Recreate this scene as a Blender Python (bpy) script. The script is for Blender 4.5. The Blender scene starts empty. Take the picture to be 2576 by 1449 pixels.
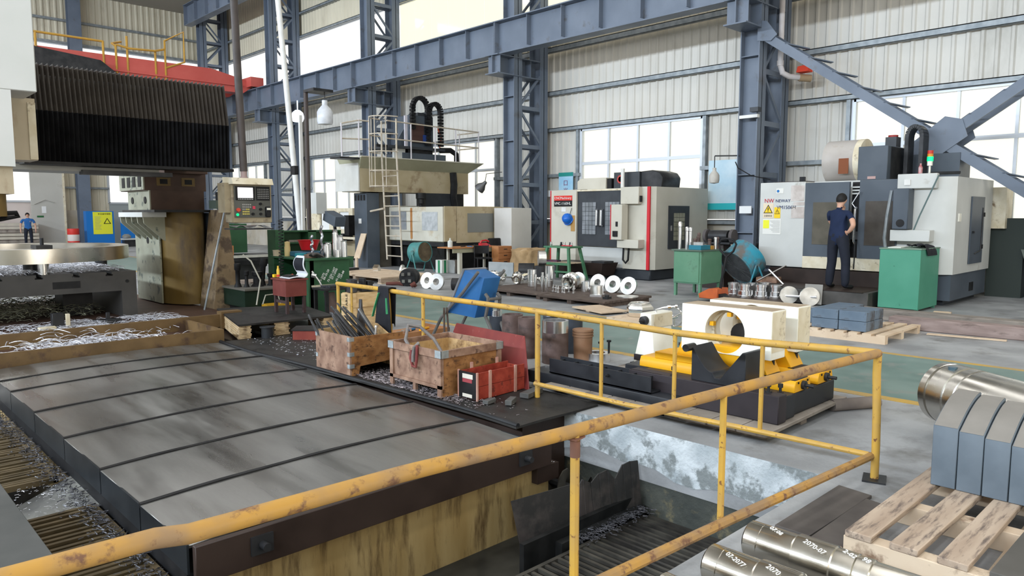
import bpy, bmesh, math, random
from math import sin, cos, pi, radians, sqrt, atan2
from mathutils import Vector, Matrix, Euler
random.seed(7)
SC = bpy.context.scene
COL = SC.collection

# ------------------------------------------------------------------ camera, world, light, exposure
cd = bpy.data.cameras.new('camera'); cam = bpy.data.objects.new('camera', cd); COL.objects.link(cam)
cd.sensor_fit = 'HORIZONTAL'; cd.sensor_width = 36.0; cd.lens = 36.0 * 1839.73 / 2576.0
cd.clip_start = 0.05; cd.clip_end = 300
CAMZ = 1.62
_R = Matrix(((0.7190, 0.0693, -0.6915), (-0.6950, 0.0717, -0.7154), (0.0, 0.99499, 0.0998)))
cam.matrix_world = Matrix.Translation((0, 0, CAMZ)) @ _R.to_4x4()
SC.camera = cam

w = bpy.data.worlds.new('daylight'); SC.world = w; w.use_nodes = True
bg = w.node_tree.nodes['Background']; bg.inputs[0].default_value = (1.0, 0.99, 0.955, 1); bg.inputs[1].default_value = 1.15

def area(name, loc, rot, sx, sy, power, color=(1, 1, 1)):
    l = bpy.data.lights.new(name, 'AREA'); l.shape = 'RECTANGLE'; l.size = sx; l.size_y = sy
    l.energy = power; l.color = color
    o = bpy.data.objects.new(name, l); COL.objects.link(o); o.location = loc; o.rotation_euler = rot
    return o
# daylight entering by the clerestory and the tall windows of the opposite long wall (out of frame, left of the camera)
area('daylight_clerestory', (-15.6, 14, 9.6), (0, radians(-90), 0), 1.0, 52, 9200, (0.76, 0.87, 1.0))
area('daylight_side_windows', (-15.6, 10, 3.4), (0, radians(-90), 0), 3.4, 44, 450, (0.90, 0.95, 1.0))
# roof skylight strips, running across the hall
for i, y in enumerate((-4, 4, 12, 20, 28, 36)):
    area('daylight_skylight', (2.0, y, 12.9), (0, 0, 0), 24, 1.3, 480, (0.98, 0.975, 0.96))
# added warm fill light behind the camera, in front of the closed gable
area('fill_behind_camera', (6.0, -11.6, 3.0), (radians(90), 0, 0), 9, 5, 700, (1.0, 0.94, 0.86))

vs = SC.view_settings
vs.view_transform = 'Standard'; vs.look = 'None'; vs.gamma = 1.0; vs.use_curve_mapping = False
vs.exposure = 0.3

# ------------------------------------------------------------------ helpers
MW = {}
def V(*a): return Vector(a if len(a) > 1 else a[0])

class MB:
    """collects geometry; build() links it as one mesh object"""
    def __init__(s): s.v = []; s.f = []; s.m = Matrix.Identity(4)
    def add(s, vs, fs):
        n = len(s.v); m = s.m
        s.v += [tuple(m @ Vector(p)) for p in vs]; s.f += [tuple(i + n for i in f) for f in fs]; return s
    def box(s, x0, x1, y0, y1, z0, z1):
        return s.add([(x0,y0,z0),(x1,y0,z0),(x1,y1,z0),(x0,y1,z0),(x0,y0,z1),(x1,y0,z1),(x1,y1,z1),(x0,y1,z1)],
                     [(0,3,2,1),(4,5,6,7),(0,1,5,4),(1,2,6,5),(2,3,7,6),(3,0,4,7)])
    def cb(s, c, d, rz=0, rx=0, ry=0):   # centred box, rotated
        o = s.m; s.m = o @ Matrix.Translation(c) @ Euler((rx, ry, rz)).to_matrix().to_4x4()
        s.box(-d[0]/2, d[0]/2, -d[1]/2, d[1]/2, -d[2]/2, d[2]/2); s.m = o; return s
    def hexa(s, b, t):   # 4 bottom points, 4 top points (ccw from above)
        return s.add(list(b)+list(t), [(0,3,2,1),(4,5,6,7),(0,1,5,4),(1,2,6,5),(2,3,7,6),(3,0,4,7)])
    def prism(s, pts, ax, a, b):  # polygon in the plane across axis ax, from a to b
        def p(q, h):
            return (h, q[0], q[1]) if ax == 'x' else (q[0], h, q[1]) if ax == 'y' else (q[0], q[1], h)
        n = len(pts); vs_ = [p(q, a) for q in pts] + [p(q, b) for q in pts]
        return s.add(vs_, [tuple(range(n))[::-1], tuple(range(n, 2*n))] + [(i, (i+1) % n, n+(i+1) % n, n+i) for i in range(n)])
    def lathe(s, prof, o=(0,0,0), d=(0,0,1), n=20, caps=True, arc=2*pi, a0=0):
        d = Vector(d).normalized(); u = d.orthogonal().normalized(); w_ = d.cross(u); o = Vector(o)
        full = abs(arc - 2*pi) < 1e-6; m = n if full else n + 1
        vs_ = []
        for (r, h) in prof:
            for k in range(m):
                a = a0 + arc*k/n; vs_.append(o + d*h + (u*cos(a) + w_*sin(a))*r)
        fs = []
        for j in range(len(prof)-1):
            for k in range(n):
                k2 = (k+1) % m; fs.append((j*m+k, j*m+k2, (j+1)*m+k2, (j+1)*m+k))
        if caps and full:
            if prof[0][0] > 1e-5: fs.append(tuple(range(m))[::-1])
            if prof[-1][0] > 1e-5: fs.append(tuple(range((len(prof)-1)*m, len(prof)*m)))
        return s.add(vs_, fs)
    def cyl(s, p0, p1, r0, r1=None, n=14):
        p0 = Vector(p0); p1 = Vector(p1); d = p1-p0
        return s.lathe([(r0, 0), (r0 if r1 is None else r1, d.length)], p0, d, n)
    def ring(s, p0, p1, ro, ri, n=24):
        p0 = Vector(p0); p1 = Vector(p1); d = p1-p0; L = d.length
        return s.lathe([(ri,0),(ro,0),(ro,L),(ri,L),(ri,0)], p0, d, n, caps=False)
    def tube(s, path, r, n=8, close=False):
        P = [Vector(p) for p in path]; k = len(P)
        rr = r if isinstance(r, (list, tuple)) else [r]*k
        T = []
        for i in range(k):
            a = P[i]-P[i-1] if i > 0 else P[1]-P[0]; b = P[i+1]-P[i] if i < k-1 else P[-1]-P[-2]
            T.append((a.normalized()+b.normalized()).normalized())
        u = T[0].orthogonal().normalized(); vs_ = []
        for i in range(k):
            u = (u - T[i]*u.dot(T[i])).normalized(); w_ = T[i].cross(u)
            for j in range(n):
                a = 2*pi*j/n; vs_.append(P[i] + (u*cos(a)+w_*sin(a))*rr[i])
        fs = [(i*n+j, i*n+(j+1) % n, (i+1)*n+(j+1) % n, (i+1)*n+j) for i in range(k-1) for j in range(n)]
        fs += [tuple(range(n))[::-1], tuple(range((k-1)*n, k*n))]
        return s.add(vs_, fs)
    def bar(s, p0, p1, w_, h):   # rectangular bar between two points
        p0 = Vector(p0); p1 = Vector(p1); d = (p1-p0); L = d.length; d.normalize()
        up = Vector((0,0,1)) if abs(d.z) < .95 else Vector((0,1,0))
        x = d.cross(up).normalized(); z = x.cross(d)
        c = [(-w_/2,-h/2),(w_/2,-h/2),(w_/2,h/2),(-w_/2,h/2)]
        return s.add([p0+x*a+z*b for a,b in c]+[p1+x*a+z*b for a,b in c],
                     [(0,1,2,3),(7,6,5,4),(0,4,5,1),(1,5,6,2),(2,6,7,3),(3,7,4,0)])
    def grid(s, nx, ny, fn):
        vs_ = [fn(i/nx, j/ny) for j in range(ny+1) for i in range(nx+1)]
        return s.add(vs_, [(j*(nx+1)+i, j*(nx+1)+i+1, (j+1)*(nx+1)+i+1, (j+1)*(nx+1)+i) for j in range(ny) for i in range(nx)])
    def sheet(s, nx, ny, fn, t):  # thick sheet
        a = [Vector(fn(i/nx, j/ny)) for j in range(ny+1) for i in range(nx+1)]
        N = len(a); nr = []
        for j in range(ny+1):
            for i in range(nx+1):
                i0, i1, j0, j1 = max(i-1,0), min(i+1,nx), max(j-1,0), min(j+1,ny)
                nr.append((a[j*(nx+1)+i1]-a[j*(nx+1)+i0]).cross(a[j1*(nx+1)+i]-a[j0*(nx+1)+i]).normalized())
        vs_ = a + [a[i]-nr[i]*t for i in range(N)]
        g = lambda i, j: j*(nx+1)+i
        fs = [(g(i,j),g(i+1,j),g(i+1,j+1),g(i,j+1)) for j in range(ny) for i in range(nx)]
        fs += [tuple(N+q for q in f[::-1]) for f in fs]
        for i in range(nx): fs += [(g(i,0),N+g(i,0),N+g(i+1,0),g(i+1,0)), (g(i+1,ny),N+g(i+1,ny),N+g(i,ny),g(i,ny))]
        for j in range(ny): fs += [(g(0,j+1),N+g(0,j+1),N+g(0,j),g(0,j)), (g(nx,j),N+g(nx,j),N+g(nx,j+1),g(nx,j+1))]
        return s.add(vs_, fs)
    def build(s, name, mat, parent=None, bevel=0, seg=1, local=False, kind=None, angle=40, fix=True):
        me = bpy.data.meshes.new(name)
        base = Vector((0,0,0))
        if parent is None:
            if not local:
                xs = [p[0] for p in s.v]; ys = [p[1] for p in s.v]; zs = [p[2] for p in s.v]
                base = Vector(((min(xs)+max(xs))/2, (min(ys)+max(ys))/2, min(zs)))
            vs_ = [Vector(p)-base for p in s.v]
        elif local: vs_ = s.v
        else:
            inv = MW[parent].inverted(); vs_ = [inv @ Vector(p) for p in s.v]
        me.from_pydata([tuple(p) for p in vs_], [], s.f)
        if bevel or fix:
            bm = bmesh.new(); bm.from_mesh(me)
            if fix: bmesh.ops.recalc_face_normals(bm, faces=bm.faces)
            if bevel:
                es = [e for e in bm.edges if len(e.link_faces) == 2 and e.calc_face_angle(0) > radians(30)]
                bmesh.ops.bevel(bm, geom=es, offset=bevel, segments=seg, affect='EDGES', clamp_overlap=True, profile=.5)
            bm.to_mesh(me); bm.free()
        for p in me.polygons: p.use_smooth = True
        me.set_sharp_from_angle(angle=radians(angle))
        o = bpy.data.objects.new(name, me); COL.objects.link(o)
        for mt in (mat if isinstance(mat, (list, tuple)) else [mat]): me.materials.append(mt)
        if parent is not None: o.parent = parent; MW[o] = MW[parent].copy()
        else: o.location = base; MW[o] = Matrix.Translation(base)
        if kind: o['kind'] = kind
        return o

def tag(o, label, cat, group=None, kind=None):
    if label: o['label'] = label
    if cat: o['category'] = cat
    if group: o['group'] = group
    if kind: o['kind'] = kind
    return o
def thing(name, label, cat, loc=(0,0,0), rz=0, group=None, kind=None):
    o = bpy.data.objects.new(name, None); COL.objects.link(o); o.empty_display_size = .1
    o.location = loc; o.rotation_euler = (0, 0, rz)
    MW[o] = Matrix.Translation(loc) @ Matrix.Rotation(rz, 4, 'Z')
    return tag(o, label, cat, group, kind)
def struct(name, label=None, cat=None):
    o = thing(name, label, cat, kind='structure'); return o
def dup(root, loc, rz=None, label=None, group=None, rot=None):
    def cp(o, par):
        c = o.copy(); COL.objects.link(c); c.parent = par
        for ch in list(o.children): cp(ch, c)
        return c
    r = cp(root, None); r.location = loc
    if rz is not None: r.rotation_euler = (0, 0, rz)
    if rot is not None: r.rotation_euler = rot
    MW[r] = Matrix.Translation(r.location) @ r.rotation_euler.to_matrix().to_4x4()
    if label: r['label'] = label
    if group: r['group'] = group
    return r
def text(name, s, size, mat, parent, o, xd, zd, ax='LEFT', depth=.002, label=None):
    """flat lettering: origin, reading direction, outward normal (world)"""
    cu = bpy.data.curves.new(name, 'FONT'); cu.body = s; cu.size = size; cu.align_x = ax; cu.extrude = depth/2; cu.resolution_u = 2
    t = bpy.data.objects.new(name, cu); COL.objects.link(t)
    dg = bpy.context.evaluated_depsgraph_get(); me = bpy.data.meshes.new_from_object(t.evaluated_get(dg))
    bpy.data.objects.remove(t)
    x = Vector(xd).normalized(); z = Vector(zd).normalized(); y = z.cross(x)
    m = Matrix(((x.x,y.x,z.x,o[0]),(x.y,y.y,z.y,o[1]),(x.z,y.z,z.z,o[2]),(0,0,0,1)))
    if parent is not None: m = MW[parent].inverted() @ m
    me.transform(m); me.materials.clear(); me.materials.append(mat)
    q = bpy.data.objects.new(name, me); COL.objects.link(q); q.parent = parent
    if parent is not None: MW[q] = MW[parent].copy()
    if label: q['label'] = label
    return q

# ------------------------------------------------------------------ materials
MATS = {}
def mat(name, c, c2=None, scale=4, rough=.6, rough2=None, metal=0, bump=0, bscale=None, lo=.35, hi=.65, c3=None, s3=1.5, lo3=.55, hi3=.62,
        stretch=(1,1,1), detail=5, spec=.3, emit=None, estr=0, alpha=1, coat=0):
    if name in MATS: return MATS[name]
    m = bpy.data.materials.new(name); m.use_nodes = True; MATS[name] = m
    nt = m.node_tree; N = nt.nodes; L = nt.links; b = N['Principled BSDF']
    b.inputs['Base Color'].default_value = (*c, 1); b.inputs['Roughness'].default_value = rough
    b.inputs['Metallic'].default_value = metal; b.inputs['Specular IOR Level'].default_value = spec
    if coat: b.inputs['Coat Weight'].default_value = coat
    if emit: b.inputs['Emission Color'].default_value = (*emit, 1); b.inputs['Emission Strength'].default_value = estr
    if c2 or bump or c3 or rough2 is not None:
        tc = N.new('ShaderNodeTexCoord'); mp = N.new('ShaderNodeMapping'); mp.inputs['Scale'].default_value = stretch
        L.new(tc.outputs['Object'], mp.inputs['Vector'])
        nz = N.new('ShaderNodeTexNoise'); nz.inputs['Scale'].default_value = scale; nz.inputs['Detail'].default_value = detail
        L.new(mp.outputs[0], nz.inputs['Vector'])
        col = None
        if c2:
            r = N.new('ShaderNodeValToRGB'); r.color_ramp.elements[0].position = lo; r.color_ramp.elements[1].position = hi
            r.color_ramp.elements[0].color = (*c, 1); r.color_ramp.elements[1].color = (*c2, 1)
            L.new(nz.outputs['Fac'], r.inputs[0]); col = r.outputs[0]
        if c3:
            n3 = N.new('ShaderNodeTexNoise'); n3.inputs['Scale'].default_value = s3; n3.inputs['Detail'].default_value = 8
            n3.inputs['Roughness'].default_value = .65
            L.new(mp.outputs[0], n3.inputs['Vector'])
            r3 = N.new('ShaderNodeMapRange'); r3.inputs[1].default_value = lo3; r3.inputs[2].default_value = hi3
            L.new(n3.outputs['Fac'], r3.inputs[0])
            mx = N.new('ShaderNodeMix'); mx.data_type = 'RGBA'; L.new(r3.outputs[0], mx.inputs[0])
            if col: L.new(col, mx.inputs[6])
            else: mx.inputs[6].default_value = (*c, 1)
            mx.inputs[7].default_value = (*c3, 1); col = mx.outputs[2]
        if col: L.new(col, b.inputs['Base Color'])
        if rough2 is not None:
            rr = N.new('ShaderNodeMapRange'); rr.inputs[1].default_value = lo; rr.inputs[2].default_value = hi
            rr.inputs[3].default_value = rough; rr.inputs[4].default_value = rough2
            L.new(nz.outputs['Fac'], rr.inputs[0]); L.new(rr.outputs[0], b.inputs['Roughness'])
        if bump:
            nb = N.new('ShaderNodeTexNoise'); nb.inputs['Scale'].default_value = bscale or scale*4; nb.inputs['Detail'].default_value = 4
            L.new(mp.outputs[0], nb.inputs['Vector'])
            bp = N.new('ShaderNodeBump'); bp.inputs['Strength'].default_value = bump; bp.inputs['Distance'].default_value = .02
            L.new(nb.outputs['Fac'], bp.inputs['Height']); L.new(bp.outputs[0], b.inputs['Normal'])
    return m
def pane(name, tint, mixd=.25):
    m = bpy.data.materials.new(name); m.use_nodes = True; nt = m.node_tree; N = nt.nodes; L = nt.links
    N.remove(N['Principled BSDF']); out = N['Material Output']
    t = N.new('ShaderNodeBsdfTransparent'); t.inputs[0].default_value = (*tint, 1)
    d = N.new('ShaderNodeBsdfTranslucent'); d.inputs[0].default_value = (*tint, 1)
    x = N.new('ShaderNodeMixShader'); x.inputs[0].default_value = mixd
    L.new(t.outputs[0], x.inputs[1]); L.new(d.outputs[0], x.inputs[2])
    g = N.new('ShaderNodeBsdfGlossy'); g.inputs['Roughness'].default_value = .08
    y = N.new('ShaderNodeMixShader'); y.inputs[0].default_value = .06
    L.new(x.outputs[0], y.inputs[1]); L.new(g.outputs[0], y.inputs[2]); L.new(y.outputs[0], out.inputs[0])
    return m

m_steel = mat('blue_grey_paint', (.12,.147,.192), (.15,.18,.23), 1.2, .5, .42, c3=(.10,.10,.105), s3=2.5, lo3=.6, hi3=.75)
m_galv = mat('galvanised', (.20,.225,.24), (.30,.325,.34), 6, .45, metal=.35)
m_sheet = mat('wall_sheet', (.58,.555,.50), (.66,.64,.59), .8, .45, c3=(.44,.42,.37), s3=1.1, lo3=.56, hi3=.8, stretch=(1,1,.35))
m_sheetc = mat('wall_sheet_warm_lit', (.58,.53,.41), (.66,.61,.48), .8, .5, c3=(.36,.32,.24), s3=.9, lo3=.58, hi3=.8, stretch=(1,1,.35))  # same sheet as the side wall, warm light mixed into its colour
m_conc = mat('concrete_floor', (.225,.23,.235), (.36,.367,.373), 1.6, .62, .5, c3=(.12,.115,.105), s3=1.4, lo3=.55, hi3=.74, bump=.15, bscale=30, detail=12)
m_green = mat('green_floor_paint', (.115,.18,.16), (.19,.26,.235), 1.8, .42, .55, c3=(.24,.24,.22), s3=2.2, lo3=.56, hi3=.68, detail=12)
m_yline = mat('yellow_floor_paint', (.52,.33,.07), (.40,.28,.11), 3, .6, c3=(.25,.23,.2), s3=5, lo3=.55, hi3=.68)
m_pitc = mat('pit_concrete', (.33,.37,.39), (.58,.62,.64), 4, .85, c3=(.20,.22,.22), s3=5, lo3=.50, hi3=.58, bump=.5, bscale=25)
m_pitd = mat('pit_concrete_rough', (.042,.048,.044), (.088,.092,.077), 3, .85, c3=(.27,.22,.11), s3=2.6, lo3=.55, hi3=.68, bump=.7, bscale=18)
m_lowwall = mat('low_wall', (.46,.40,.30), (.56,.52,.45), 1.5, .8, c3=(.30,.28,.25), s3=1.2, lo3=.58, hi3=.7)
m_pane = pane('window_pane', (.97,.965,.91), .15); m_panew = pane('window_pane_clear', (1,1,1), .1); m_panec = pane('frp_pane', (1,.97,.84), .25)
m_alu = mat('window_frame', (.55,.58,.62), None, rough=.4, metal=.3)
m_black = mat('black', (.008,.008,.009), (.016,.016,.017), 6, .5, spec=.2)
m_dark = mat('dark_steel', (.020,.021,.023), (.038,.038,.04), 5, .5, .4, metal=.3)
m_ceil = mat('roof_sheet', (.30,.28,.25), None, rough=.7)
m_white = mat('white_paint', (.72,.72,.70), (.62,.62,.6), 3, .5)
# ------------------------------------------------------------------ structure: floor, pit, walls
WX, YE = 17.7, 44.7
PX1, PY0, PY1 = 4.48, 1.80, 9.15     # pit: right edge, near edge, far edge
b = MB()
b.box(PX1, 19, -12, 46, -.4, 0); b.box(-16, PX1, -12, PY0, -.4, 0); b.box(-16, PX1, 11.2, 46, -.4, 0); b.box(-16, -2.6, PY0, 11.2, -.4, 0)
tag(b.build('floor', m_conc), 'grey stained concrete workshop floor', None, kind='structure')
b = MB(); b.box(6.86, 9.0, -6, 40, 0, .003); tag(b.build('floor_aisle', m_green), 'worn green painted walking aisle on the concrete floor', None, kind='structure')
for i, (x0, x1) in enumerate(((6.74, 6.86), (9.0, 9.1))):
    b = MB(); b.box(x0, x1, -6, 40, 0, .004)
    tag(b.build('trim_%d' % (i+1), m_yline), ('yellow floor line along the railing side of the aisle', 'yellow floor line along the machine side of the aisle')[i], None, kind='structure')
# pit: walls and floor
b = MB()
b.box(-2.9, PX1+.3, PY0-.3, 11.5, -1.0, -.72)
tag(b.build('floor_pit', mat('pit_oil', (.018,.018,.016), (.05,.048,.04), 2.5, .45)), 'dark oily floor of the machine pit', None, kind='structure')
def ragged(seed):
    r = random.Random(seed); return lambda t: r.uniform(-.035, .035)
b = MB()   # smooth painted upper band and rough set-back lower band of the right pit wall
jag = [(-.30 + .025*sin(i*1.7) + .03*sin(i*.63+1)) for i in range(60)]
ys = [PY0 + (11.2-PY0)*i/59 for i in range(60)]
for i in range(59):
    b.add([(PX1-.004, ys[i], -.001), (PX1-.004, ys[i+1], -.001), (PX1-.004, ys[i+1], jag[i+1]), (PX1-.004, ys[i], jag[i]),
           (PX1+.035, ys[i+1], jag[i+1]-.01), (PX1+.035, ys[i], jag[i]-.01)], [(0,1,2,3), (3,2,4,5)])
wp = b.build('wall_pit', m_pitc, fix=False); tag(wp, 'pale painted concrete wall along the right edge of the pit', None, kind='structure')
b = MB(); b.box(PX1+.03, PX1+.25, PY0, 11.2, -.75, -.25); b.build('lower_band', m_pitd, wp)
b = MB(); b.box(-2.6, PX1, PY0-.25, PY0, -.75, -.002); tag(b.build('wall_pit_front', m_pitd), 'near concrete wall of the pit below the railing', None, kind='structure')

# roof (out of frame)
b = MB(); b.box(-16, 19, -12, 46, 13.2, 13.35); tag(b.build('ceiling', m_ceil), 'roof sheeting of the hall', None, kind='structure')
b = MB(); b.box(-16.2, -16, -12, 46, 0, 13.2); tag(b.build('wall_left', m_sheetc), 'opposite long wall of the hall', None, kind='structure')
b = MB(); b.box(-16, 19, -12.2, -12, 0, 13.2); tag(b.build('wall_back', m_sheetc), 'gable wall behind the camera', None, kind='structure')

# corrugated sheet panels
def corr_y(X, y0, y1, z0, z1, pitch=.27, d=.035):
    b = MB(); n = max(1, round((y1-y0)/pitch)); p = (y1-y0)/n; pr = []
    for i in range(n):
        a = y0+i*p; pr += [(a, X), (a+p*.12, X-d), (a+p*.30, X-d), (a+p*.42, X)]
    pr.append((y1, X))
    vs_ = [(x, y, z0) for y, x in pr]+[(x, y, z1) for y, x in pr]; k = len(pr)
    b.add(vs_, [(i, i+1, k+i+1, k+i) for i in range(k-1)]); return b
def corr_x(Y, x0, x1, z0, z1, pitch=.30, d=.04):
    b = MB(); n = max(1, round((x1-x0)/pitch)); p = (x1-x0)/n; pr = []
    for i in range(n):
        a = x0+i*p; pr += [(a, Y), (a+p*.12, Y-d), (a+p*.35, Y-d), (a+p*.47, Y)]
    pr.append((x1, Y))
    vs_ = [(x, y, z0) for x, y in pr]+[(x, y, z1) for x, y in pr]; k = len(pr)
    b.add(vs_, [(i, i+1, k+i+1, k+i) for i in range(k-1)]); return b

wr = struct('wall_right', 'long corrugated side wall with window bands and galvanised rails')
# lower windows: y ranges per bay; solid panels between
wins = [(-6.0, -1.6), (2.62, 6.88), (10.84, 15.13), (19.06, 23.35), (27.7, 31.9), (36.9, 41.1)]
edges = [-12] + [e for w_ in wins for e in w_] + [YE]
for i in range(0, len(edges), 2):
    for z0, z1 in ((1.5, 2.87), (2.87, 4.32)):
        corr_y(WX, edges[i], edges[i+1], z0, z1).build('wall_sheet', m_sheet, wr, fix=False)
bays = [-12, 0.6, 8.6, 16.6, 24.6, 32.6, YE]
for i in range(6):
    corr_y(WX, bays[i], bays[i+1], 4.32, 5.47).build('wall_sheet', m_sheet, wr, fix=False)
    corr_y(WX, bays[i], bays[i+1], 5.47, 6.85).build('wall_sheet', m_sheet, wr, fix=False)
    corr_y(WX-.12, bays[i], bays[i+1], 6.75, 7.9).build('wall_sheet', m_sheetc, wr, fix=False)
    corr_y(WX-.12, bays[i], bays[i+1], 9.93, 11.0).build('wall_sheet', m_sheetc, wr, fix=False)
    corr_y(WX-.12, bays[i], bays[i+1], 11.0, 13.2).build('wall_sheet', m_sheetc, wr, fix=False)
for k, (z, h) in enumerate(((1.42, .12), (2.87, .1), (4.32, .12), (5.47, .14), (6.80, .16), (9.93, .12), (11.0, .12))):
    b = MB(); x = WX-.04 if z < 6.7 else WX-.16
    if z == 2.87:
        for i in range(0, len(edges), 2): b.box(x-.14, x, edges[i], edges[i+1], z-h/2, z+h/2)
    else:
        b.box(x-.14, x-.13, -12, YE, z-h/2, z+h/2); b.box(x-.14, x, -12, YE, z+h/2-.02, z+h/2); b.box(x-.14, x, -12, YE, z-h/2, z-h/2+.01)
    b.build('wall_rail', m_galv, wr)
b = MB(); b.box(WX-.02, WX+.22, -12, YE, 0, 1.40); tag(b.build('wall_right_base', m_lowwall), 'stained masonry plinth below the side wall windows', None, kind='structure')
# lower windows
for n, (y0, y1) in enumerate(wins):
    wn = struct('window_%d' % (n+1), 'white framed workshop window with bright frosted panes, bay %d of the side wall' % (n+1))
    z0, z1, zt = 1.52, 4.24, 3.2
    b = MB()
    for yy in (y0, y1): b.box(WX-.1, WX+.02, yy-.05, yy+.05, 1.48, 4.26)
    b.box(WX-.1, WX+.02, y0, y1, 1.46, 1.53); b.box(WX-.1, WX+.02, y0, y1, 4.20, 4.27)
    b.build('window_frame', m_alu, wn)
    st = (y1-y0)/4
    for k in range(1, 4):
        b = MB(); b.box(WX-.08, WX, y0+k*st-.03, y0+k*st+.03, 1.5, 4.22); b.build('mullion', m_alu, wn)
    b = MB(); b.box(WX-.085, WX, y0, y1, zt-.045, zt+.045); b.build('transom', m_alu, wn)
    for k in range(4):
        for (a, c) in ((1.53, zt-.04), (zt+.04, 4.21)):
            b = MB(); b.box(WX-.03, WX-.022, y0+k*st+.03, y0+(k+1)*st-.03, a, c); b.build('pane', m_pane, wn)
    for yy in (y0-.1, y1+.1):
        b = MB(); b.box(WX-.16, WX-.02, yy-.045, yy+.045, 1.4, 4.3); b.build('jamb_post', m_galv, wn)
# high windows
hb = [(-11.8, .4, m_panew), (.8, 8.3, m_panew), (8.9, 16.3, m_panec), (16.9, 24.3, m_panec), (24.9, 32.3, m_panew), (32.9, 44.5, m_panew)]
for n, (y0, y1, pm) in enumerate(hb):
    wn = struct('window_%d' % (n+7), 'high window band of bright panes above the crane beam, bay %d' % (n+1))
    x = WX-.08
    b = MB(); b.box(x-.06, x+.02, y0-.3, y1+.3, 7.86, 7.94); b.box(x-.06, x+.02, y0-.3, y1+.3, 9.86, 9.94); b.build('window_frame', m_alu, wn)
    k = 8 if pm is m_panec else 5; st = (y1-y0+.6)/k
    for i in range(k):
        b = MB(); b.box(x-.02, x-.01, y0-.3+i*st+.008, y0-.3+(i+1)*st-.008, 7.93, 9.87); b.build('pane', pm, wn)

# end wall
we = struct('wall_end', 'cream corrugated gable wall at the far end of the hall')
def ew(x0, x1, z0, z1, m=m_sheetc): corr_x(YE, x0, x1, z0, z1).build('wall_sheet', m, we, fix=False)
ew(-16, 6.5, 1.5, 13.2); ew(9.97, 12.25, 1.85, 9.95); ew(13.9, WX, 1.85, 9.95); ew(6.5, 9.97, 4.3, 9.95); ew(12.25, 13.9, 4.3, 9.95)
ew(6.5, WX, 10.5, 11.7); ew(6.5, WX, 11.7, 13.2)
for z in (3.05, 4.6, 6.2, 7.8, 9.9, 10.55, 11.7):
    b = MB()
    if z < 4: b.box(9.97, 12.25, YE-.2, YE-.05, z-.05, z+.05); b.box(13.9, WX, YE-.2, YE-.05, z-.05, z+.05)
    else: b.box(6.5, WX, YE-.2, YE-.05, z-.06, z+.06)
    b.build('wall_rail', m_galv, we)
b = MB(); b.box(-16, 6.5, YE-.05, YE+.2, 0, 1.5); b.box(9.9, 12.25, YE-.05, YE+.2, 0, 1.85); b.box(13.9, 19, YE-.05, YE+.2, 0, 1.85)
tag(b.build('wall_end_base', m_lowwall), 'stained masonry plinth of the gable wall', None, kind='structure')
def ewin(n, x0, x1, z0, z1, k, rows, label, pm=m_panew):
    wn = struct('window_%d' % n, label)
    b = MB(); t = .05
    b.box(x0, x1, YE-.1, YE, z0-t, z0+t); b.box(x0, x1, YE-.1, YE, z1-t, z1+t); b.box(x0-t, x0+t, YE-.1, YE, z0, z1); b.box(x1-t, x1+t, YE-.1, YE, z0, z1)
    b.build('window_frame', m_alu, wn)
    for i in range(k):
        for j in range(rows):
            b = MB(); b.box(x0+(x1-x0)*i/k+.02, x0+(x1-x0)*(i+1)/k-.02, YE-.04, YE-.03, z0+(z1-z0)*j/rows+.03, z0+(z1-z0)*(j+1)/rows-.03)
            b.build('pane', pm, wn)
ewin(13, 6.5, WX-.2, 9.97, 10.48, 8, 1, 'long bright window strip high in the gable wall')
ewin(14, 6.5, 9.9, 2.3, 4.3, 3, 3, 'bright gable window behind the far worker')
ewin(15, 12.25, 13.9, 2.25, 4.3, 2, 2, 'bright gable window beside the blue column')
b = MB(); b.box(6.5, 9.9, YE-.04, YE+.15, 0, 2.3); b.build('wall_sheet', mat('far_plaster', (.62,.54,.50), (.7,.62,.58), 1, .8), we)
b = MB(); b.box(12.25, 13.9, YE-.04, YE+.15, 0, 2.25); b.build('wall_sheet', mat('far_grey', (.33,.36,.36), None, rough=.8), we)
for x0, x1 in ((10.62, 11.2), (6.0, 6.3)):
    t = tag(MB().build('x', m_steel) if 0 else thing('gable_column', 'blue-grey steel column standing against the gable wall%s' % (' beside the blue cabinet' if x0 > 8 else ' behind the machine head'), 'column', ((x0+x1)/2, YE-.45, 0)), None, None)
    b = MB(); b.box(x0, x1, YE-.7, YE-.67, 0, 13.1); b.build('flange', m_steel, t)
    b = MB(); b.box(x0, x1, YE-.25, YE-.22, 0, 13.1); b.build('flange', m_steel, t)
    b = MB(); b.box((x0+x1)/2-.015, (x0+x1)/2+.015, YE-.67, YE-.25, 0, 13.1); b.build('web', m_steel, t)

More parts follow.
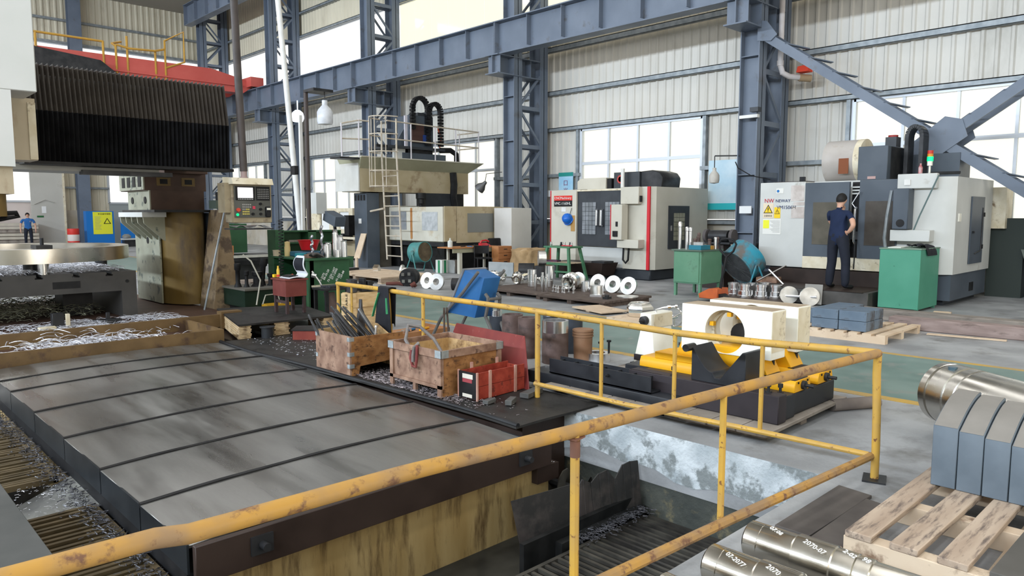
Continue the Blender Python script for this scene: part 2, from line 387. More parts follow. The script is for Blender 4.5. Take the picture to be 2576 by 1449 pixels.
# ------------------------------------------------------------------ crane columns, beams, bracing
colY = [0.6, 8.6, 16.6, 24.6, 32.6, 40.6]
colwhere = ['right of the picture', 'between the two right-hand machining centres', 'between the bridge mill and the closed machining centre',
            'behind the bridge mill ladder', 'behind the control pendant', 'in the far corner beside the red crane']
FX0, FX1, RX0, RX1, HW = 15.9, 16.25, 17.05, 17.4, .24
def hleg(b, x0, x1, yc, z0, z1, stiff=True):
    b.box(x0, x1, yc-HW, yc-HW+.025, z0, z1); b.box(x0, x1, yc+HW-.025, yc+HW, z0, z1)
    b.box((x0+x1)/2-.012, (x0+x1)/2+.012, yc-HW, yc+HW, z0, z1)
def steelcol(i):
    yc = colY[i]
    t = thing('crane_column', 'blue-grey laced double-leg steel column ' + colwhere[i], 'column', ((FX0+RX1)/2, yc, 0), group='crane hall columns')
    b = MB(); hleg(b, FX0, FX1, yc, 0, 13.0); b.build('front_leg', m_steel, t)
    b = MB(); hleg(b, RX0, RX1, yc, 0, 13.0); b.build('rear_leg', m_steel, t)
    z = 1.2
    while z < 6.2:
        b = MB(); b.box((FX0+FX1)/2-.16, (FX0+FX1)/2-.02, yc-HW+.02, yc+HW-.02, z-.01, z+.01); b.build('stiffener', m_steel, t); z += 1.35
    z = .3; k = 0
    while z < 12.4:
        for s in (-1, 1):
            y = yc+s*(HW-.035)
            if 5.5 < z < 6.6: continue
            x0, x1 = (FX1-.03, RX0+.03) if k % 2 == 0 else (RX0+.03, FX1-.03)
            b = MB(); b.bar((x0, y, z), (x1, y, z+.95), .05, .07); b.build('lacing', m_steel, t)
            b = MB(); b.box(FX1-.03, RX0+.03, y-.012, y+.012, z-.16, z-.04); b.build('batten', m_steel, t)
        z += 1.18; k += 1
    # bracket stub that carries the beam
    b = MB(); b.box(15.18, RX0, yc-.28, yc+.28, 5.83, 5.86); b.box(15.18, RX0, yc-.28, yc+.28, 6.37, 6.40); b.box(15.2, RX0, yc-.012, yc+.012, 5.86, 6.37)
    b.box(15.3, 15.32, yc-.26, yc+.26, 5.86, 6.37); b.box(15.86, 15.885, yc-.28, yc+.28, 5.86, 6.37); b.box(16.6, 16.62, yc-.26, yc+.26, 5.86, 6.37)
    b.build('bracket', m_steel, t)
    return t
for i in range(6): steelcol(i)
BZ0, BZ1, BX = 6.40, 7.37, 15.5
def runway(y0, y1, x, z0, z1, label, n=6):
    t = thing('crane_runway_beam', label, 'steel beam', (x, (y0+y1)/2, z0), group='crane runway beams')
    b = MB(); b.box(x-.2, x+.2, y0+.01, y1-.01, z0, z0+.03); b.build('bottom_flange', m_steel, t)
    b = MB(); b.box(x-.23, x+.23, y0+.01, y1-.01, z1-.03, z1); b.build('top_flange', m_steel, t)
    b = MB(); b.box(x-.012, x+.012, y0+.01, y1-.01, z0+.03, z1-.03); b.build('web', m_steel, t)
    for k in range(n+1):
        y = y0+.02+(y1-y0-.04)*k/n; w_ = .18 if 0 < k < n else .2
        for s in (-1, 1):
            b = MB(); b.box(x+s*.012, x+s*w_, y-.01, y+.01, z0+.03 if k in (0, n) else z0+.1, z1-.03); b.build('stiffener', m_steel, t)
    b = MB(); b.box(x-.05, x+.05, y0, y1, z1, z1+.06); b.build('crane_rail', mat('rail_rust', (.10,.06,.045), None, rough=.7), t)
spans = [(0.6, 8.6), (8.6, 16.6), (16.6, 24.6), (24.6, 32.6), (32.6, 40.6)]
sw = ['above the diagonal bracing', 'in front of the closed machining centre wall', 'above the bridge mill', 'behind the ladder cage', 'under the red crane end']
for (y0, y1), s in zip(spans, sw): runway(y0, y1, BX, BZ0, BZ1, 'blue-grey ribbed crane runway beam, span ' + s)
runway(32.6, 40.9, BX, 11.6, 12.65, 'high blue-grey crane beam segment at the top left, ending above the red crane')
runway(24.6, 32.6, BX, 11.6, 12.65, 'high blue-grey crane beam segment above the second runway')

# diagonal X bracing in the column plane, right bay
br = thing('diagonal_brace', 'blue-grey laced diagonal X bracing between the columns at the right', 'steel brace', (16.05, 4.6, 0))
for (a, c) in (((8.32, 5.68), (.85, .42)), ((.85, 5.68), (8.32, .42))):
    for x in (15.95, 16.4):
        b = MB(); b.bar((x, a[0], a[1]), (x, c[0], c[1]), .05, .19); b.build('diagonal', m_steel, br)
    n = 14
    for k in range(1, n):
        if k == 7: continue
        f_ = k/n; p = (a[0]+(c[0]-a[0])*f_, a[1]+(c[1]-a[1])*f_); d = (c[0]-a[0])/n*.62, (c[1]-a[1])/n*.25
        b = MB(); b.bar((15.93, p[0], p[1]+.09), (16.42, p[0]+d[0], p[1]+d[1]+.09), .1, .02); b.build('lacing', m_steel, br)
for x in (15.915, 16.43):
    b = MB(); b.prism([(4.2,3.42),(4.5,3.5),(5.1,3.0),(5.05,2.72),(4.75,2.62),(4.1,3.1)], 'x', x-.012, x+.012); b.build('gusset', m_steel, br)
b = MB(); b.prism([(8.42,6.0),(8.42,5.55),(8.1,5.5),(7.95,5.62),(8.2,5.95)], 'x', 15.89, 15.92); b.build('gusset', m_steel, br)
m_pvc = mat('pvc_pipe', (.72,.68,.68), (.62,.57,.55), 3, .45)
t = thing('downpipe', 'white plastic downpipe with an elbow beside the laced column', 'pipe', (16.75, 8.28, 4.8))
b = MB(); b.tube([(16.7,8.25,13), (16.7,8.25,5.1), (16.72,8.2,4.92), (16.85,8.1,4.84), (17.1,7.9,4.82)], .065, 12); b.build('pipe', m_pvc, t)
b = MB(); b.cyl((16.7,8.25,5.2),(16.7,8.25,5.08),.078); b.build('coupling', m_pvc, t)
b = MB(); b.tube([(17.05,7.95,4.82),(17.25,7.76,4.80)], .085, 12); b.build('outlet', mat('pipe_brown', (.42,.30,.18), None, rough=.6), t)
b = MB(); b.prism([(7.7,4.93),(7.98,4.93),(7.95,5.06),(7.7,5.08)], 'x', 16.95, 17.2); tag(b.build('warning_flag', mat('flag_red', (.8,.06,.02), None, rough=.6)), 'small bright red flag above the downpipe outlet', 'flag')

# red overhead travelling crane
m_red = mat('crane_red', (.48,.085,.07), (.54,.11,.09), 1.2, .45, .38)
t = thing('overhead_crane', 'red overhead travelling crane girder resting on the runway beam', 'crane', (10, 34, 7.2))
for y in (33.7, 35.3):
    b = MB(); b.prism([(-9,8.0),(13.6,8.12),(15.4,7.75),(15.6,7.6),(15.05,7.2),(-9,7.2)], 'y', y-.3, y+.3); b.build('girder', m_red, t)
    b = MB(); b.box(-9, 15.0, y-.38, y-.3, 7.48, 7.54); b.build('girder_flange', m_red, t)
b = MB(); b.box(15.2, 15.8, 32.9, 36.0, 7.47, 7.9); b.build('end_carriage', m_red, t)
for y in (33.1, 35.8):
    b = MB(); b.cyl((15.35,y,7.62),(15.65,y,7.62),.19); b.build('wheel', m_dark, t)
m_yrail = mat('crane_rail_yellow', (.48,.27,.035), (.40,.22,.04), 5, .5)
hr = []
hr.append([(6.5,33.4,8.6),(9.25,33.4,8.6)]); hr.append([(6.9,33.4,7.5),(6.9,33.4,8.62)]); hr.append([(9.25,33.4,7.4),(9.25,33.4,8.62)])
hr.append([(9.7,33.4,8.5),(9.75,34.0,8.7),(10.2,34.3,8.88)]); hr.append([(9.75,33.4,8.55),(10.2,33.3,8.45),(11.2,33.3,8.5),(11.65,33.4,8.65)])
hr.append([(9.72,33.4,7.4),(9.72,33.4,8.55)]); hr.append([(10.15,33.4,7.4),(10.15,33.4,8.95)]); hr.append([(11.25,33.4,7.4),(11.25,33.4,8.5)])
hr.append([(11.65,33.4,7.35),(11.65,33.4,9.0),(12.45,33.4,9.5),(12.45,33.4,8.22),(11.65,33.4,7.87)])
for p in hr:
    b = MB(); b.tube(p, .045, 6); b.build('handrail', m_yrail, t)
b = MB(); b.prism([(6.3,8.0),(9.0,7.75),(9.6,7.3),(6.3,7.3)], 'y', 32.9, 33.35); tag(b.build('trolley_cover', m_dark, t), 'black trolley cover', None)
b = MB(); b.cyl((5.9,36.5,8.0),(5.9,36.5,13),.16,n=10); tag(b.build('roof_hanger', m_dark), 'dark vertical hanger left of the red crane handrail', 'hanger')
# ------------------------------------------------------------------ pit machine bed, covers, gratings
m_cover = mat('cover_steel', (.19,.183,.17), (.42,.415,.40), 2.2, .22, .42, metal=.8, stretch=(2.4,.4,1), detail=4, lo=.3, hi=.72, c3=(.10,.09,.08), s3=1.1, lo3=.50, hi3=.85)
m_coverside = mat('cover_side', (.022,.028,.034), (.038,.045,.052), 4, .38, metal=.6)
m_rustdark = mat('front_plate_brown', (.022,.013,.010), (.036,.022,.017), 3, .45, .55)
m_ybase = mat('stained_yellow_paint', (.30,.20,.075), (.40,.29,.13), 3, .5, c3=(.10,.06,.025), s3=5, lo3=.48, hi3=.66, stretch=(2.2,2.2,.35))
m_oil = mat('oily_black', (.007,.0075,.0075), (.017,.017,.017), 6, .3, .5)
m_grate = mat('grate_steel', (.06,.055,.05), (.13,.12,.10), 5, .35, .55, metal=.6)
m_gratebr = mat('grate_brown', (.065,.048,.024), (.13,.095,.05), 5, .5, .6, metal=.3)
TX0, TX1 = 1.26, 3.72
wc = thing('way_cover', 'telescopic steel way cover of scuffed overlapping plates over the pit', 'machine cover', ((TX0+TX1)/2, 6.3, -.2))
ycuts = [3.62, 4.33, 5.10, 6.0, 6.95, 7.90, 8.45, 9.1]
for k in range(7):
    y0, y1 = ycuts[k], ycuts[k+1]; dz = .004*k
    def top(u, v, y0=y0, y1=y1, dz=dz): return (TX0+(TX1-TX0)*u, y0+.018+(y1-y0-.018)*v, -.01+dz+.035*(1-(2*u-1)**2)-.012*(1-v))
    b = MB(); b.sheet(16, 3, top, .02)
    b.build('cover_plate', m_cover, wc, bevel=.004)
    b = MB(); b.box(TX0, TX0+.012, y0+.012, y1-.004, -.17, -.016+dz); b.build('side_skirt', m_coverside, wc)
    b = MB(); b.box(TX1-.012, TX1, y0+.012, y1-.004, -.17, -.016+dz); b.build('side_skirt', m_coverside, wc)
    b = MB()
    def lip(u, v, y0=y0, dz=dz): return (TX0+(TX1-TX0)*u, y0-.014+.034*v, -.006+dz+.035*(1-(2*u-1)**2)+.002*sin(u*20+y0))
    if k: b.sheet(16, 1, lip, .03); b.build('wiper_lip', m_black, wc)
b = MB(); b.box(TX0+.02, TX1-.02, 3.7, 9.1, -.3, -.06); b.build('inner_frame', m_black, wc)
fp = MB(); fp.box(TX0+.02, 3.86, 3.57, 3.61, -.215, -.012); fpl = fp.build('front_plate', m_rustdark, wc, bevel=.004)
for x in (1.62, 3.58):
    b = MB(); b.box(x-.06, x+.06, 3.555, 3.572, -.15, -.05); b.cyl((x,3.57,-.1),(x,3.50,-.1),.022,n=10); b.build('lug', m_dark, fpl)
t = tag(MB().box(TX0+.12, 3.95, 3.68, 9.3, -.73, -.22).build('machine_bed', m_ybase, bevel=.01), 'oil-streaked yellow machine bed below the way cover', 'machine bed')
# screw conveyors beside the bed
def auger(p0, p1, R, label):
    t = thing('chip_auger', label, 'auger', tuple(p0)); b = MB(); p0 = Vector(p0); p1 = Vector(p1)
    b.cyl(p0, p1, R*.25, n=8); b.build('shaft', m_dark, t)
    d = (p1-p0); L = d.length; d.normalize(); u = d.orthogonal().normalized(); w_ = d.cross(u); n = int(L/.2)*12; vs_ = []; fs = []
    for i in range(n+1):
        a = 2*pi*i/12; c = p0+d*(L*i/n); e = u*cos(a)+w_*sin(a); vs_ += [c+e*R*.25, c+e*R, c+e*R+d*.012, c+e*R*.25+d*.012]
    for i in range(n):
        for q in range(4): fs.append((i*4+q, i*4+(q+1) % 4, (i+1)*4+(q+1) % 4, (i+1)*4+q))
    b = MB(); b.add(vs_, fs); b.build('flight', m_grate, t)
auger((.62,3.0,-.58), (.62,8.8,-.58), .13, 'dark helical chip auger in the left trough')
auger((4.2,3.55,-.52), (4.2,6.5,-.52), .14, 'dark helical chip auger between bed and pit wall')
# left trough with gratings (bars run across)
b = MB(); b.box(.2, 1.28, 2.4, 9.2, -.74, -.70); b.box(-.35,.2,2.4,9.2,-.74,-.36); tag(b.build('trough', m_oil), 'oily black trough left of the way cover', 'trough')
def grating(x0, x1, y0, y1, z, along, step, label, m, th=.018, h=.04):
    t = thing('floor_grating', label, 'grating', ((x0+x1)/2, (y0+y1)/2, z-h))
    b = MB(); e = .03
    b.box(x0, x1, y0, y0+e, z-h, z); b.box(x0, x1, y1-e, y1, z-h, z); b.box(x0, x0+e, y0, y1, z-h, z); b.box(x1-e, x1, y0, y1, z-h, z); b.build('frame', m, t)
    mesh = None; n = int(((y1-y0) if along == 'x' else (x1-x0))/step)
    for i in range(1, n):
        b = MB()
        if along == 'x': q = y0+(y1-y0)*i/n; b.box(x0+e, x1-e, q-th/2, q+th/2, z-h, z-.004+.004*sin(i*2.3))
        else: q = x0+(x1-x0)*i/n; b.box(q-th/2, q+th/2, y0+e, y1-e, z-h, z-.004+.004*sin(i*2.3))
        b.build('bar', m, t)
    return t
grating(.22, 1.20, 5.95, 8.9, -.26, 'x', .062, 'brown oily floor grating at the far left beside the way cover', m_gratebr, .03)
grating(.80, 1.26, 3.0, 5.25, -.27, 'x', .07, 'dark wet grating strip at the lower left below the railing', m_gratebr, .03)
grating(2.35, 4.42, 1.86, 3.12, -.62, 'y', .062, 'dark slotted floor grating in the pit at the bottom centre', m_grate, .026, .05)
grating(1.35, 2.33, 1.86, 3.3, -.64, 'y', .05, 'dark slotted pit grating left of the yellow post', m_grate, .02, .05)
b = MB(); b.box(-.8,.80,4.15,5.66,-.13,-.10); tag(b.build('pit_cover_plate', mat('plate_grey', (.06,.064,.062), (.085,.087,.084), 3, .5), bevel=.003), 'smooth grey cover plate at the lower left edge of the pit', 'plate')
b = MB(); b.box(-.8,.78,4.2,4.25,-.7,-.13); b.box(.72,.78,3.0,5.6,-.7,-.4); tag(b.build('concrete_kerb', mat('trough_concrete', (.26,.25,.21), (.33,.31,.26), 3, .8)), 'concrete trough wall under the grey cover plate', 'trough wall')
# slivers: uncountable metal chips
def chips(name, label, m, n, fn, ln=.03, wd=.006, seed=1, curl=.5):
    r = random.Random(seed); b = MB()
    for i in range(n):
        x, y, z = fn(r); a = r.uniform(0, 2*pi); l = ln*r.uniform(.4, 1.5); k = 2 if ln < .06 else 5; h = r.uniform(.001,.004)
        pts = []; px_, py_ = x, y; bend = r.uniform(-1, 1)*curl*(1 if k == 2 else .9)
        for q in range(k):
            pts.append((px_, py_, z+h+(.35*curl*l*sin(pi*q/(k-1)) if k > 2 else r.uniform(0, .25)*l))); a += bend; px_ += cos(a)*l/(k-1); py_ += sin(a)*l/(k-1)
        vs_ = []
        for q, p in enumerate(pts):
            nx, ny = -sin(a)*wd*.5, cos(a)*wd*.5; tw = wd*r.uniform(-.5,.5)
            vs_ += [(p[0]-nx, p[1]-ny, p[2]), (p[0]+nx, p[1]+ny, p[2]+tw), (p[0], p[1], p[2]+wd*.45)]
        fs = []
        for q in range(k-1):
            for w_ in range(3): fs.append((q*3+w_, q*3+(w_+1) % 3, q*3+3+(w_+1) % 3, q*3+3+w_))
        b.add(vs_, fs)
    o = b.build(name, m, fix=False); return tag(o, label, 'chips', kind='stuff')
m_chip = mat('chip_bright', (.74,.75,.80), (.4,.4,.44), 30, .3, metal=.3)
m_chipd = mat('chip_dark', (.10,.10,.115), (.02,.02,.023), 60, .35, metal=.3)
m_chipp = mat('chip_purple', (.5,.44,.46), (.06,.055,.06), 30, .35, metal=.3)
chips('metal_chips', 'dark wet metal chips along the left side of the way cover', m_chipd, 1900, lambda r: (lambda y: (1.24-abs(r.gauss(0,.07)), y, -.265))(r.uniform(3.2, 8.8)), .03, .006, 3)
chips('metal_chips', 'pale dusting of chips on the trough slope by the way cover', m_chip, 160, lambda r: (1.2-abs(r.gauss(0,.16)), r.uniform(5.2,6.0), -.29), .02, .004, 4)
b = MB(); b.hexa([(.8,5.24,-.5),(1.28,5.24,-.3),(1.28,5.97,-.3),(.8,5.97,-.5)],[(.8,5.24,-.48),(1.28,5.24,-.28),(1.28,5.97,-.28),(.8,5.97,-.48)])
tag(b.build('trough_slope', mat('slope_grey', (.22,.22,.2), (.12,.12,.115), 5, .6)), 'sloping grey trough floor between the two left gratings', 'trough slope')
# bent sheets standing in the pit
m_sheetrust = mat('pit_sheet_steel', (.055,.046,.043), (.08,.068,.062), 3, .55, c3=(.028,.027,.026), s3=1.3, lo3=.42, hi3=.5)
b = MB(); b.hexa([(3.36,3.36,-.72),(3.80,3.27,-.72),(3.80,3.278,-.72),(3.36,3.368,-.72)],[(3.30,3.42,-.30),(3.79,3.31,-.28),(3.79,3.318,-.28),(3.30,3.428,-.30)])
tag(b.build('steel_sheet', m_sheetrust), 'plain dark steel sheet standing in the pit behind the yellow post', 'sheet')
b = MB(); tops = [-.36,-.27,-.31,-.26,-.25,-.33,-.24,-.23,-.24]
for i in range(8):
    x0 = 3.82+i*.078; x1 = x0+.078*(.94 if i in (1, 4) else 1); ya = 3.26-.012*i
    b.hexa([(x0,ya,-.66),(x1,ya-.01,-.66),(x1,ya-.002,-.66),(x0,ya+.008,-.66)],[(x0,ya+.05,tops[i]),(x1,ya+.045,tops[i+1]),(x1,ya+.053,tops[i+1]),(x0,ya+.058,tops[i])])
tag(b.build('steel_sheet', m_sheetrust), 'torn dark steel sheet with ragged top against the pit wall', 'sheet')
b = MB(); b.box(3.5,4.44,3.14,3.2,-.72,-.57); b.box(3.2,4.44,3.2,3.24,-.72,-.50); tag(b.build('pit_sill', m_oil), 'oily black sill along the back of the pit grating', 'sill')
chips('metal_chips', 'dark chips heaped along the sill at the back of the pit grating', m_chipd, 700, lambda r: (r.uniform(3.6,4.42), 3.13+r.gauss(0,.05), -.58), .03, .006, 5)
# ledge and rubber mat between cover and pit wall
b = MB(); b.box(3.98, 4.48, 4.0, 11.2, -.73, -.04); b.box(3.76, 3.99, 3.62, 9.1, -.36, -.24); tag(b.build('pit_ledge', m_rustdark), 'dark steel ledge under the oily mat', 'ledge')
chips('metal_chips', 'chips caught on the ledge below the mat edge', m_chip, 500, lambda r: (r.uniform(3.78,3.98), r.uniform(3.64,5.2), -.24), .022, .005, 6)
m_mat = mat('oily_mat', (.013,.0125,.012), (.028,.026,.024), 4, .42, .6, bump=.15, bscale=14)
t = thing('rubber_mat', 'oily black rubber mat carrying the wooden boxes beside the way cover', 'mat', (4.2, 6.5, 0))
def mtop(u, v):
    y = 3.86+(9.1-3.86)*v; x = 3.70+.05*sin(v*5+.5)+(4.72-3.70)*u
    return (x+.05*(1-v)*(1-u), y, .022+.004*sin(v*19+u*6))
b = MB(); b.sheet(8, 40, mtop, .018); b.build('sheet', m_mat, t)
b = MB(); b.tube([(3.72+.05*sin(v*5+.5)+.05*(1-v), 3.86+5.24*v, .028+.006*sin(v*13)) for v in [i/30 for i in range(31)]], .02, 8); b.build('edge_strip', m_black, t)
chips('metal_chips', 'shiny metal swarf scattered under the two plywood boxes on the mat', m_chipp, 2600, lambda r: (3.86+abs(r.gauss(.12,.16)), r.choice((5.0,5.5,6.0,5.7))+r.gauss(0,.28), .026), .022, .005, 8)
chips('metal_chips', 'loose metal chips sprinkled over the far end of the mat', m_chip, 260, lambda r: (r.uniform(3.95,4.6), r.uniform(7.0,9.0), .026), .02, .004, 9)

# ------------------------------------------------------------------ yellow guard railing
m_rail = mat('railing_yellow', (.56,.33,.05), (.44,.27,.075), 7, .42, .55, c3=(.17,.075,.035), s3=22, lo3=.60, hi3=.66)
m_railr = mat('railing_rusty', (.48,.26,.055), (.30,.19,.10), 6, .5, .6, c3=(.17,.085,.05), s3=16, lo3=.55, hi3=.66)
rl = thing('guard_railing', 'worn yellow tubular guard railing around the machine pit', 'railing', (4.55, 1.6, 0))
cor = (4.63, 1.60, .785)
b = MB(); b.tube([(4.55,7.72,.80),(4.555,6.9,.80),(4.55,6.0,.785),(4.56,5.1,.785),(4.55,4.38,.78),(4.57,3.6,.765),(4.565,3.0,.755),(4.57,2.33,.765),(4.61,1.75,.785),cor], .025, 10); b.build('top_rail', m_rail, rl)
b = MB(); b.tube([cor,(4.55,1.605,.785),(3.9,1.66,.79),(3.05,1.72,.795),(2.05,1.79,.80),(1.3,1.84,.81),(.66,1.885,.80),(.58,1.89,.812),(.30,1.92,.805),(-.6,1.98,.80),(-2.4,2.1,.80)], .027, 10); b.build('top_rail', m_railr, rl)
b = MB(); b.tube([(4.53,4.40,.145),(4.54,3.4,.14),(4.55,2.5,.16),(4.62,1.62,.15)], .019, 8); b.build('lower_rail', m_rail, rl)
b = MB(); b.tube([(4.62,1.60,.15),(3.0,1.69,.18),(2.0,1.74,.19),(-2.4,2.0,.19)], .024, 8); b.build('lower_rail', m_railr, rl)
for (x, y, z0, z1, r, dx) in ((4.55,7.70,0,.80,.02,0),(4.55,7.40,0,.79,.013,.0),(4.555,6.66,0,.8,.017,.03),(4.55,6.03,0,.785,.019,0),(4.545,4.38,0,.78,.023,0),
                        (4.56,3.68,.14,.765,.016,0),(4.56,2.99,.15,.755,.016,0),(4.57,2.31,.16,.765,.016,0),(4.63,1.60,0,.785,.024,.0),(3.03,1.715,.18,.795,.016,.0),(2.06,1.785,0,.79,.018,.0),(-1.6,2.02,0,.8,.018,0)):
    b = MB()
    if x == 4.63: b.tube([(4.63,1.585,0),(4.615,1.58,.2),(4.60,1.58,.42),(4.625,1.6,.66),cor], r, 10)
    else: b.tube([(x,y,z0),(x+dx,y,(z0+z1)/2),(x,y,z1)], r, 8)
    b.build('post', m_rail, rl)
b = MB(); b.cb((4.63,1.585,.005),(.16,.13,.01),.3); b.build('base_plate', m_dark, rl)
b = MB(); b.cb((2.06,1.785,.775),(.07,.05,.006),.2); b.cyl((2.06,1.785,.70),(2.06,1.785,.765),.02); b.build('weld_sleeve', mat('weld_rust', (.20,.09,.06), (.13,.07,.05), 8, .7), rl)

# ------------------------------------------------------------------ boxes on the mat
m_ply = mat('oily_plywood', (.20,.085,.026), (.36,.175,.065), 9, .6, .75, c3=(.085,.04,.018), s3=11, lo3=.54, hi3=.64, stretch=(1,1,1.6), detail=9)
m_plyd = mat('brown_plywood_side', (.18,.10,.068), (.34,.215,.15), 9, .6, .7, c3=(.10,.055,.038), s3=12, lo3=.56, hi3=.66, detail=9)
m_plyin = mat('plywood_inner', (.46,.29,.12), (.60,.42,.22), 9, .7, c3=(.2,.11,.05), s3=10, lo3=.5, hi3=.7)
m_clip = mat('zinc_clip', (.45,.50,.52), (.33,.37,.39), 20, .4, metal=.7)
Z0 = .022
t = thing('plywood_box', 'open oil-stained plywood box filled with steel bars', 'box', (4.1, 6.55, Z0))
b = MB(); b.box(3.80,3.82,6.24,6.90,Z0,.42); b.build('side_panel', m_plyd, t)
b = MB(); b.prism([(3.82,Z0),(3.90,Z0),(3.92,.11),(4.36,.13),(4.36,Z0),(4.44,Z0),(4.44,.40),(4.2,.405),(3.82,.41)], 'y', 6.24, 6.26); b.build('front_panel', m_ply, t)
b = MB(); b.prism([(6.26,Z0),(6.92,Z0),(6.92,.45),(6.7,.44),(6.5,.36),(6.36,.35),(6.26,.38)], 'x', 4.42, 4.44); b.build('side_panel', m_plyin, t)
b = MB(); b.box(3.82,4.42,6.90,6.92,Z0,.42); b.build('back_panel', m_plyin, t)
b = MB(); b.box(3.82,4.42,6.26,6.90,.12,.14); b.build('bottom', m_plyd, t)
for z in (.10, .22, .37):
    b = MB(); b.box(3.795,3.80,6.24,6.28,z,z+.04); b.box(3.80,3.85,6.235,6.24,z,z+.04); b.build('corner_clip', m_clip, t)
b = MB(); b.box(3.795,3.80,6.86,6.90,.36,.40); b.box(3.795,3.80,6.86,6.90,.14,.18); b.build('corner_clip', m_clip, t)
m_bar = mat('steel_bar', (.05,.05,.053), (.09,.09,.095), 8, .38, .5, metal=.6)
r = random.Random(11)
for i in range(26):
    if i < 6: x, y, dx, dy, L = 3.86+r.uniform(0,.16), 6.74+r.uniform(-.06,.1), -.12, .22, .42
    elif i < 13: x, y, dx, dy, L = 4.0+r.uniform(0,.16), 6.48+r.uniform(-.08,.08), -.16, .30, .52
    else: x, y, dx, dy, L = 4.10+(i-13)*.02+r.uniform(0,.03), 6.34+r.uniform(-.03,.12), -.22, .34, .66
    dx += r.uniform(-.04,.04); dy += r.uniform(-.05,.05); d = Vector((dx, dy, .42)).normalized(); p = Vector((x, y, .15)); L *= r.uniform(.88,1.1)
    b = MB(); rr = r.uniform(.009,.014); b.cyl(p, p+d*L, rr, n=8)
    b.cyl(p+d*L, p+d*(L+.012), rr*.8, rr*.4, n=8)
    o = b.build('steel_bar', m_bar); tag(o, 'dark round steel bar in the %s of the open plywood box' % ('short left cluster' if i < 6 else 'middle cluster' if i < 13 else 'long right cluster'), 'steel bar', ('short bars in the plywood box', 'middle bars in the plywood box', 'long bars in the plywood box')[(i >= 6)+(i >= 13)])
b = MB(); b.cyl((4.34,6.36,.15),(4.16,6.62,.62),.024,n=12); b.cyl((4.16,6.62,.62),(4.155,6.627,.635),.02,.014,12); tag(b.build('steel_bar', mat('bar_grey', (.12,.12,.125), (.2,.2,.2), 5, .3, metal=.7)), 'thickest grey steel bar at the right of the bar bundle', 'steel bar')
b = MB(); b.cyl((4.12,6.29,.16),(4.15,6.30,.47),.012,n=8); b.cyl((4.15,6.30,.47),(4.155,6.30,.49),.016,n=8); tag(b.build('bolt_bar', mat('bright_bar', (.55,.55,.56), None, rough=.25, metal=.9)), 'short bright bar standing at the front of the bar box', 'steel bar')
b = MB(); b.prism([(4.20,.30),(4.28,.30),(4.28,.55),(4.255,.62),(4.25,.72),(4.23,.72),(4.225,.62),(4.20,.55)], 'y', 6.70, 6.74); tag(b.build('eye_wrench', m_bar, bevel=.004), 'dark forged spanner sticking up behind the steel bars', 'spanner')
# framed box
t = thing('framed_box', 'open plywood box with brown frame rails and zinc corner brackets', 'box', (4.25, 5.28, Z0))
X0, X1, Y0, Y1, ZB, ZT = 3.91, 4.62, 4.93, 5.70, .10, .44
for (nm, m, bx) in (('side_panel', m_plyd, (X0+.01,X0+.025,Y0,Y1,ZB,ZT-.05)), ('side_panel', m_plyin, (X1-.025,X1-.01,Y0,Y1,ZB,ZT-.05)),
                    ('front_panel', m_ply, (X0,X1,Y0+.01,Y0+.025,Z0,ZT-.05)), ('back_panel', m_plyin, (X0,X1,Y1-.025,Y1-.01,ZB,ZT-.05)), ('bottom', m_plyin, (X0+.02,X1-.02,Y0+.02,Y1-.02,ZB,ZB+.015))):
    b = MB(); b.box(*bx); b.build(nm, m, t)
for bx in ((X0-.012,X0+.012,Y0,Y1,ZT-.07,ZT), (X1-.012,X1+.012,Y0,Y1,ZT-.07,ZT), (X0,X1,Y0-.012,Y0+.012,ZT-.07,ZT), (X0,X1,Y1-.012,Y1+.012,ZT-.07,ZT)):
    b = MB(); b.box(*bx); b.build('top_rail', m_plyd, t, bevel=.003)
for bx in ((X0-.008,X0+.01,Y0,Y1,ZB,ZB+.03), (X0-.008,X0+.01,Y0,Y0+.05,Z0,ZT-.07), (X0-.008,X0+.01,Y1-.05,Y1,Z0,ZT-.07), (X0,X0+.03,Y0+.38,Y0+.42,Z0,ZB), (X1-.03,X1,Y0,Y0+.05,Z0,ZB), (X1-.05,X1,Y0-.008,Y0+.01,Z0,ZT-.07)):
    b = MB(); b.box(*bx); b.build('batten', m_plyd, t)
for (x, y, sx, sy) in ((X0,Y0,1,1),(X0,Y1,1,-1),(X1,Y0,-1,1),(X1,Y1,-1,-1)):
    b = MB(); q = .017; b.box(*sorted((x-sx*q, x-sx*(q-.004))), *sorted((y-sy*q, y+sy*.07)), ZT-.065, ZT+.002); b.box(*sorted((x-sx*q, x+sx*.07)), *sorted((y-sy*q, y-sy*(q-.004))), ZT-.065, ZT+.002); b.build('corner_bracket', m_clip, t)
b = MB(); b.tube([(3.88,5.30,.30),(3.875,5.29,.36),(3.88,5.28,.43),(3.93,5.29,.46),(3.99,5.34,.36),(4.02,5.45,.30),(4.03,5.62,.44),(4.12,5.70,.56),(4.22,5.64,.54),(4.27,5.5,.44),(4.29,5.38,.30),(4.28,5.33,.16)], .017, 8)
tag(b.build('rubber_hose', mat('hose_grey', (.13,.12,.115), (.2,.18,.17), 9, .45)), 'grey rubber hose looped over the rim of the framed plywood box', 'hose')
b = MB(); b.tube([(3.886,5.33,.40),(3.872,5.33,.33),(3.875,5.30,.26),(3.872,5.25,.26),(3.875,5.24,.33),(3.89,5.25,.455)], .014, 8); tag(b.build('red_sling', mat('sling_red', (.16,.03,.03), (.22,.06,.05), 9, .7)), 'dark red sling hanging over the box rim', 'sling')
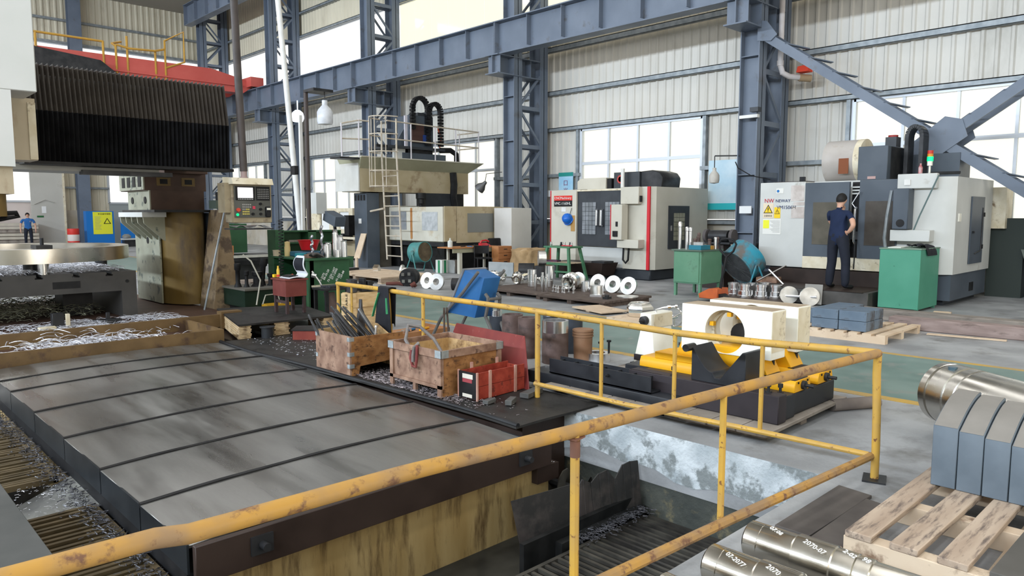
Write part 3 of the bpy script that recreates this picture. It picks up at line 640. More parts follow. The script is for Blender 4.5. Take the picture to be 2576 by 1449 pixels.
# red crate
m_redw = mat('red_wood', (.24,.028,.016), (.36,.055,.032), 12, .55, c3=(.12,.025,.018), s3=14, lo3=.55, hi3=.66, detail=9)
t = thing('red_crate', 'small red slatted wooden crate with a dark end panel', 'crate', (4.35, 4.76, Z0), rz=.04)
def rc(nm, m, x0,x1,y0,y1,z0,z1, par=None): return MB().box(x0,x1,y0,y1,z0,z1).build(nm, m, par or t, local=True)
for z0, z1 in ((.01,.12),(.125,.24)):
    rc('slat', m_redw, -.27,.31,-.11,-.095,z0,z1); rc('slat', m_redw, -.27,.31,.095,.11,z0,z1)
rc('end_panel', m_black, -.30,-.28,-.11,.11,.01,.24); rc('end_panel', m_redw, .29,.305,-.095,.095,.0,.22); rc('bottom', m_redw, -.28,.3,-.095,.095,0,.012)
ep = [c for c in t.children if c.name.startswith('end_panel')][0]
rc('label_sticker', mat('paper_white', (.62,.58,.5), None, rough=.8), -.303,-.3005,-.07,.06,.185,.225, ep); rc('label_sticker', mat('sticker_red', (.30,.05,.06), None, rough=.7), -.303,-.3005,-.06,.06,.15,.183, ep); rc('label_sticker', MATS['paper_white'], -.303,-.3005,-.06,.06,.02,.05, ep)
for bx in ((-.30,-.285,-.125,-.11,0,.25),(-.30,-.285,.11,.125,0,.25),(-.15,-.125,-.125,-.11,.005,.25),(.17,.195,-.125,-.11,.005,.25),(-.15,-.125,.11,.125,.005,.29),(.17,.195,.11,.125,.005,.29)):
    rc('batten', mat('batten_pale', (.50,.30,.24), (.42,.2,.15), 5, .6), *bx)
# red board leaning on the crate side of the railing
b = MB()
q = [(4.76,4.60),(4.80,6.0)]
b.hexa([(4.66,4.60,Z0),(4.80,6.05,.05),(4.815,6.05,.05),(4.675,4.60,Z0)], [(4.86,4.86,.47),(4.90,5.92,.48),(4.915,5.92,.48),(4.875,4.86,.47)])
tag(b.build('red_board', mat('red_board', (.14,.02,.02), (.20,.035,.03), 5, .4, .5, stretch=(1,1,.3), c3=(.34,.14,.11), s3=16, lo3=.62, hi3=.72, detail=9), bevel=.004), 'dark red plywood board leaning behind the boxes', 'board')
for (x, y, a, sx, sy, h, lb) in ((4.10,4.52,.2,.12,.06,.035,'nearest dark steel parallel block beside the red crate'),(4.22,4.38,.5,.15,.06,.045,'pale-topped steel parallel block in front of the red crate'),(4.55,4.46,.25,.26,.09,.045,'largest dark steel parallel block below the railing post')):
    b = MB(); b.cb((x,y,Z0+h/2+.002),(sx,sy,h),a); tag(b.build('steel_block', mat('block_grey', (.07,.07,.068), (.12,.12,.115), 5, .5), bevel=.004), lb, 'steel block', 'steel blocks by the red crate')
# small wooden crate with vise, behind the rail
m_pine = mat('pine_wood', (.50,.34,.16), (.64,.47,.26), 7, .7, c3=(.40,.25,.11), s3=4, lo3=.58, hi3=.75, stretch=(1,1,4))
t = thing('wooden_crate', 'pale pine crate with lettering on its side, standing behind the railing', 'crate', (5.6, 8.9, 0))
CX0, CX1, CY0, CY1 = 5.28, 5.86, 8.62, 8.86
for i in range(3):
    z0 = .08+i*.155; b = MB(); b.box(CX0, CX1, CY0, CY0+.02, z0, z0+.15); b.build('plank', m_pine, t); b = MB(); b.box(CX0, CX0+.02, CY0+.02, CY1, z0, z0+.15); b.build('plank', m_pine, t)
b = MB(); b.box(CX0+.02, CX1, CY0+.02, CY1, .08, .55); b.build('inner_box', m_pine, t)
for bx in ((CX0-.03,CX1+.04,CY0-.03,CY0-.001,.36,.42),(CX0,CX0+.08,CY0-.02,CY0-.001,.0,.55),(CX0-.02,CX0-.001,CY0-.02,CY0+.1,.0,.56),(CX0,CX1,CY0-.03,CY0-.001,0,.07)):
    b = MB(); b.box(*bx); b.build('batten', m_pine, t)
text('lettering', 'ROTARY TABLE', .075, m_black, t, (CX0-.022, CY0+.04, .02), (0,0,1), (-1,0,0), label='black stencilled lettering')
b = MB(); b.cyl((5.38,8.74,.56),(5.38,8.74,.72),.075,n=14); b.ring((5.38,8.74,.72),(5.38,8.74,.735),.08,.06,14); tag(b.build('tin_can', mat('dark_tin', (.03,.03,.035), (.06,.06,.06), 9, .4)), 'dark tin standing on the pine crate', 'tin')
b = MB(); b.box(5.5,5.68,8.68,8.82,.56,.62); b.box(5.53,5.58,8.69,8.81,.62,.74); b.box(5.61,5.69,8.69,8.81,.62,.70); b.cyl((5.47,8.75,.66),(5.74,8.75,.66),.014,n=8); tag(b.build('machine_vise', m_dark, bevel=.005), 'black machine vise on top of the pine crate', 'vise')
b = MB(); b.cb((5.72,8.66,.575),(.26,.05,.025),.05); tag(b.build('steel_flat', m_dark), 'dark flat bar lying on the pine crate', 'steel bar')
# black cloth draped over the rail
m_cloth = mat('black_cloth', (.012,.013,.018), (.02,.021,.026), 6, .85)
t = thing('work_jacket', 'black jacket with green stripes draped over the yellow railing', 'jacket', (4.55, 6.72, .3))
def clo(u, v):
    y = 6.58+.22*u; a = v
    if a < .47: x = 4.55+.035+.012*sin(u*9)+.02*(a/.47); z = .40+(.83-.40)*(a/.47) + .03*sin(u*7)*(1-a/.47)
    elif a < .53: th = (a-.47)/.06*pi; x = 4.55+.04*cos(th); z = .83+.01*sin(th)
    else: q = (a-.53)/.47; x = 4.51-.014*sin(u*9+1)-.02*q-.02*sin(u*pi)*q; z = .83-(.50+.12*(u > .7)+.1*(u<.5))*q; y += (u-.5)*.16*q
    return (x, y, z)
b = MB(); b.sheet(12, 32, clo, .008); b.build('cloth', m_cloth, t, angle=60)
m_stripe = mat('stripe_green', (.06,.35,.16), None, rough=.8)
for (p, q) in (((4.485,6.735,.77),(4.475,6.80,.62)), ((4.475,6.80,.62),(4.47,6.845,.50)), ((4.49,6.60,.72),(4.475,6.57,.55))):
    b = MB(); b.bar(p, q, .03, .006); b.build('stripe', m_stripe, t)
# ------------------------------------------------------------------ spindle and tailstock set on its timber deck
m_ivory = mat('ivory_paint', (.76,.74,.64), (.84,.83,.75), 5, .4, c3=(.40,.31,.19), s3=6, lo3=.66, hi3=.78)
m_ivoryd = mat('ivory_dirty_shaded', (.60,.52,.36), (.72,.66,.52), 5, .5, c3=(.22,.15,.085), s3=6, lo3=.58, hi3=.7)  # dirty ivory, also paints the shaded ends of the castings
m_yel = mat('machine_yellow', (.80,.40,.01), (.74,.36,.012), 4, .4, c3=(.25,.13,.03), s3=4, lo3=.66, hi3=.74)
m_blk = mat('black_oxide', (.013,.0145,.018), (.024,.026,.031), 5, .38, .5)
m_purp = mat('brown_black_steel', (.024,.019,.022), (.038,.031,.035), 3, .5, .6)
m_chrome = mat('bright_steel', (.86,.86,.87), None, rough=.22, metal=1)
m_wornwood = mat('worn_wood', (.20,.16,.13), (.30,.25,.21), 5, .8, c3=(.09,.07,.06), s3=3, lo3=.56, hi3=.68, stretch=(.6,4,4))
m_deck = mat('deck_plank', (.22,.19,.16), (.32,.28,.24), 4, .8, c3=(.12,.10,.085), s3=3, lo3=.56, hi3=.68)
t = thing('timber_deck', 'worn timber skid carrying the yellow and white spindle set', 'skid', (5.5, 3.4, 0))
for i in range(9):
    y0 = 2.36+i*.24; b = MB(); b.hexa([(4.76+.03*sin(i*3),y0,.055),(6.25,y0+.03,.06),(6.25,y0+.26,.06),(4.76+.03*sin(i*3),y0+.23,.055)],[(4.76+.03*sin(i*3),y0,.085),(6.25,y0+.03,.088),(6.25,y0+.26,.088),(4.76+.03*sin(i*3),y0+.23,.085)]); b.build('plank', m_deck, t, bevel=.004)
for x in (4.95, 5.5, 6.1):
    b = MB(); b.box(x-.05, x+.05, 2.42, 4.5, 0, .055); b.build('runner', m_wornwood, t)
b = MB(); b.cyl((6.02,2.42,.05),(6.42,2.20,.05),.05,n=12); tag(b.build('timber_roller', mat('roller_wood', (.13,.11,.10), (.19,.16,.14), 5, .8)), 'short dark round timber under the corner of the skid', 'timber')
def holed(b, X0, X1, y0, y1, z0, z1, cy, cz, r, n=40):
    out = []; 
    for k in range(n):
        a = 2*pi*k/n; c, s = cos(a), sin(a)
        f_ = min(((y1-cy)/c if c > 1e-6 else (y0-cy)/c if c < -1e-6 else 1e9), ((z1-cz)/s if s > 1e-6 else (z0-cz)/s if s < -1e-6 else 1e9)); out.append((cy+c*f_, cz+s*f_))
    # snap nearest ring points to the corners
    for (qy, qz) in ((y0,z0),(y0,z1),(y1,z0),(y1,z1)):
        k = min(range(n), key=lambda i: (out[i][0]-qy)**2+(out[i][1]-qz)**2); out[k] = (qy, qz)
    inn = [(cy+r*cos(2*pi*k/n), cz+r*sin(2*pi*k/n)) for k in range(n)]
    vs_ = [(X0,)+p for p in out]+[(X0,)+p for p in inn]+[(X1,)+p for p in out]+[(X1,)+p for p in inn]; fs = []
    for k in range(n):
        q = (k+1) % n; fs += [(k,q,n+q,n+k),(2*n+k,3*n+k,3*n+q,2*n+q),(n+k,n+q,3*n+q,3*n+k),(k,2*n+k,2*n+q,q)]
    b.add(vs_, fs); return b
b = MB(); b.box(5.02,5.15,2.40,3.75,.088,.30); tag(b.build('steel_beam', m_purp, bevel=.006), 'nearest brown-black square beam under the V-block', 'beam')
b = MB(); b.box(5.18,5.33,2.42,3.75,.088,.27); tag(b.build('steel_beam', m_blk, bevel=.006), 'second black square beam with clamping bolts under the yellow slides', 'beam')
for i, (x, y, z) in enumerate(((5.10,2.52,.30),(5.25,2.50,.27),(5.08,3.34,.30))):
    b = MB(); b.cyl((x,y,z),(x,y,z+.012),.024,n=10); b.cyl((x,y,z),(x,y,z+.05),.011,n=8); b.cyl((x,y,z+.045),(x,y,z+.075),.019,n=6); tag(b.build('clamp_bolt', m_dark), ('steel clamp bolt on the end of the brown-black beam','black clamp bolt on the end of the second beam','clamp bolt on the beam left of the V-block')[i], 'bolt')
b = MB(); b.box(5.36,6.1,2.44,4.05,.088,.255); tag(b.build('base_block', m_blk, bevel=.008), 'black machine base block under the yellow slides', 'machine base')
# V-block
b = MB(); yc, zc_ = 2.93, .33; pr = [(2.69,.30),(3.16,.30),(3.16,.575)]
for k in range(8): a = k/7; pr.append((3.14-.17*a, .575-.02-.17*sin(a*pi/2)))
pr += [(2.95,.345),(2.90,.345),(2.86,.40),(2.72,.575),(2.69,.575)]
b.prism(pr, 'x', 5.06, 5.36); t = b.build('v_block', m_blk, bevel=.004); tag(t, 'large black V-block standing on the beam before the white castings', 'V-block')
b = MB(); b.cyl((5.0,3.18,.56),(5.12,3.18,.56),.03,n=14); b.build('knob', m_dark, t)
def slide(x0, x1, which):
    t = thing('cross_slide', which, 'machine slide', ((x0+x1)/2, 3.2, .255))
    b = MB(); b.prism([(x0,.255),(x1,.255),(x1,.30),(x1-.02,.345),(x0+.02,.345),(x0,.30)], 'y', 2.45, 3.9); b.build('base', m_yel, t, bevel=.004)
    b = MB(); b.box(x0+.02,x1-.02,3.25,3.75,.345,.405); b.build('saddle', m_yel, t, bevel=.004)
    b = MB(); b.box(x0+.03,x1-.03,2.46,2.72,.345,.35); b.build('top_plate', m_blk, t)
    xm = (x0+x1)/2; b = MB(); b.cyl((xm,2.45,.30),(xm,2.425,.30),.035,n=14); b.cyl((xm,2.425,.30),(xm,2.36,.30),.014,n=10); b.build('screw', m_dark, t)
    for dx in (-.08, .08): b = MB(); b.box(xm+dx-.008,xm+dx+.008,2.444,2.452,.32,.335); b.build('stop', m_black, t)
    b = MB(); b.box(x0+.04, x1-.03, 2.72, 3.2, .345, .53) if 0 else b.prism([(2.70,.345),(2.80,.53),(3.50,.53),(3.56,.345)], 'x', x0+.05, x1+.0); b.build('upright', m_yel, t, bevel=.004)
    for y in (2.74, 3.62): b = MB(); b.cyl((x1-.05,y,.40),(x1-.05,y,.46),.012,n=8); b.cyl((x1-.05,y,.45),(x1-.05,y,.475),.02,n=6); b.build('bolt', m_dark, t)
slide(5.38,5.66,'yellow cross slide under the nearer white casting'); slide(5.80,6.08,'yellow cross slide under the rear white casting')
for x0, x1, y0, y1, z0, z1, lb in ((5.42,5.66,2.67,3.49,.53,.86,'nearer white headstock casting with a round bore'),(5.92,6.16,2.69,3.52,.53,.85,'rear white headstock casting partly behind the first')):
    t = thing('headstock_casting', lb, 'machine casting', ((x0+x1)/2, (y0+y1)/2, z0))
    b = MB(); holed(b, x0, x1, y0, y1, z0, z1, (y0+y1)/2, z0+.125, .19 if x0 < 5.8 else .15) if 0 else holed(b, x0, x1, y0, y1, z0-.06, z1, (y0+y1)/2, z0+.125, .18)
    b.build('body', [m_ivory], t, bevel=.004)
    b = MB(); b.ring((x0+.10,(y0+y1)/2,z0+.125),(x0+.13,(y0+y1)/2,z0+.125),.18,.155,36); b.build('bore_rib', m_ivoryd, t)
    b = MB(); b.box(x0+.01,x1-.01,y0-.003,y0,z0+.0,z1-.01); b.build('end_face_shaded', m_ivoryd, t)  # end turned from the light: its shade is put into the colour
    b = MB(); b.box(x0+.008,x1-.008,y0+.01,y1-.01,z1,z1+.003); b.build('dirty_top', mat('dirty_top', (.34,.26,.18), (.55,.47,.36), 4, .6, stretch=(1,.3,1)), t)
    for (dy, dz) in ((.14,.06),(-.02,.15)): b = MB(); b.box(x0+.03,x0+.07,(y0+y1)/2+dy-.018,(y0+y1)/2+dy+.018,z0+.10+dz,z0+.135+dz); b.build('bore_lug', m_yel, t)
b = MB(); b.lathe([(.05,0),(.10,.0),(.10,.08),(.07,.1),(.07,.2)], (5.7,3.08,.60), (1,0,0), 20); tag(b.build('spindle_nose', m_dark), 'dark spindle nose inside the casting bore', 'spindle')
# tailstock
t = thing('tailstock', 'white tailstock with a live centre and handwheel behind the channel beam', 'tailstock', (6.2, 4.3, 0))
b = MB(); b.box(6.0,6.42,4.17,4.47,.0,.12); b.build('foot', m_blk, t, bevel=.004)
b = MB(); b.hexa([(6.03,4.18,.12),(6.40,4.18,.12),(6.40,4.45,.12),(6.03,4.45,.12)],[(6.06,4.245,.48),(6.40,4.245,.48),(6.40,4.385,.48),(6.06,4.385,.48)]); b.hexa([(6.04,4.24,.48),(6.42,4.24,.48),(6.42,4.39,.48),(6.04,4.39,.48)],[(6.04,4.25,.63),(6.42,4.25,.63),(6.42,4.38,.63),(6.04,4.38,.63)])
b.build('body', m_ivory, t, bevel=.006)
b = MB(); b.box(6.08,6.40,4.236,4.242,.49,.62); b.build('browner_side', m_ivoryd, t)  # browner ivory on the right side face
b = MB(); b.lathe([(.045,0),(.045,.05),(.028,.055),(.0,.12)], (6.045,4.315,.56), (-1,0,0), 16); b.build('live_centre', m_dark, t)
b = MB(); R = .10; c0 = Vector((6.52,4.29,.55)); b.tube([(c0.x,c0.y+R*cos(a),c0.z+R*sin(a)) for a in [2*pi*i/20 for i in range(21)]], .009, 6)
for k in range(3): a = 2*pi*k/3+.5; b.cyl(c0, c0+Vector((0,R*cos(a),R*sin(a))), .008, n=6)
b.cyl((6.40,4.29,.55),(6.56,4.29,.55),.018,n=10); b.build('handwheel', m_chrome, t)
b = MB(); b.tube([(6.2,4.30,.63),(6.2,4.30,.66),(6.22,4.22,.685),(6.3,4.12,.70)], .009, 6); b.cyl((6.24,4.19,.69),(6.26,4.165,.693),.02,n=10); b.cyl((6.29,4.13,.70),(6.3,4.11,.70),.018,n=10); b.build('clamp_lever', m_chrome, t)
b = MB(); b.box(6.0,6.02,4.19,4.42,.15,.21); b.box(5.99,6.0,4.19,4.40,.16,.20); b.cyl((5.995,4.30,.10),(5.995,4.30,.16),.01,n=8); b.build('clamp_bar', m_purp, t)
# channel beams
t = thing('channel_beam', 'black U-channel with cross ribs lying on a longer box beam', 'channel', (4.95, 4.0, .16))
b = MB(); b.box(4.88,4.89,3.42,4.55,.165,.30); b.box(5.03,5.04,3.42,4.55,.165,.30); b.box(4.88,5.04,3.42,4.55,.165,.175); b.build('channel', m_blk, t)
for i in range(7): b = MB(); b.box(4.89,5.03,3.5+i*.165,3.51+i*.165,.175,.28); b.build('rib', m_blk, t)
b = MB(); b.cyl((4.88,3.86,.25),(4.85,3.86,.25),.014,n=8); b.cyl((4.85,3.86,.25),(4.82,3.85,.25),.006,n=6); b.build('bolt', m_dark, t)
b = MB(); b.box(4.86,5.12,3.2,4.82,.04,.16); tag(b.build('box_beam', m_blk, bevel=.012, seg=2), 'long black box beam on the floor behind the railing', 'beam')
b = MB(); b.box(4.9,5.0,3.3,3.4,.0,.04); b.box(4.9,5.08,4.6,4.7,0,.04); tag(b.build('packing_wood', m_wornwood), 'wooden packing under the long black box beam', 'timber')

# ------------------------------------------------------------------ steel rings, cylinders
m_brownst = mat('brown_forging', (.085,.055,.047), (.14,.095,.085), 8, .5, c3=(.04,.034,.034), s3=6, lo3=.55, hi3=.7)
m_bluest = mat('blue_black_forging', (.035,.042,.055), (.055,.062,.075), 3, .45)
def sleeve(x, y, r, h, ri, m, lb, capz=None, capr=None):
    t = thing('steel_sleeve', lb, 'steel sleeve', (x, y, .0), group='steel sleeves by the railing')
    b = MB(); hh = capz if capz else h
    if capr: b.lathe([(r,0),(r,h),(0.0,h)], (x,y,0), n=32)
    else: b.lathe([(ri,0),(r,0),(r,hh),(r,hh)] if capz else [(ri,0),(r,0),(r,h),(ri,h),(ri,0)], (x,y,0), n=32, caps=False)
    b.build('body', m, t, angle=15)
    if capr: b = MB(); b.lathe([(capr,0),(capr,.07),(0,.07)], (x,y,h), n=28, caps=False); b.build('turned_end', m_chrome, t, angle=15)
    elif capz: b = MB(); b.lathe([(r,0),(r*1.0,0),(r*1.0,h-capz),(ri,h-capz),(ri,-capz)], (x,y,capz), n=32, caps=False); b.build('turned_end', m_chrome, t, angle=15)
sleeve(5.86,5.38,.145,.47,.115,m_brownst,'brown steel sleeve with a wide bright machined top band',capz=.34)
sleeve(5.86,5.80,.115,.46,.075,m_brownst,'thick-walled brown steel sleeve next to the bright-topped one')
sleeve(6.04,6.24,.125,.435,.10,m_brownst,'brown steel sleeve with flaking scale')
sleeve(6.22,6.72,.09,.35,.0,m_bluest,'blue-black steel sleeve with a small bright turned end',capr=.07)
sleeve(6.5,6.05,.09,.39,.0,m_bluest,'rear dark cylinder with a bright turned end behind the scaled sleeve',capr=.07)
sleeve(6.45,5.66,.13,.42,.10,m_bluest,'dark rear sleeve behind the bright-topped one')
b = MB(); b.cyl((6.14,5.22,0),(6.14,5.22,.36),.1,.11,n=20)
for z in (.28,.31,.34): b.ring((6.14,5.22,z),(6.14,5.22,z+.015),.118,.1,20)
tag(b.build('plastic_bucket', mat('bucket_brown', (.25,.13,.07), (.3,.17,.1), 6, .6)), 'brown ribbed bucket behind the bright-topped sleeve', 'bucket')
t = thing('drill_jig_ring', 'bright ring with four black T-bolts beside the channel', 'jig ring', (6.25,5.15,0))
b = MB(); b.ring((6.25,5.10,.0),(6.25,5.10,.10),.14,.085,28); b.build('ring', m_chrome, t)
for k in range(5): a = 2*pi*k/5+.3; x, y = 6.25+.125*cos(a), 5.10+.125*sin(a); b = MB(); b.cyl((x,y,.10),(x,y,.22),.012,n=8); b.cyl((x,y,.22),(x,y,.24),.025,n=8); b.build('t_bolt', m_black, t)
# blue tipped barrow behind the railing
m_btub = mat('barrow_blue', (.02,.10,.27), (.03,.14,.35), 3, .45, c3=(.10,.12,.15), s3=3, lo3=.58, hi3=.72)
t = thing('wheelbarrow', 'blue wheelbarrow stood on its handles behind the railing', 'wheelbarrow', (6.1, 7.0, 0))
rimA = [(5.94,7.36,.36),(6.30,7.36,.36),(6.30,7.02,.93),(5.94,7.02,.93)]; botA = [(5.98,6.86,.33),(6.26,6.86,.33),(6.26,6.68,.84),(5.98,6.68,.84)]
def lerp(p, q, f_): return tuple(a+(c-a)*f_ for a, c in zip(p, q))
b = MB(); inn = [lerp(p, (6.12,7.19,.645), .06) for p in rimA]; inb = [lerp(lerp(p, (6.12,6.76,.58), .06), (6.12,7.19,.645), .05) for p in botA]
v8 = rimA+botA+inn+inb
fs = [(0,1,5,4),(1,2,6,5),(2,3,7,6),(3,0,4,7),(4,5,6,7),(8,12,13,9),(9,13,14,10),(10,14,15,11),(11,15,12,8),(12,15,14,13),(0,8,9,1),(1,9,10,2),(2,10,11,3),(3,11,8,0)]
b.add(v8, fs); b.build('tub', m_btub, t, bevel=.02, seg=2)
b = MB(); b.tube(rimA+[rimA[0]], .02, 8); b.build('rim', mat('rim_grey', (.13,.14,.15), (.22,.22,.23), 6, .5), t)
m_tubef = mat('frame_grey', (.09,.085,.08), (.14,.13,.12), 6, .5)
for x, q in ((5.90,6.02), (6.34,6.22)):
    b = MB(); b.tube([(x,7.62,.02),(x,7.42,.30),(x,7.0,.64),(x,6.70,.92)], .02, 8); b.build('handle', m_tubef, t)
    b = MB(); b.tube([(q,6.70,.64),(q,6.655,.60),(q,6.66,.50),(q,6.70,.36),(q,6.62,.24),(q,6.58,.16)], .022, 8); b.build('leg', m_tubef, t)
b = MB(); b.cyl((6.02,6.64,.58),(6.22,6.64,.58),.02,n=8); b.build('leg_brace', m_tubef, t)
for k, (x, y) in enumerate(((5.22,6.52),(5.25,6.5))):
    b = MB(); b.cyl((x+.04*k,y,.0),(x,y+.01*k,.56),.012,n=8); tag(b.build('steel_rod', mat('rod_brown', (.09,.065,.055), None, rough=.6)), ('left of two brown rods standing behind the framed box','right of two brown rods standing behind the framed box')[k], 'steel rod')
# tray of parts on the floor behind the jacket
t = thing('parts_tray', 'shallow wooden tray of small parts on the floor beyond the jacket', 'tray', (5.9,8.0,0))
b = MB(); b.box(5.3,6.3,7.75,8.3,0,.04); b.box(5.3,6.3,7.75,7.77,.04,.08); b.box(6.28,6.3,7.75,8.3,.04,.08); b.build('tray', mat('tray_wood', (.33,.15,.06), (.42,.2,.09), 4, .6), t)
for i, (x, y, c, l) in enumerate(((5.6,7.95,'bright','bright clamp parts'),(5.85,8.05,'blue','blue tool handle'),(6.05,8.0,'yel','yellow tool handle'))):
    b = MB(); 
    if c == 'bright': [b.cb((x+.07*j,y+.03*j,.06),(.09,.03,.03),j) for j in range(4)]
    else: b.tube([(x-.1,y-.04,.055),(x,y,.06),(x+.12,y+.06,.055)], .018, 8)
    tag(b.build('hand_tool', {'bright': m_chrome, 'blue': mat('tool_blue', (.03,.16,.36), None, rough=.5), 'yel': m_yel}[c]), l+' in the wooden parts tray', 'tool')

# ------------------------------------------------------------------ right foreground
t = thing('machined_roller', 'large bright machined steel roller at the right edge', 'steel roller', (6.0,1.62,0))
e0 = Vector((6.0,1.61,.315)); dd = Vector((-.565,-.825,0)).normalized()
b = MB(); b.lathe([(.0,0),(.205,0),(.222,.02),(.222,.075),(.205,.08),(.205,.095),(.224,.10),(.224,.24),(.215,.245),(.215,.262),(.224,.268),(.224,.34),(.218,.345),(.218,.355),(.224,.36),(.224,2.6),(0,2.6)], e0, dd, 48, caps=False); b.build('shell', mat('ground_steel', (.50,.48,.44), (.60,.58,.54), 3, .2, .3, metal=1, stretch=(1,1,1)), t, angle=13)
hp = e0+dd*.17+Vector((dd.y,-dd.x,0))*0+Vector((-.06,.04,.214)); b = MB(); b.cyl(hp-Vector((0,0,.02)), hp+Vector((0,0,.008)), .03, n=16); b.build('oil_hole', mat('hole_blue', (.10,.16,.2), None, rough=.2, metal=.5), t)
for s in (.5, 1.8):
    c = e0+dd*s; b = MB(); b.cb((c.x,c.y,.045),(.4,.2,.09),atan2(dd.y,dd.x)+pi/2); tag(b.build('timber_chock', m_wornwood), 'wooden chock under the bright roller, %s end' % ('far' if s < 1 else 'near'), 'timber')
# curved guide blocks
m_gb = mat('phosphate_grey', (.10,.125,.15), (.135,.165,.195), 4, .5, .6)
m_gbt = mat('ground_top', (.20,.185,.165), (.26,.24,.215), 3, .5, c3=(.30,.2,.17), s3=2.5, lo3=.66, hi3=.75)
yb = [1.21,1.085,.965,.845,.725]
for i in range(4):
    t = thing('arc_segment_block', 'grey steel block with curved top, ' + ('farthest left of the row','second from the left in the row','third from the left in the row','rightmost of the row')[i] + ' on the pallet', 'steel block', (4.6, (yb[i]+yb[i+1])/2, .14), group='arc segment blocks')
    y1, y0 = yb[i]-.002, yb[i+1]+.002; zf = .475-.012*i; pr = [(4.38,.14),(4.38,zf)]
    for k in range(1, 10): a = k/9; pr.append((4.38+.42*a, zf+.13*sin(a*pi/2)))
    pr += [(4.80,.14)]
    b = MB(); b.prism(pr, 'y', y0, y1); b.build('body', m_gb, t, bevel=.003)
    b = MB(); q = [p for p in pr[1:-1]]
    vs_ = [(p[0], y0+.004, p[1]+.0015) for p in q]+[(p[0], y1-.004, p[1]+.0015) for p in q]; n = len(q)
    b.add(vs_, [(k,k+1,n+k+1,n+k) for k in range(n-1)]); b.build('ground_face', m_gbt, t)
# pallet
m_pal = mat('pallet_wood', (.36,.27,.20), (.48,.38,.29), 3, .8, c3=(.15,.115,.095), s3=7, lo3=.5, hi3=.64, stretch=(.6,4,4), detail=9)
m_palp = mat('pallet_pale', (.58,.44,.31), (.66,.53,.39), 3, .8, c3=(.22,.14,.09), s3=3.5, lo3=.58, hi3=.68)
t = thing('timber_pallet', 'open slatted timber pallet at the lower right carrying the grey blocks', 'pallet', (4.1,.7,0))
for x in (3.46, 4.05, 4.62):
    b = MB(); b.box(x, x+.09, .0, 1.31, .0, .105); b.build('stringer', m_palp, t, bevel=.004)
r = random.Random(5)
for i in range(7):
    y1 = 1.30-i*.195; b = MB(); dx = r.uniform(-.03,.03); m = m_pal if i != 3 else mat('pallet_dark', (.085,.08,.07), (.12,.11,.1), 3, .8)
    b.hexa([(3.44+dx,y1-.12,.105),(4.78,y1-.12-.02*(i%2),.105),(4.78,y1-.02*(i%2),.105),(3.44+dx,y1,.105)],[(3.44+dx,y1-.12,.138),(4.78,y1-.12-.02*(i%2),.138),(4.78,y1-.02*(i%2),.138),(3.44+dx,y1,.138)]); b.build('slat', m, t, bevel=.004)
for i in range(6):
    y1 = 1.18-i*.2; b = MB(); b.box(3.5,4.7,y1-.07,y1,.0,.015); b.build('bottom_slat', m_palp, t)
for i, (x0, x1, y0, y1, lb) in enumerate(((3.52,4.30,1.50,1.68,'dark weathered board on the floor beside the shafts, outer one'),(3.50,4.20,1.33,1.49,'dark weathered board on the floor next to the pallet'))):
    b = MB(); b.hexa([(x0,y0,0),(x1,y0-.02,0),(x1+.03,y1,0),(x0,y1,0)],[(x0,y0,.02),(x1,y0-.02,.02),(x1+.03,y1,.02),(x0,y1,.02)]); tag(b.build('floor_board', mat('dark_board', (.075,.065,.06), (.115,.10,.09), 4, .7), bevel=.003), lb, 'board')
# stepped shafts with chalk marks
m_shaft = mat('turned_shaft', (.47,.44,.38), (.58,.55,.49), 5, .17, .26, metal=1)
m_chalk = mat('chalk', (.85,.85,.83), None, rough=.9)
def shaft(x, y, lb, prof, marks):
    t = thing('stepped_shaft', lb, 'steel shaft', (x, y, 0), group='turned shafts at the bottom right')
    R0 = max(p[0] for p in prof)
    b = MB(); b.lathe(prof, (x, y, R0+.012), (0,-1,0), 40, caps=False); b.build('shaft', m_shaft, t, angle=13)
    for (yy, a, s, sz, rad) in marks:
        n = Vector((-sin(a), 0, cos(a))); o = Vector((x, y-yy, R0+.012))+n*(rad+.001)
        text('chalk_mark', s, sz, m_chalk, t, tuple(o), (-.35,-1,-.1), tuple(n), label='white chalk numbers')
P1 = [(0,0),(.078,0),(.086,.008),(.086,.07),(.0855,.072),(.0865,.075),(.0865,.225),(.084,.23),(.094,.235),(.094,.40),(.088,.405),(.088,.49),(.084,.495),(.084,.555),(.079,.56),(.079,1.0),(.075,1.01),(.075,2.0),(0,2.0)]
shaft(3.10,1.60,'long stepped bright shaft with chalk marks nearest the pallet', P1, ((.10,.15,'07.08',.032,.0875),(.27,.45,'2070-07',.034,.095),(.43,.15,'2-02',.034,.089),(.51,.25,'98',.036,.085)))
shaft(2.75,1.60,'second stepped bright shaft lying on the floor before the railing', P1, ((.09,.4,'07-2077',.032,.0875),(.27,.35,'2070',.034,.095)))
shaft(2.38,1.60,'leftmost stepped bright shaft only its end showing at the bottom edge', P1, ())
for i, x in enumerate((3.10, 2.75, 2.38)):
    for s in (-1, 1): pass
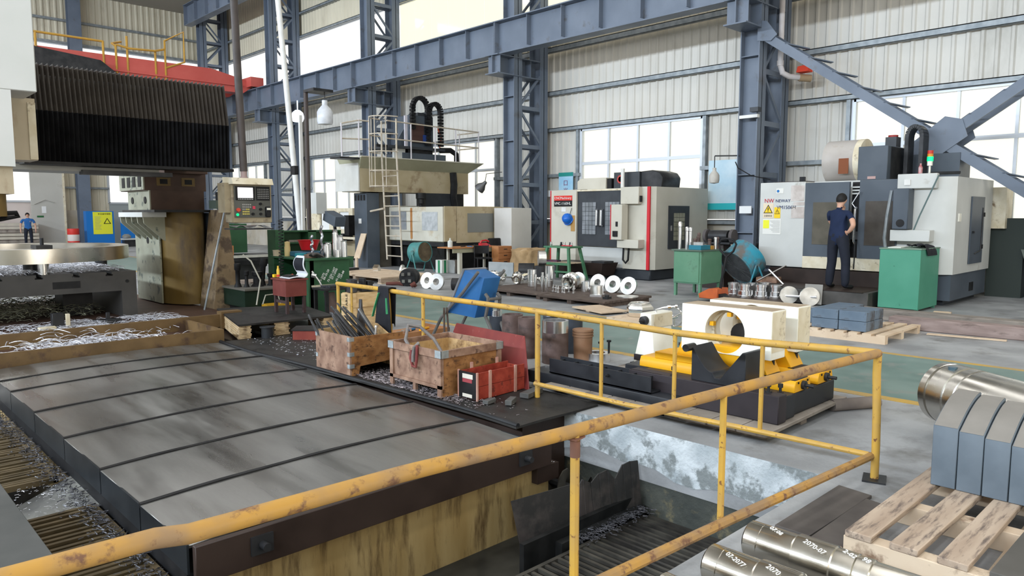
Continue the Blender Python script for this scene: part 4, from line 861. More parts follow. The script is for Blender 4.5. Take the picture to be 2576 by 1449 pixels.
# ------------------------------------------------------------------ workpieces on skids along the aisle
m_skid = mat('skid_wood', (.075,.055,.045), (.12,.09,.075), 4, .75, c3=(.20,.15,.11), s3=3, lo3=.6, hi3=.72, stretch=(4,1,4))
m_face = mat('faced_steel', (.74,.73,.70), (.86,.85,.82), 9, .30, .42, metal=1)
t = thing('timber_skid', 'long dark timber skid covered with bright machined parts', 'skid', (10.7, 9.6, 0))
for seg, (y0, y1) in enumerate(((7.95,9.55),(9.6,11.35))):
    for i in range(6):
        x0 = 9.92+.12*seg+i*.235; b = MB(); b.box(x0, x0+.22, y0, y1+.02*sin(i*3), .075, .115); b.build('plank', m_skid, t, bevel=.004)
    for y in (y0+.05, (y0+y1)/2, y1-.2):
        b = MB(); b.box(9.95+.12*seg, 11.3+.12*seg, y, y+.1, 0, .075); b.build('runner', m_skid, t)
ZS = .116
def flange(x, y, z, r, n, lb, th=.05, hub=.62, hl=.10, bore=.42, m=None, group='bright flange discs by the aisle'):
    n = Vector(n).normalized(); b = MB(); d = -n
    up = (Vector((0,0,1))-n*n.z).normalized(); c = Vector((x,y,z))+Vector((0,0,1))*0
    # lowest rim point rests on z
    c.z = z+r*sqrt(max(0,1-n.z*n.z))+.0
    b.lathe([(r*bore,0),(r,0),(r,th),(r*hub,th+.004),(r*hub,th+hl),(r*bore,th+hl),(r*bore,0)], c, d, 32, caps=False)
    return tag(b.build('flange_disc', m or m_face, angle=15), lb, 'flange disc', group)
N0 = (-.93,-.12,.28)
for (x, y, lb) in ((11.18,8.40,'nearest bright flange disc at the right end of the skid'),(11.22,8.80,'second bright flange disc from the right end of the skid'),(11.27,9.22,'third bright flange disc from the right end of the skid'),(11.36,9.82,'fourth flange disc, with a bright sleeve in front of it')):
    flange(x, y, ZS, .172, N0, lb)
flange(9.83,12.88,0,.18,(-.9,-.2,.2),'left of the two overlapping white-faced discs on the floor'); flange(9.76,12.46,0,.18,(-.85,-.35,.2),'right of the two overlapping white-faced discs on the floor')
flange(10.9,12.75,0,.17,(-.8,.3,.2),'bright disc behind the two overlapping discs'); flange(10.6,12.05,0,.17,(-.8,-.1,.25),'bright disc right of the two overlapping discs')
flange(11.25,15.85,0,.16,(-.55,.75,.15),'pale disc standing at the end of the timber pallet')
flange(12.2,11.75,.45,.17,(-.75,.62,.0),'bright disc standing on top of a sleeve before the burlap crate', .16, .9, .02, .3)
b = MB(); b.cyl((12.25,11.7,0),(12.25,11.7,.44),.15,n=20); tag(b.build('dark_drum', m_dark), 'dark drum under the raised bright disc', 'drum')
m_mirror = mat('mirror_steel', (.86,.84,.80), (.76,.74,.70), 8, .12, .2, metal=1)
def bush(x, y, z, r, L, d, lb, m=None):
    d = Vector(d).normalized(); b = MB(); c = Vector((x,y,z+r))
    b.lathe([(r*.55,.01),(r*.75,0),(r*.8,L*.25),(r,L*.3),(r,L*.75),(r*.86,L*.8),(r*.86,L),(r*.5,L),(r*.5,.01)], c, d, 28, caps=False)
    return tag(b.build('turned_bush', m or m_mirror, angle=16), lb, 'steel bush', 'turned bushes along the aisle')
k = 0
for (x, y, z, r, L, d) in ((10.75,9.55,ZS,.17,.34,(.9,.35,.1)),(11.1,9.75,ZS,.15,.3,(.8,.5,0)),(10.55,11.75,0,.16,.3,(.85,.4,.05)),(10.35,11.45,0,.13,.3,(.75,.5,.3)),(10.95,11.2,ZS,.11,.28,(.7,.6,.25)),
        (11.0,11.95,0,.15,.3,(.9,.3,.1)),(11.3,12.3,0,.12,.25,(.8,.4,.2)),(11.5,11.7,0,.13,.3,(.9,.1,.2)),(11.7,12.6,0,.12,.25,(.8,.2,.2)),(11.9,13.0,0,.12,.22,(.8,.5,.2)),(10.45,12.35,0,.14,.28,(.8,.6,0)),(11.6,11.2,0,.12,.25,(.9,.3,0))):
    bush(x, y, z, r, L, d, ('large mirror-bright bush lying behind the thin upright pins','mirror-bright bush beside the big one on the skid','bright bush on the floor left of the skid','hollow bush tilted on the floor before the skid','bronze-tinted bush leaning at the skid end','bright bush behind the tipped barrow','small bush behind the barrow rim','bright bush near the grey motor','small far bush before the drawers','far bush by the green tin','bright bush right of the overlapping discs','bush beside the grey motor plate')[k]); k += 1
def post(x, y, z, prof, lb, m=None, cat='steel pin', group='upright turned parts on the skid'):
    b = MB(); b.lathe(prof, (x,y,z), (0,0,1), 18); return tag(b.build('turned_part', m or m_chrome, angle=24), lb, cat, group)
post(10.95,10.72,ZS,[(.095,0),(.1,.01),(.1,.11),(.096,.113),(.1,.118),(.1,.24),(.096,.243),(.1,.25),(.1,.36),(.06,.36)],'tall ribbed bright sleeve at the left of the skid','' or None)
post(11.15,10.40,ZS,[(.095,0),(.1,.01),(.1,.14),(.096,.145),(.1,.15),(.1,.44),(.06,.44)],'taller ribbed sleeve just right of the first one')
for (x, y, h, lb) in ((10.36,10.05,.33,'leftmost thin upright pin on the skid'),(10.36,9.86,.38,'middle thin upright pin on the skid'),(10.35,9.74,.36,'right thin upright pin on the skid')): post(x, y, ZS, [(.032,0),(.034,.005),(.034,h*.8),(.026,h*.82),(.026,h)], lb)
sp = [(.032,0),(.032,.018),(.016,.022),(.016,.07),(.03,.075),(.03,.09),(.014,.095),(.014,.14)]
for i, (x, y) in enumerate(((10.50,9.70),(10.47,9.60),(10.42,9.50),(10.50,9.46),(10.45,9.36),(10.60,9.38),(10.66,9.30),(10.55,9.22))): post(x, y, ZS, sp, ('first','second','third','fourth','fifth','sixth','seventh','eighth')[i]+' small turned spool counted from the left on the skid', cat='spool', group='small turned spools on the skid')
post(10.98,9.30,ZS,[(.08,0),(.08,.2),(.05,.2)],'short bright sleeve before the fourth disc')
for i, (x, y) in enumerate(((10.85,9.02),(10.80,8.92),(10.72,8.80))):
    b = MB(); b.lathe([(.0,0),(.05,0),(.05,.03),(.028,.035),(.028,.09),(.05,.095),(.05,.12),(0,.12)], (x,y,ZS+.05), (.6,.75,.1), 16, caps=False); tag(b.build('turned_part', m_chrome), ('left','middle','right')[i]+' of three small bobbins lying on the skid', 'bobbin', 'bobbins on the skid')
t = thing('flanged_hub', 'square-based bright hub at the front of the skid', 'hub', (10.5,8.6,ZS))
b = MB(); b.cb((10.5,8.58,ZS+.02),(.26,.22,.04),.4); b.build('base', m_chrome, t); b = MB(); b.cyl((10.5,8.6,ZS+.04),(10.5,8.6,ZS+.20),.12,n=28); b.build('boss', m_face, t)
b = MB(); b.cb((10.30,8.2,ZS+.02),(.16,.1,.04),.2); b.cyl((10.3,8.2,ZS+.04),(10.3,8.2,ZS+.07),.04,n=14); tag(b.build('small_clamp', m_dark), 'small dark clamp in front of the hub', 'clamp')
b = MB(); b.cyl((10.8,8.12,ZS),(10.8,8.12,ZS+.02),.2,n=30); tag(b.build('flat_disc', m_face), 'flat bright disc lying at the right end of the skid', 'disc')
b = MB(); b.cb((9.55,7.75,.04),(.55,.9,.02),-.3); b.cb((9.55,7.75,.02),(.5,.1,.03),-.3); tag(b.build('plywood_sheet', m_palp), 'thin plywood sheet lying at the corner of the skid', 'plywood')
t = thing('hexagon_casting', 'polished hexagonal casting on a small board beside the tailstock', 'casting', (9.3,6.75,0))
b = MB(); b.lathe([(.0,0),(.2,0),(.22,.03),(.22,.14),(.17,.20),(.09,.20),(.09,.12),(0,.12)], (9.3,6.75,.05), n=6, caps=False); b.build('body', m_mirror, t); b = MB(); b.ring((9.3,6.75,.25),(9.3,6.75,.262),.15,.10,24); b.build('rim', m_face, t)
b = MB(); b.box(8.85,9.75,6.4,7.05,0,.045); tag(b.build('wooden_board', m_palp), 'small wooden board under the hexagonal casting', 'board')
# left pallet with plywood top
t = thing('timber_pallet', 'pale timber pallet with a half ring on it, beyond the green desk', 'pallet', (10.4,15.6,0))
for i in range(7): b = MB(); b.box(9.65+i*.235,9.65+i*.235+.225,14.4,16.9,.12,.15); b.build('slat', m_palp, t)
for y in (14.4,15.5,16.75): b = MB(); b.box(9.65,11.3,y,y+.12,.03,.12); b.build('runner', m_pal, t); b = MB(); b.box(9.65,11.3,y-.02,y+.15,.0,.03); b.build('bottom_slat', m_palp, t)
b = MB(); b.lathe([(.12,0),(.24,0),(.24,.16),(.12,.16),(.12,0)], (10.6,16.3,.15), (.35,-.93,0), 20, caps=False, arc=pi, a0=pi if 0 else 0); o = tag(b.build('half_ring', m_face), 'bright half ring standing on the pale timber pallet', 'half ring')
b = MB(); b.cb((10.4,16.9,.18),(.5,.1,.06),.3); tag(b.build('steel_flat', m_dark), 'dark flat bar behind the half ring', 'steel bar')
t = thing('lathe_chuck', 'black four-jaw lathe chuck on the floor beside the pale pallet', 'chuck', (9.85,13.5,0))
b = MB(); b.lathe([(.05,0),(.19,0),(.2,.02),(.2,.16),(.17,.17),(.17,.24),(.19,.25),(.19,.32),(.08,.32)], (9.78,13.55,.2), (.85,.5,0), 30); b.build('body', m_dark, t)
for a in (0, pi/2, pi, 3*pi/2):
    u = Vector((-.5,.85,0)); c = Vector((9.775,13.55,.2))-Vector((.85,.5,0))*.012+(u*cos(a+.7)+Vector((0,0,1))*sin(a+.7))*.11; b = MB(); b.cb(tuple(c),(.05,.07,.07),atan2(.5,.85)); b.build('jaw', m_chrome, t)
b = MB(); b.tube([(9.6,14.1,.03),(9.75,13.85,.05),(9.8,13.7,.03)], .04, 8); tag(b.build('rag', mat('rag_brown', (.14,.05,.04), None, rough=.9)), 'brown rag on the floor by the black chuck', 'rag')
b = MB(); b.tube([(9.6,13.15,.05),(9.65,13.1,.1),(9.7,13.15,.05)], .05, 8); tag(b.build('work_glove', MATS['rag_brown']), 'brown glove in front of the black chuck', 'glove')
b = MB(); b.cyl((10.0,12.2,.13),(10.5,11.5,.13),.13,n=24); tag(b.build('dark_shaft', m_dark), 'dark round bar lying behind the barrow and the discs', 'steel shaft')
# grey motor plate, burlap crate, tins
t = thing('plate_motor', 'grey plate with a dark motor lying before the drawers', 'motor', (13.0,13.6,0))
b = MB(); b.cb((12.9,13.75,.22),(.04,.75,.36),.25); b.build('plate', mat('plate_pale', (.30,.33,.34), (.38,.4,.41), 4, .5), t); b = MB(); b.cyl((13.1,13.3,.2),(13.35,13.0,.2),.19,n=20); b.build('motor', m_dark, t)
m_burlap = mat('burlap', (.33,.22,.11), (.44,.30,.16), 5, .9, c3=(.55,.42,.27), s3=2, lo3=.6, hi3=.7, bump=.6, bscale=12)
b = MB(); rr = random.Random(2)
def bl(u, v):
    a = 2*pi*u; ex = .55*(abs(cos(a))**.5)*(1 if cos(a) > 0 else -1); ey = .42*(abs(sin(a))**.5)*(1 if sin(a) > 0 else -1); k = 1+.06*sin(a*5+v*7)+.05*sin(a*9-v*5)
    if v < .8: return (14.75+ex*k, 14.45+ey*k, .02+.62*v/.8*(1+.05*sin(a*3)))
    q = (v-.8)/.2; return (14.75+ex*k*(1-q), 14.45+ey*k*(1-q), .64+.05*sin(a*4)*(1-q)+.05*q)
b.grid(32, 14, bl); tag(b.build('burlap_bundle', m_burlap, angle=70), 'brown burlap wrapped bundle beside the closed machining centre', 'bundle')
m_tin = mat('white_tin', (.62,.64,.60), None, rough=.35); m_tgreen = mat('label_green', (.02,.22,.09), None, rough=.5); m_tgrey = mat('tin_grey', (.36,.37,.36), (.28,.29,.28), 5, .35, metal=.5)
def tin(x, y, rz, m, lb, stripe=True):
    t = thing('oil_tin', lb, 'oil tin', (x, y, 0), rz); b = MB(); b.box(-.13,.13,-.13,.13,0,.37); b.build('can', m, t, local=True, bevel=.01)
    if stripe: b = MB(); b.box(-.133,-.13,-.05,.03,.01,.36); b.box(-.05,.03,-.133,-.13,.01,.36); b.build('label_band', m_tgreen, t, local=True)
    b = MB(); b.cyl((.05,.05,.37),(.05,.05,.39),.03,n=10); b.build('cap', m_dark, t, local=True)
tin(12.75,16.0,.1,m_tin,'white oil tin with a green band left of the desk leg'); tin(12.98,15.75,.2,m_tgrey,'plain grey oil tin beside the desk leg',False); tin(14.7,15.4,.15,m_tin,'white oil tin with a green band right of the drawers')
# turned cups behind the white castings, disc axle, orange pallet truck
cp = [(.0,0),(.135,0),(.14,.02),(.14,.06),(.12,.065),(.12,.14),(.10,.15),(.10,.22),(.112,.225),(.112,.27),(.08,.27),(.08,.1)]
for i, (x, y) in enumerate(((12.90,7.16),(12.75,6.85),(13.05,6.86),(12.88,6.58),(13.32,6.72),(12.98,6.33))):
    post(x, y, .045, cp, 'bright stepped cup, number %s from the left behind the white castings' % ('one','two','three','four','five','six')[i], cat='steel cup', group='turned cups on the board')
b = MB(); b.box(12.55,13.5,6.1,7.27,0,.045); tag(b.build('wooden_board', m_skid), 'dark board under the bright stepped cups', 'board')
t = thing('disc_axle', 'axle with two bright discs standing before the machine platform', 'axle', (12.75,5.8,0))
for q, rr_ in ((0,.16),(.38,.17)): b = MB(); c = Vector((12.78,6.0-q,.17)); b.cyl(c-Vector((.0,.012,0)), c+Vector((.03,.012,0)), rr_, n=26); b.build('disc', m_face, t)
b = MB(); b.cyl((12.75,6.15,.15),(12.82,5.5,.17),.025,n=10); b.build('shaft', m_chrome, t); b = MB(); b.cb((12.95,5.62,.2),(.02,.3,.36),.2,0,.2); b.build('backing_plate', mat('plate_tan', (.24,.23,.21), None, rough=.5), t)
m_orange = mat('truck_orange', (.55,.12,.03), (.42,.09,.03), 5, .5)
t = thing('pallet_truck', 'orange hand pallet truck with a black steering handle', 'pallet truck', (12.2,7.2,0))
b = MB(); b.prism([(7.02,.06),(7.40,.06),(7.42,.14),(7.2,.25),(7.02,.26)], 'x', 12.05, 12.45); b.build('body', m_orange, t, bevel=.01)
for y in (7.1,7.36): b = MB(); b.box(12.45,13.4,y-.06,y+.06,.07,.11) if y > 7.2 else b.box(12.3,12.46,y-.06,y+.06,.07,.11); b.build('fork', m_orange, t)
b = MB(); b.tube([(12.2,7.05,.2),(12.22,7.0,.6),(12.25,6.96,.86)], .025, 8); b.build('shaft', m_black, t)
b = MB(); b.tube([(12.25,6.96,.84),(12.24,7.08,.95),(12.25,7.13,1.08),(12.26,7.08,1.16),(12.26,6.96,1.18),(12.27,6.84,1.16),(12.28,6.79,1.08),(12.27,6.84,.95),(12.25,6.96,.84)], .02, 8); b.build('handle_loop', m_black, t)
b = MB(); b.cyl((12.1,7.0,.08),(12.3,7.0,.08),.08,n=14); b.build('wheel', m_black, t)
# blue billets on a pallet, old timbers
m_billet = mat('blue_billet', (.10,.14,.19), (.15,.20,.26), 3, .5, c3=(.07,.075,.085), s3=3, lo3=.52, hi3=.62)
t = thing('timber_pallet', 'pale timber pallet under the stack of blue billets', 'pallet', (10.2,3.9,0))
for i in range(8): b = MB(); b.box(9.62,10.95,3.25+i*.17,3.25+i*.17+.11,.09,.115); b.build('slat', m_palp, t)
for x in (9.62,10.2,10.83): b = MB(); b.box(x,x+.1,3.25,4.55,.0,.09); b.build('runner', m_palp, t)
k = 0
for iz in range(2):
    for iy in range(2):
        for ix in range(3 if iy else 2):
            x0, y0, z0 = 9.72+ix*.30, 3.52+iy*.36, .116+iz*.13; b = MB(); b.box(x0,x0+.29,y0,y0+.35,z0,z0+.127)
            tag(b.build('steel_billet', m_billet, bevel=.006), 'blue-grey steel billet, %s layer, %s row, %s column from the aisle' % (('lower','upper')[iz],('near','far')[iy],('first','second','third')[ix]), 'steel billet', 'blue billets on the pallet'); k += 1
b = MB(); b.box(10.05,10.3,4.32,4.55,.116,.3); tag(b.build('steel_billet', m_billet, bevel=.006), 'single darker billet left behind the blue stack', 'steel billet')
m_tim = mat('old_timber', (.17,.15,.13), (.26,.23,.20), 4, .85, c3=(.08,.07,.06), s3=3, lo3=.55, hi3=.68, stretch=(3,.6,3)); m_timr = mat('reddish_timber', (.22,.165,.15), (.32,.25,.23), 4, .85, c3=(.12,.09,.08), s3=3, lo3=.55, hi3=.68, stretch=(3,.6,3))
b = MB(); b.hexa([(11.8,1.6,0),(12.05,1.6,0),(12.1,4.45,0),(11.85,4.45,0)],[(11.8,1.6,.17),(12.05,1.6,.17),(12.1,4.45,.17),(11.85,4.45,.17)]); tag(b.build('timber_beam', m_tim, bevel=.012), 'long grey weathered timber beam before the green cabinet', 'timber')
b = MB(); b.hexa([(11.2,2.05,0),(11.45,2.05,0),(11.35,3.72,0),(11.1,3.72,0)],[(11.2,2.05,.17),(11.45,2.05,.17),(11.35,3.72,.17),(11.1,3.72,.17)]); tag(b.build('timber_beam', m_timr, bevel=.012), 'shorter reddish timber beam nearest the blue billets', 'timber')
b = MB(); b.cb((10.95,2.7,.01),(.1,.9,.012),.15); tag(b.build('wood_strip', m_palp), 'thin pale strip of wood on the floor by the timber', 'wood strip')
b = MB(); b.cb((12.9,3.55,.03),(.9,.25,.03),.2); tag(b.build('wood_strip', m_palp), 'pale board on the floor before the green cabinet corner', 'board')
# ------------------------------------------------------------------ closed machining centre (middle right)
m_beige = mat('machine_beige', (.50,.475,.40), (.55,.525,.45), 1.5, .42, c3=(.36,.33,.27), s3=1.3, lo3=.6, hi3=.78)
m_grey = mat('machine_lightgrey', (.50,.51,.49), (.56,.57,.55), 1.5, .45, c3=(.30,.27,.23), s3=1.6, lo3=.62, hi3=.76)
m_ink = mat('machine_charcoal', (.028,.032,.038), (.04,.045,.052), 3, .42)
m_bluegrey = mat('machine_bluegrey', (.06,.075,.095), (.08,.097,.12), 2, .45)
m_glassd = mat('door_glass', (.17,.185,.20), (.26,.28,.31), 4, .12, spec=.8)  # pale reflection on the door panes put into the glass colour
m_rstripe = mat('red_stripe', (.55,.02,.03), None, rough=.4)
def bx(nm, m, par, *a, bevel=0): return MB().box(*a).build(nm, m, par, bevel=bevel)
t = thing('machining_centre', 'beige and charcoal closed machining centre with a red corner stripe', 'machine tool', (16, 12, 0))
bx('base', m_ink, t, 14.85,17.2,10.5,13.7,0,.27, bevel=.03)
bx('left_cabinet', m_beige, t, 14.8,17.2,12.86,13.77,.27,2.28, bevel=.012)
b = MB(); b.prism([(14.8,11.3),(14.8,10.55),(14.95,10.42),(17.25,10.40),(17.25,12.86),(15.25,12.86),(15.25,11.3)], 'z', .27, 2.30); b.build('right_cabinet', m_beige, t)
bx('sill', m_grey, t, 14.95,15.25,11.3,12.86,.27,.80)
d = bx('door', m_ink, t, 14.86,14.92,12.06,12.86,.80,2.23); d2 = bx('door', m_ink, t, 14.84,14.90,11.25,12.06,.80,2.23)
for dd_, ya in ((d, 12.22), (d2, 11.45)):
    for i in range(4):
        for j in range(7): bx('pane', m_glassd, dd_, 14.832,14.84 if dd_ is d2 else 14.862, ya+.005+i*.115, ya+.108+i*.115, 1.11+j*.12, 1.222+j*.12)
for dd_, y in ((d,12.13),(d2,11.99)): b = MB(); b.tube([(14.80,y,1.34),(14.76,y,1.36),(14.76,y,1.72),(14.80,y,1.74)], .035, 8); b.build('handle', m_chrome, dd_)
bx('top_shelf', m_ivoryd, t, 14.82,15.3,11.3,12.86,2.23,2.27)
bx('corner_stripe', m_rstripe, t, 14.79,14.83,10.50,10.58,.27,2.30); bx('edge_stripe', m_rstripe, t, 14.79,14.82,13.765,13.79,.27,2.27)
bx('upper_cover', m_beige, t, 14.66,14.8,10.74,11.29,1.88,2.30, bevel=.01); bx('side_handle', m_black, t, 14.70,14.76,10.70,10.74,1.93,2.08)
c = bx('control_panel', m_beige, t, 14.45,14.70,11.08,11.42,1.0,1.87, bevel=.01); bx('stripe', m_rstripe, c, 14.44,14.46,11.41,11.43,1.0,1.87); bx('switch', m_black, c, 14.435,14.45,11.2,11.26,1.33,1.45); bx('handwheel_unit', m_black, c, 14.42,14.45,11.2,11.34,1.08,1.22)
bx('lower_box', m_beige, t, 14.55,14.8,10.65,11.30,.80,1.01, bevel=.008)
b = MB(); b.tube([(14.7,11.2,.8),(14.68,11.2,.5),(14.68,11.12,.42),(14.69,11.05,.5),(14.7,11.04,.8)], .025, 8); b.build('cable', m_black, t)
sd = bx('side_door', m_ink, t, 15.45,16.36,10.385,10.41,.77,1.84)
for i in range(4):
    for j in range(6): bx('pane', mat('pane_olive', (.20,.20,.14), (.28,.28,.2), 5, .15, spec=.8), sd, 15.66+i*.125,15.77+i*.125,10.378,10.386,.98+j*.115,1.085+j*.115)
bx('latch', m_chrome, sd, 15.52,15.58,10.375,10.386,1.22,1.35)
bx('badge_red', mat('badge_red', (.62,.03,.02), None, rough=.5), t, 14.79,14.8,13.0,13.65,2.00,2.13); bx('badge_black', m_black, t, 14.79,14.8,13.0,13.65,1.84,2.0)
text('lettering', 'CutMaster', .13, m_white, t, (14.787,13.63,2.03), (0,-1,0), (-1,0,0)) if 0 else text('lettering', 'CNCMachinery', .095, m_white, t, (14.787,13.63,2.035), (0,-1,0), (-1,0,0), label='white lettering on the red badge')
text('lettering', 'VMC-1160HL', .105, m_white, t, (14.787,13.63,1.885), (0,-1,0), (-1,0,0), label='white lettering on the black badge')
bx('sticker', m_white, t, 14.792,14.8,13.22,13.38,1.70,1.82); bx('notice', mat('cork', (.42,.24,.08), None, rough=.8), t, 14.792,14.8,12.90,13.04,1.18,1.6)
b = MB(); b.prism([(13.35,2.30),(13.35,2.52),(13.25,2.60),(12.35,2.60),(12.35,2.30)], 'x', 15.4, 16.2); b.build('head_cover', m_beige, t, bevel=.01); bx('head_opening', m_black, t, 15.45,16.1,12.2,12.36,2.30,2.57)
bx('spindle_tower', m_ink, t, 15.45,16.3,11.3,12.12,2.30,2.72); b = MB(); b.prism([(10.65,2.30),(10.62,2.55),(10.72,2.68),(10.95,2.74),(11.3,2.72),(11.3,2.30)], 'x', 15.5, 16.3); b.build('magazine_cover', m_dark, t, bevel=.02)
b = MB(); b.cyl((15.3,11.72,2.27),(15.3,11.72,2.8),.05,n=10); b.build('beacon', m_white, t)
b = MB(); b.lathe([(.11,0),(.11,.004),(.07,.004),(.07,0)], (15.44,11.9,2.54), (-1,0,0), 20); b.build('emblem', mat('emblem_red', (.45,.05,.04), None, rough=.5), t)
t = thing('safety_helmet', 'blue safety helmet hanging on the machining centre', 'helmet', (14.7,13.12,1.45))
b = MB(); b.lathe([(0,.17),(.06,.165),(.11,.14),(.14,.08),(.15,0),(.17,-.01),(.15,-.015),(.14,0)], (14.78,13.12,1.50), (-.9,0,.35), 24); b.build('shell', mat('helmet_blue', (.01,.12,.5), None, rough=.3), t); b = MB(); b.tube([(14.76,13.05,1.62),(14.78,13.0,1.8)], .008, 6); b.build('strap', m_dark, t)
t = thing('chip_tray', 'rusty chip trolley under the machining centre door', 'trolley', (14.4,12.2,0))
b = MB(); b.hexa([(14.2,11.5,.1),(14.7,11.5,.1),(14.7,12.9,.1),(14.2,12.9,.1)],[(14.12,11.4,.42),(14.75,11.4,.42),(14.75,13.0,.42),(14.12,13.0,.42)]); b.build('tray', m_rustdark, t); bx('lid', m_dark, t, 14.12,14.5,11.35,11.75,.42,.47)
for y in (11.6,12.8): bx('wheel', m_black, t, 14.3,14.5,y-.05,y+.05,0,.1)
# green steel stand before it
m_gst = mat('stand_green', (.055,.165,.085), (.075,.20,.105), 4, .5, c3=(.10,.12,.08), s3=3, lo3=.6, hi3=.72)
t = thing('steel_stand', 'green four-legged steel stand with tool holders on top', 'stand', (13.6,12.2,0))
for (xb, yb_, xt, yt) in ((13.3,12.75,13.42,12.6),(13.3,11.75,13.42,11.9),(13.95,12.75,13.83,12.6),(13.95,11.75,13.83,11.9)): b = MB(); b.bar((xb,yb_,0),(xt,yt,.80),.06,.06); b.build('leg', m_gst, t)
bx('top', m_gst, t, 13.38,13.88,11.83,12.7,.80,.84); bx('shelf', m_palp, t, 13.38,13.9,11.85,12.68,.42,.44); bx('rail', m_gst, t, 13.34,13.38,11.8,12.75,.38,.44); bx('rail', m_gst, t, 13.33,13.37,11.8,12.75,.20,.24)
for i, y in enumerate((12.6,12.3,12.15,12.0,11.92)): 
    b = MB(); b.lathe([(.03,0),(.035,.04),(.025,.05),(.025,.10),(.03,.10)], (13.55+.05*(i%2),y,.84), n=12); tag(b.build('tool_holder', (m_chrome,m_dark)[i%2]), ('first','second','third','fourth','fifth')[i]+' tool holder from the left on the green stand', 'tool holder', 'holders on the green stand')
b = MB(); b.cb((13.5,12.02,.86),(.04,.3,.02),.1); tag(b.build('marker_pen', mat('pen_red', (.6,.03,.05), None, rough=.4)), 'red marker on the green stand', 'pen')
b = MB(); b.cb((13.6,12.55,.46),(.2,.3,.05),.2); tag(b.build('tool_box', mat('box_purple', (.12,.03,.05), (.05,.05,.1), 9, .5)), 'small coloured packs on the green stand shelf', 'box')

# ------------------------------------------------------------------ grey machining centre (right) with platform
t = thing('machining_centre', 'light grey machining centre with dark doors, worked by the man', 'machine tool', (15.7,5.6,0))
bx('base', m_bluegrey, t, 14.45,16.7,3.85,7.2,.10,.56); bx('foot', m_ink, t, 14.6,16.6,4.0,7.0,0,.10)
bx('left_cabinet', m_grey, t, 14.3,16.9,6.45,7.40,.57,2.27, bevel=.01)
b = MB(); b.prism([(14.3,4.72),(14.3,3.98),(14.42,3.82),(16.75,3.82),(16.75,6.45),(14.7,6.45),(14.7,4.72)], 'z', .57, 2.28); b.build('right_cabinet', m_grey, t)
bx('sill', m_ivoryd, t, 14.28,14.75,4.72,6.45,.57,.80); bx('lower_tray', m_rustdark, t, 14.2,14.6,4.5,7.1,.22,.55)
d = bx('door', m_bluegrey, t, 14.30,14.36,5.60,6.45,.80,2.24); bx('window', mat('door_window_olive', (.075,.07,.055), (.11,.10,.08), 4, .2), d, 14.29,14.302,5.72,6.28,1.04,1.86, bevel=.0)
d = bx('door', m_bluegrey, t, 14.27,14.33,4.72,5.40,.80,2.26); bx('window', mat('door_window_brown', (.06,.052,.045), (.085,.075,.065), 4, .25), d, 14.26,14.272,4.74,5.28,1.05,1.87)
b = MB(); b.tube([(14.25,5.44,1.75),(14.2,5.44,1.72),(14.2,5.44,1.12),(14.25,5.44,1.08)], .022, 8); b.build('handle', m_chrome, d)
b = MB(); b.tube([(14.22,5.38,2.05),(14.2,5.5,1.83),(14.2,5.44,1.75)], .012, 6); b.build('air_line', m_chrome, d)
bx('interior', m_black, t, 14.5,14.72,5.38,5.62,.80,2.24)
for z in (2.08,2.14,2.02): bx('interior_rail', m_grey, t, 14.42,14.5,5.4,5.6,z-.015,z+.015)
bx('fixture', m_dark, t, 14.4,14.6,5.42,5.6,1.15,1.3)
bx('upper_cover', m_grey, t, 14.18,14.3,4.08,4.72,2.08,2.34, bevel=.01); bx('box_switch', m_white, t, 14.16,14.18,4.5,4.6,2.14,2.24)
c = bx('control_panel', m_bluegrey, t, 14.0,14.28,4.46,4.72,1.36,2.08, bevel=.012); b = MB(); b.cyl((13.995,4.58,1.47),(14.0,4.58,1.47),.07,n=16); b.build('speaker', m_black, c)
bx('keyboard_box', m_grey, t, 14.05,14.3,4.11,4.76,1.15,1.35, bevel=.008)
b = MB(); b.tube([(14.1,4.78,2.05),(14.05,4.82,1.6),(14.08,4.86,1.2),(14.1,4.84,1.02)], .03, 8); b.build('flex_hose', m_galv, t)
b = MB(); b.tube([(14.16,4.05,2.3),(14.1,4.3,1.6),(14.1,4.45,1.15)], .012, 6); b.build('hose', mat('hose_teal', (.09,.14,.14), None, rough=.5), t)
b = MB(); b.tube([(14.2,5.42,1.1),(14.16,5.40,.8),(14.2,5.42,.6)], .012, 6); b.build('cable', m_dark, t)
sd = bx('side_door', m_bluegrey, t, 15.28,16.1,3.79,3.815,.72,1.95); bx('latch', m_black, sd, 16.05,16.1,3.77,3.79,1.58,1.66); bx('latch', m_black, sd, 16.0,16.06,3.77,3.79,.98,1.06); bx('latch', m_black, sd, 15.36,15.44,3.77,3.79,1.28,1.32)
b = MB(); b.tube([(15.55,3.785,.9),(15.95,3.785,.95),(15.98,3.785,1.75)], .012, 6); b.build('bar', m_dark, sd)
bx('oil_switch', m_ivory, t, 14.55,14.68,3.80,3.82,1.5,1.64); bx('rear_cabinet', m_ivoryd, t, 16.8,17.3,3.6,4.0,1.35,2.15)
bx('base_notch', m_black, t, 15.6,15.85,3.84,3.86,.2,.36)
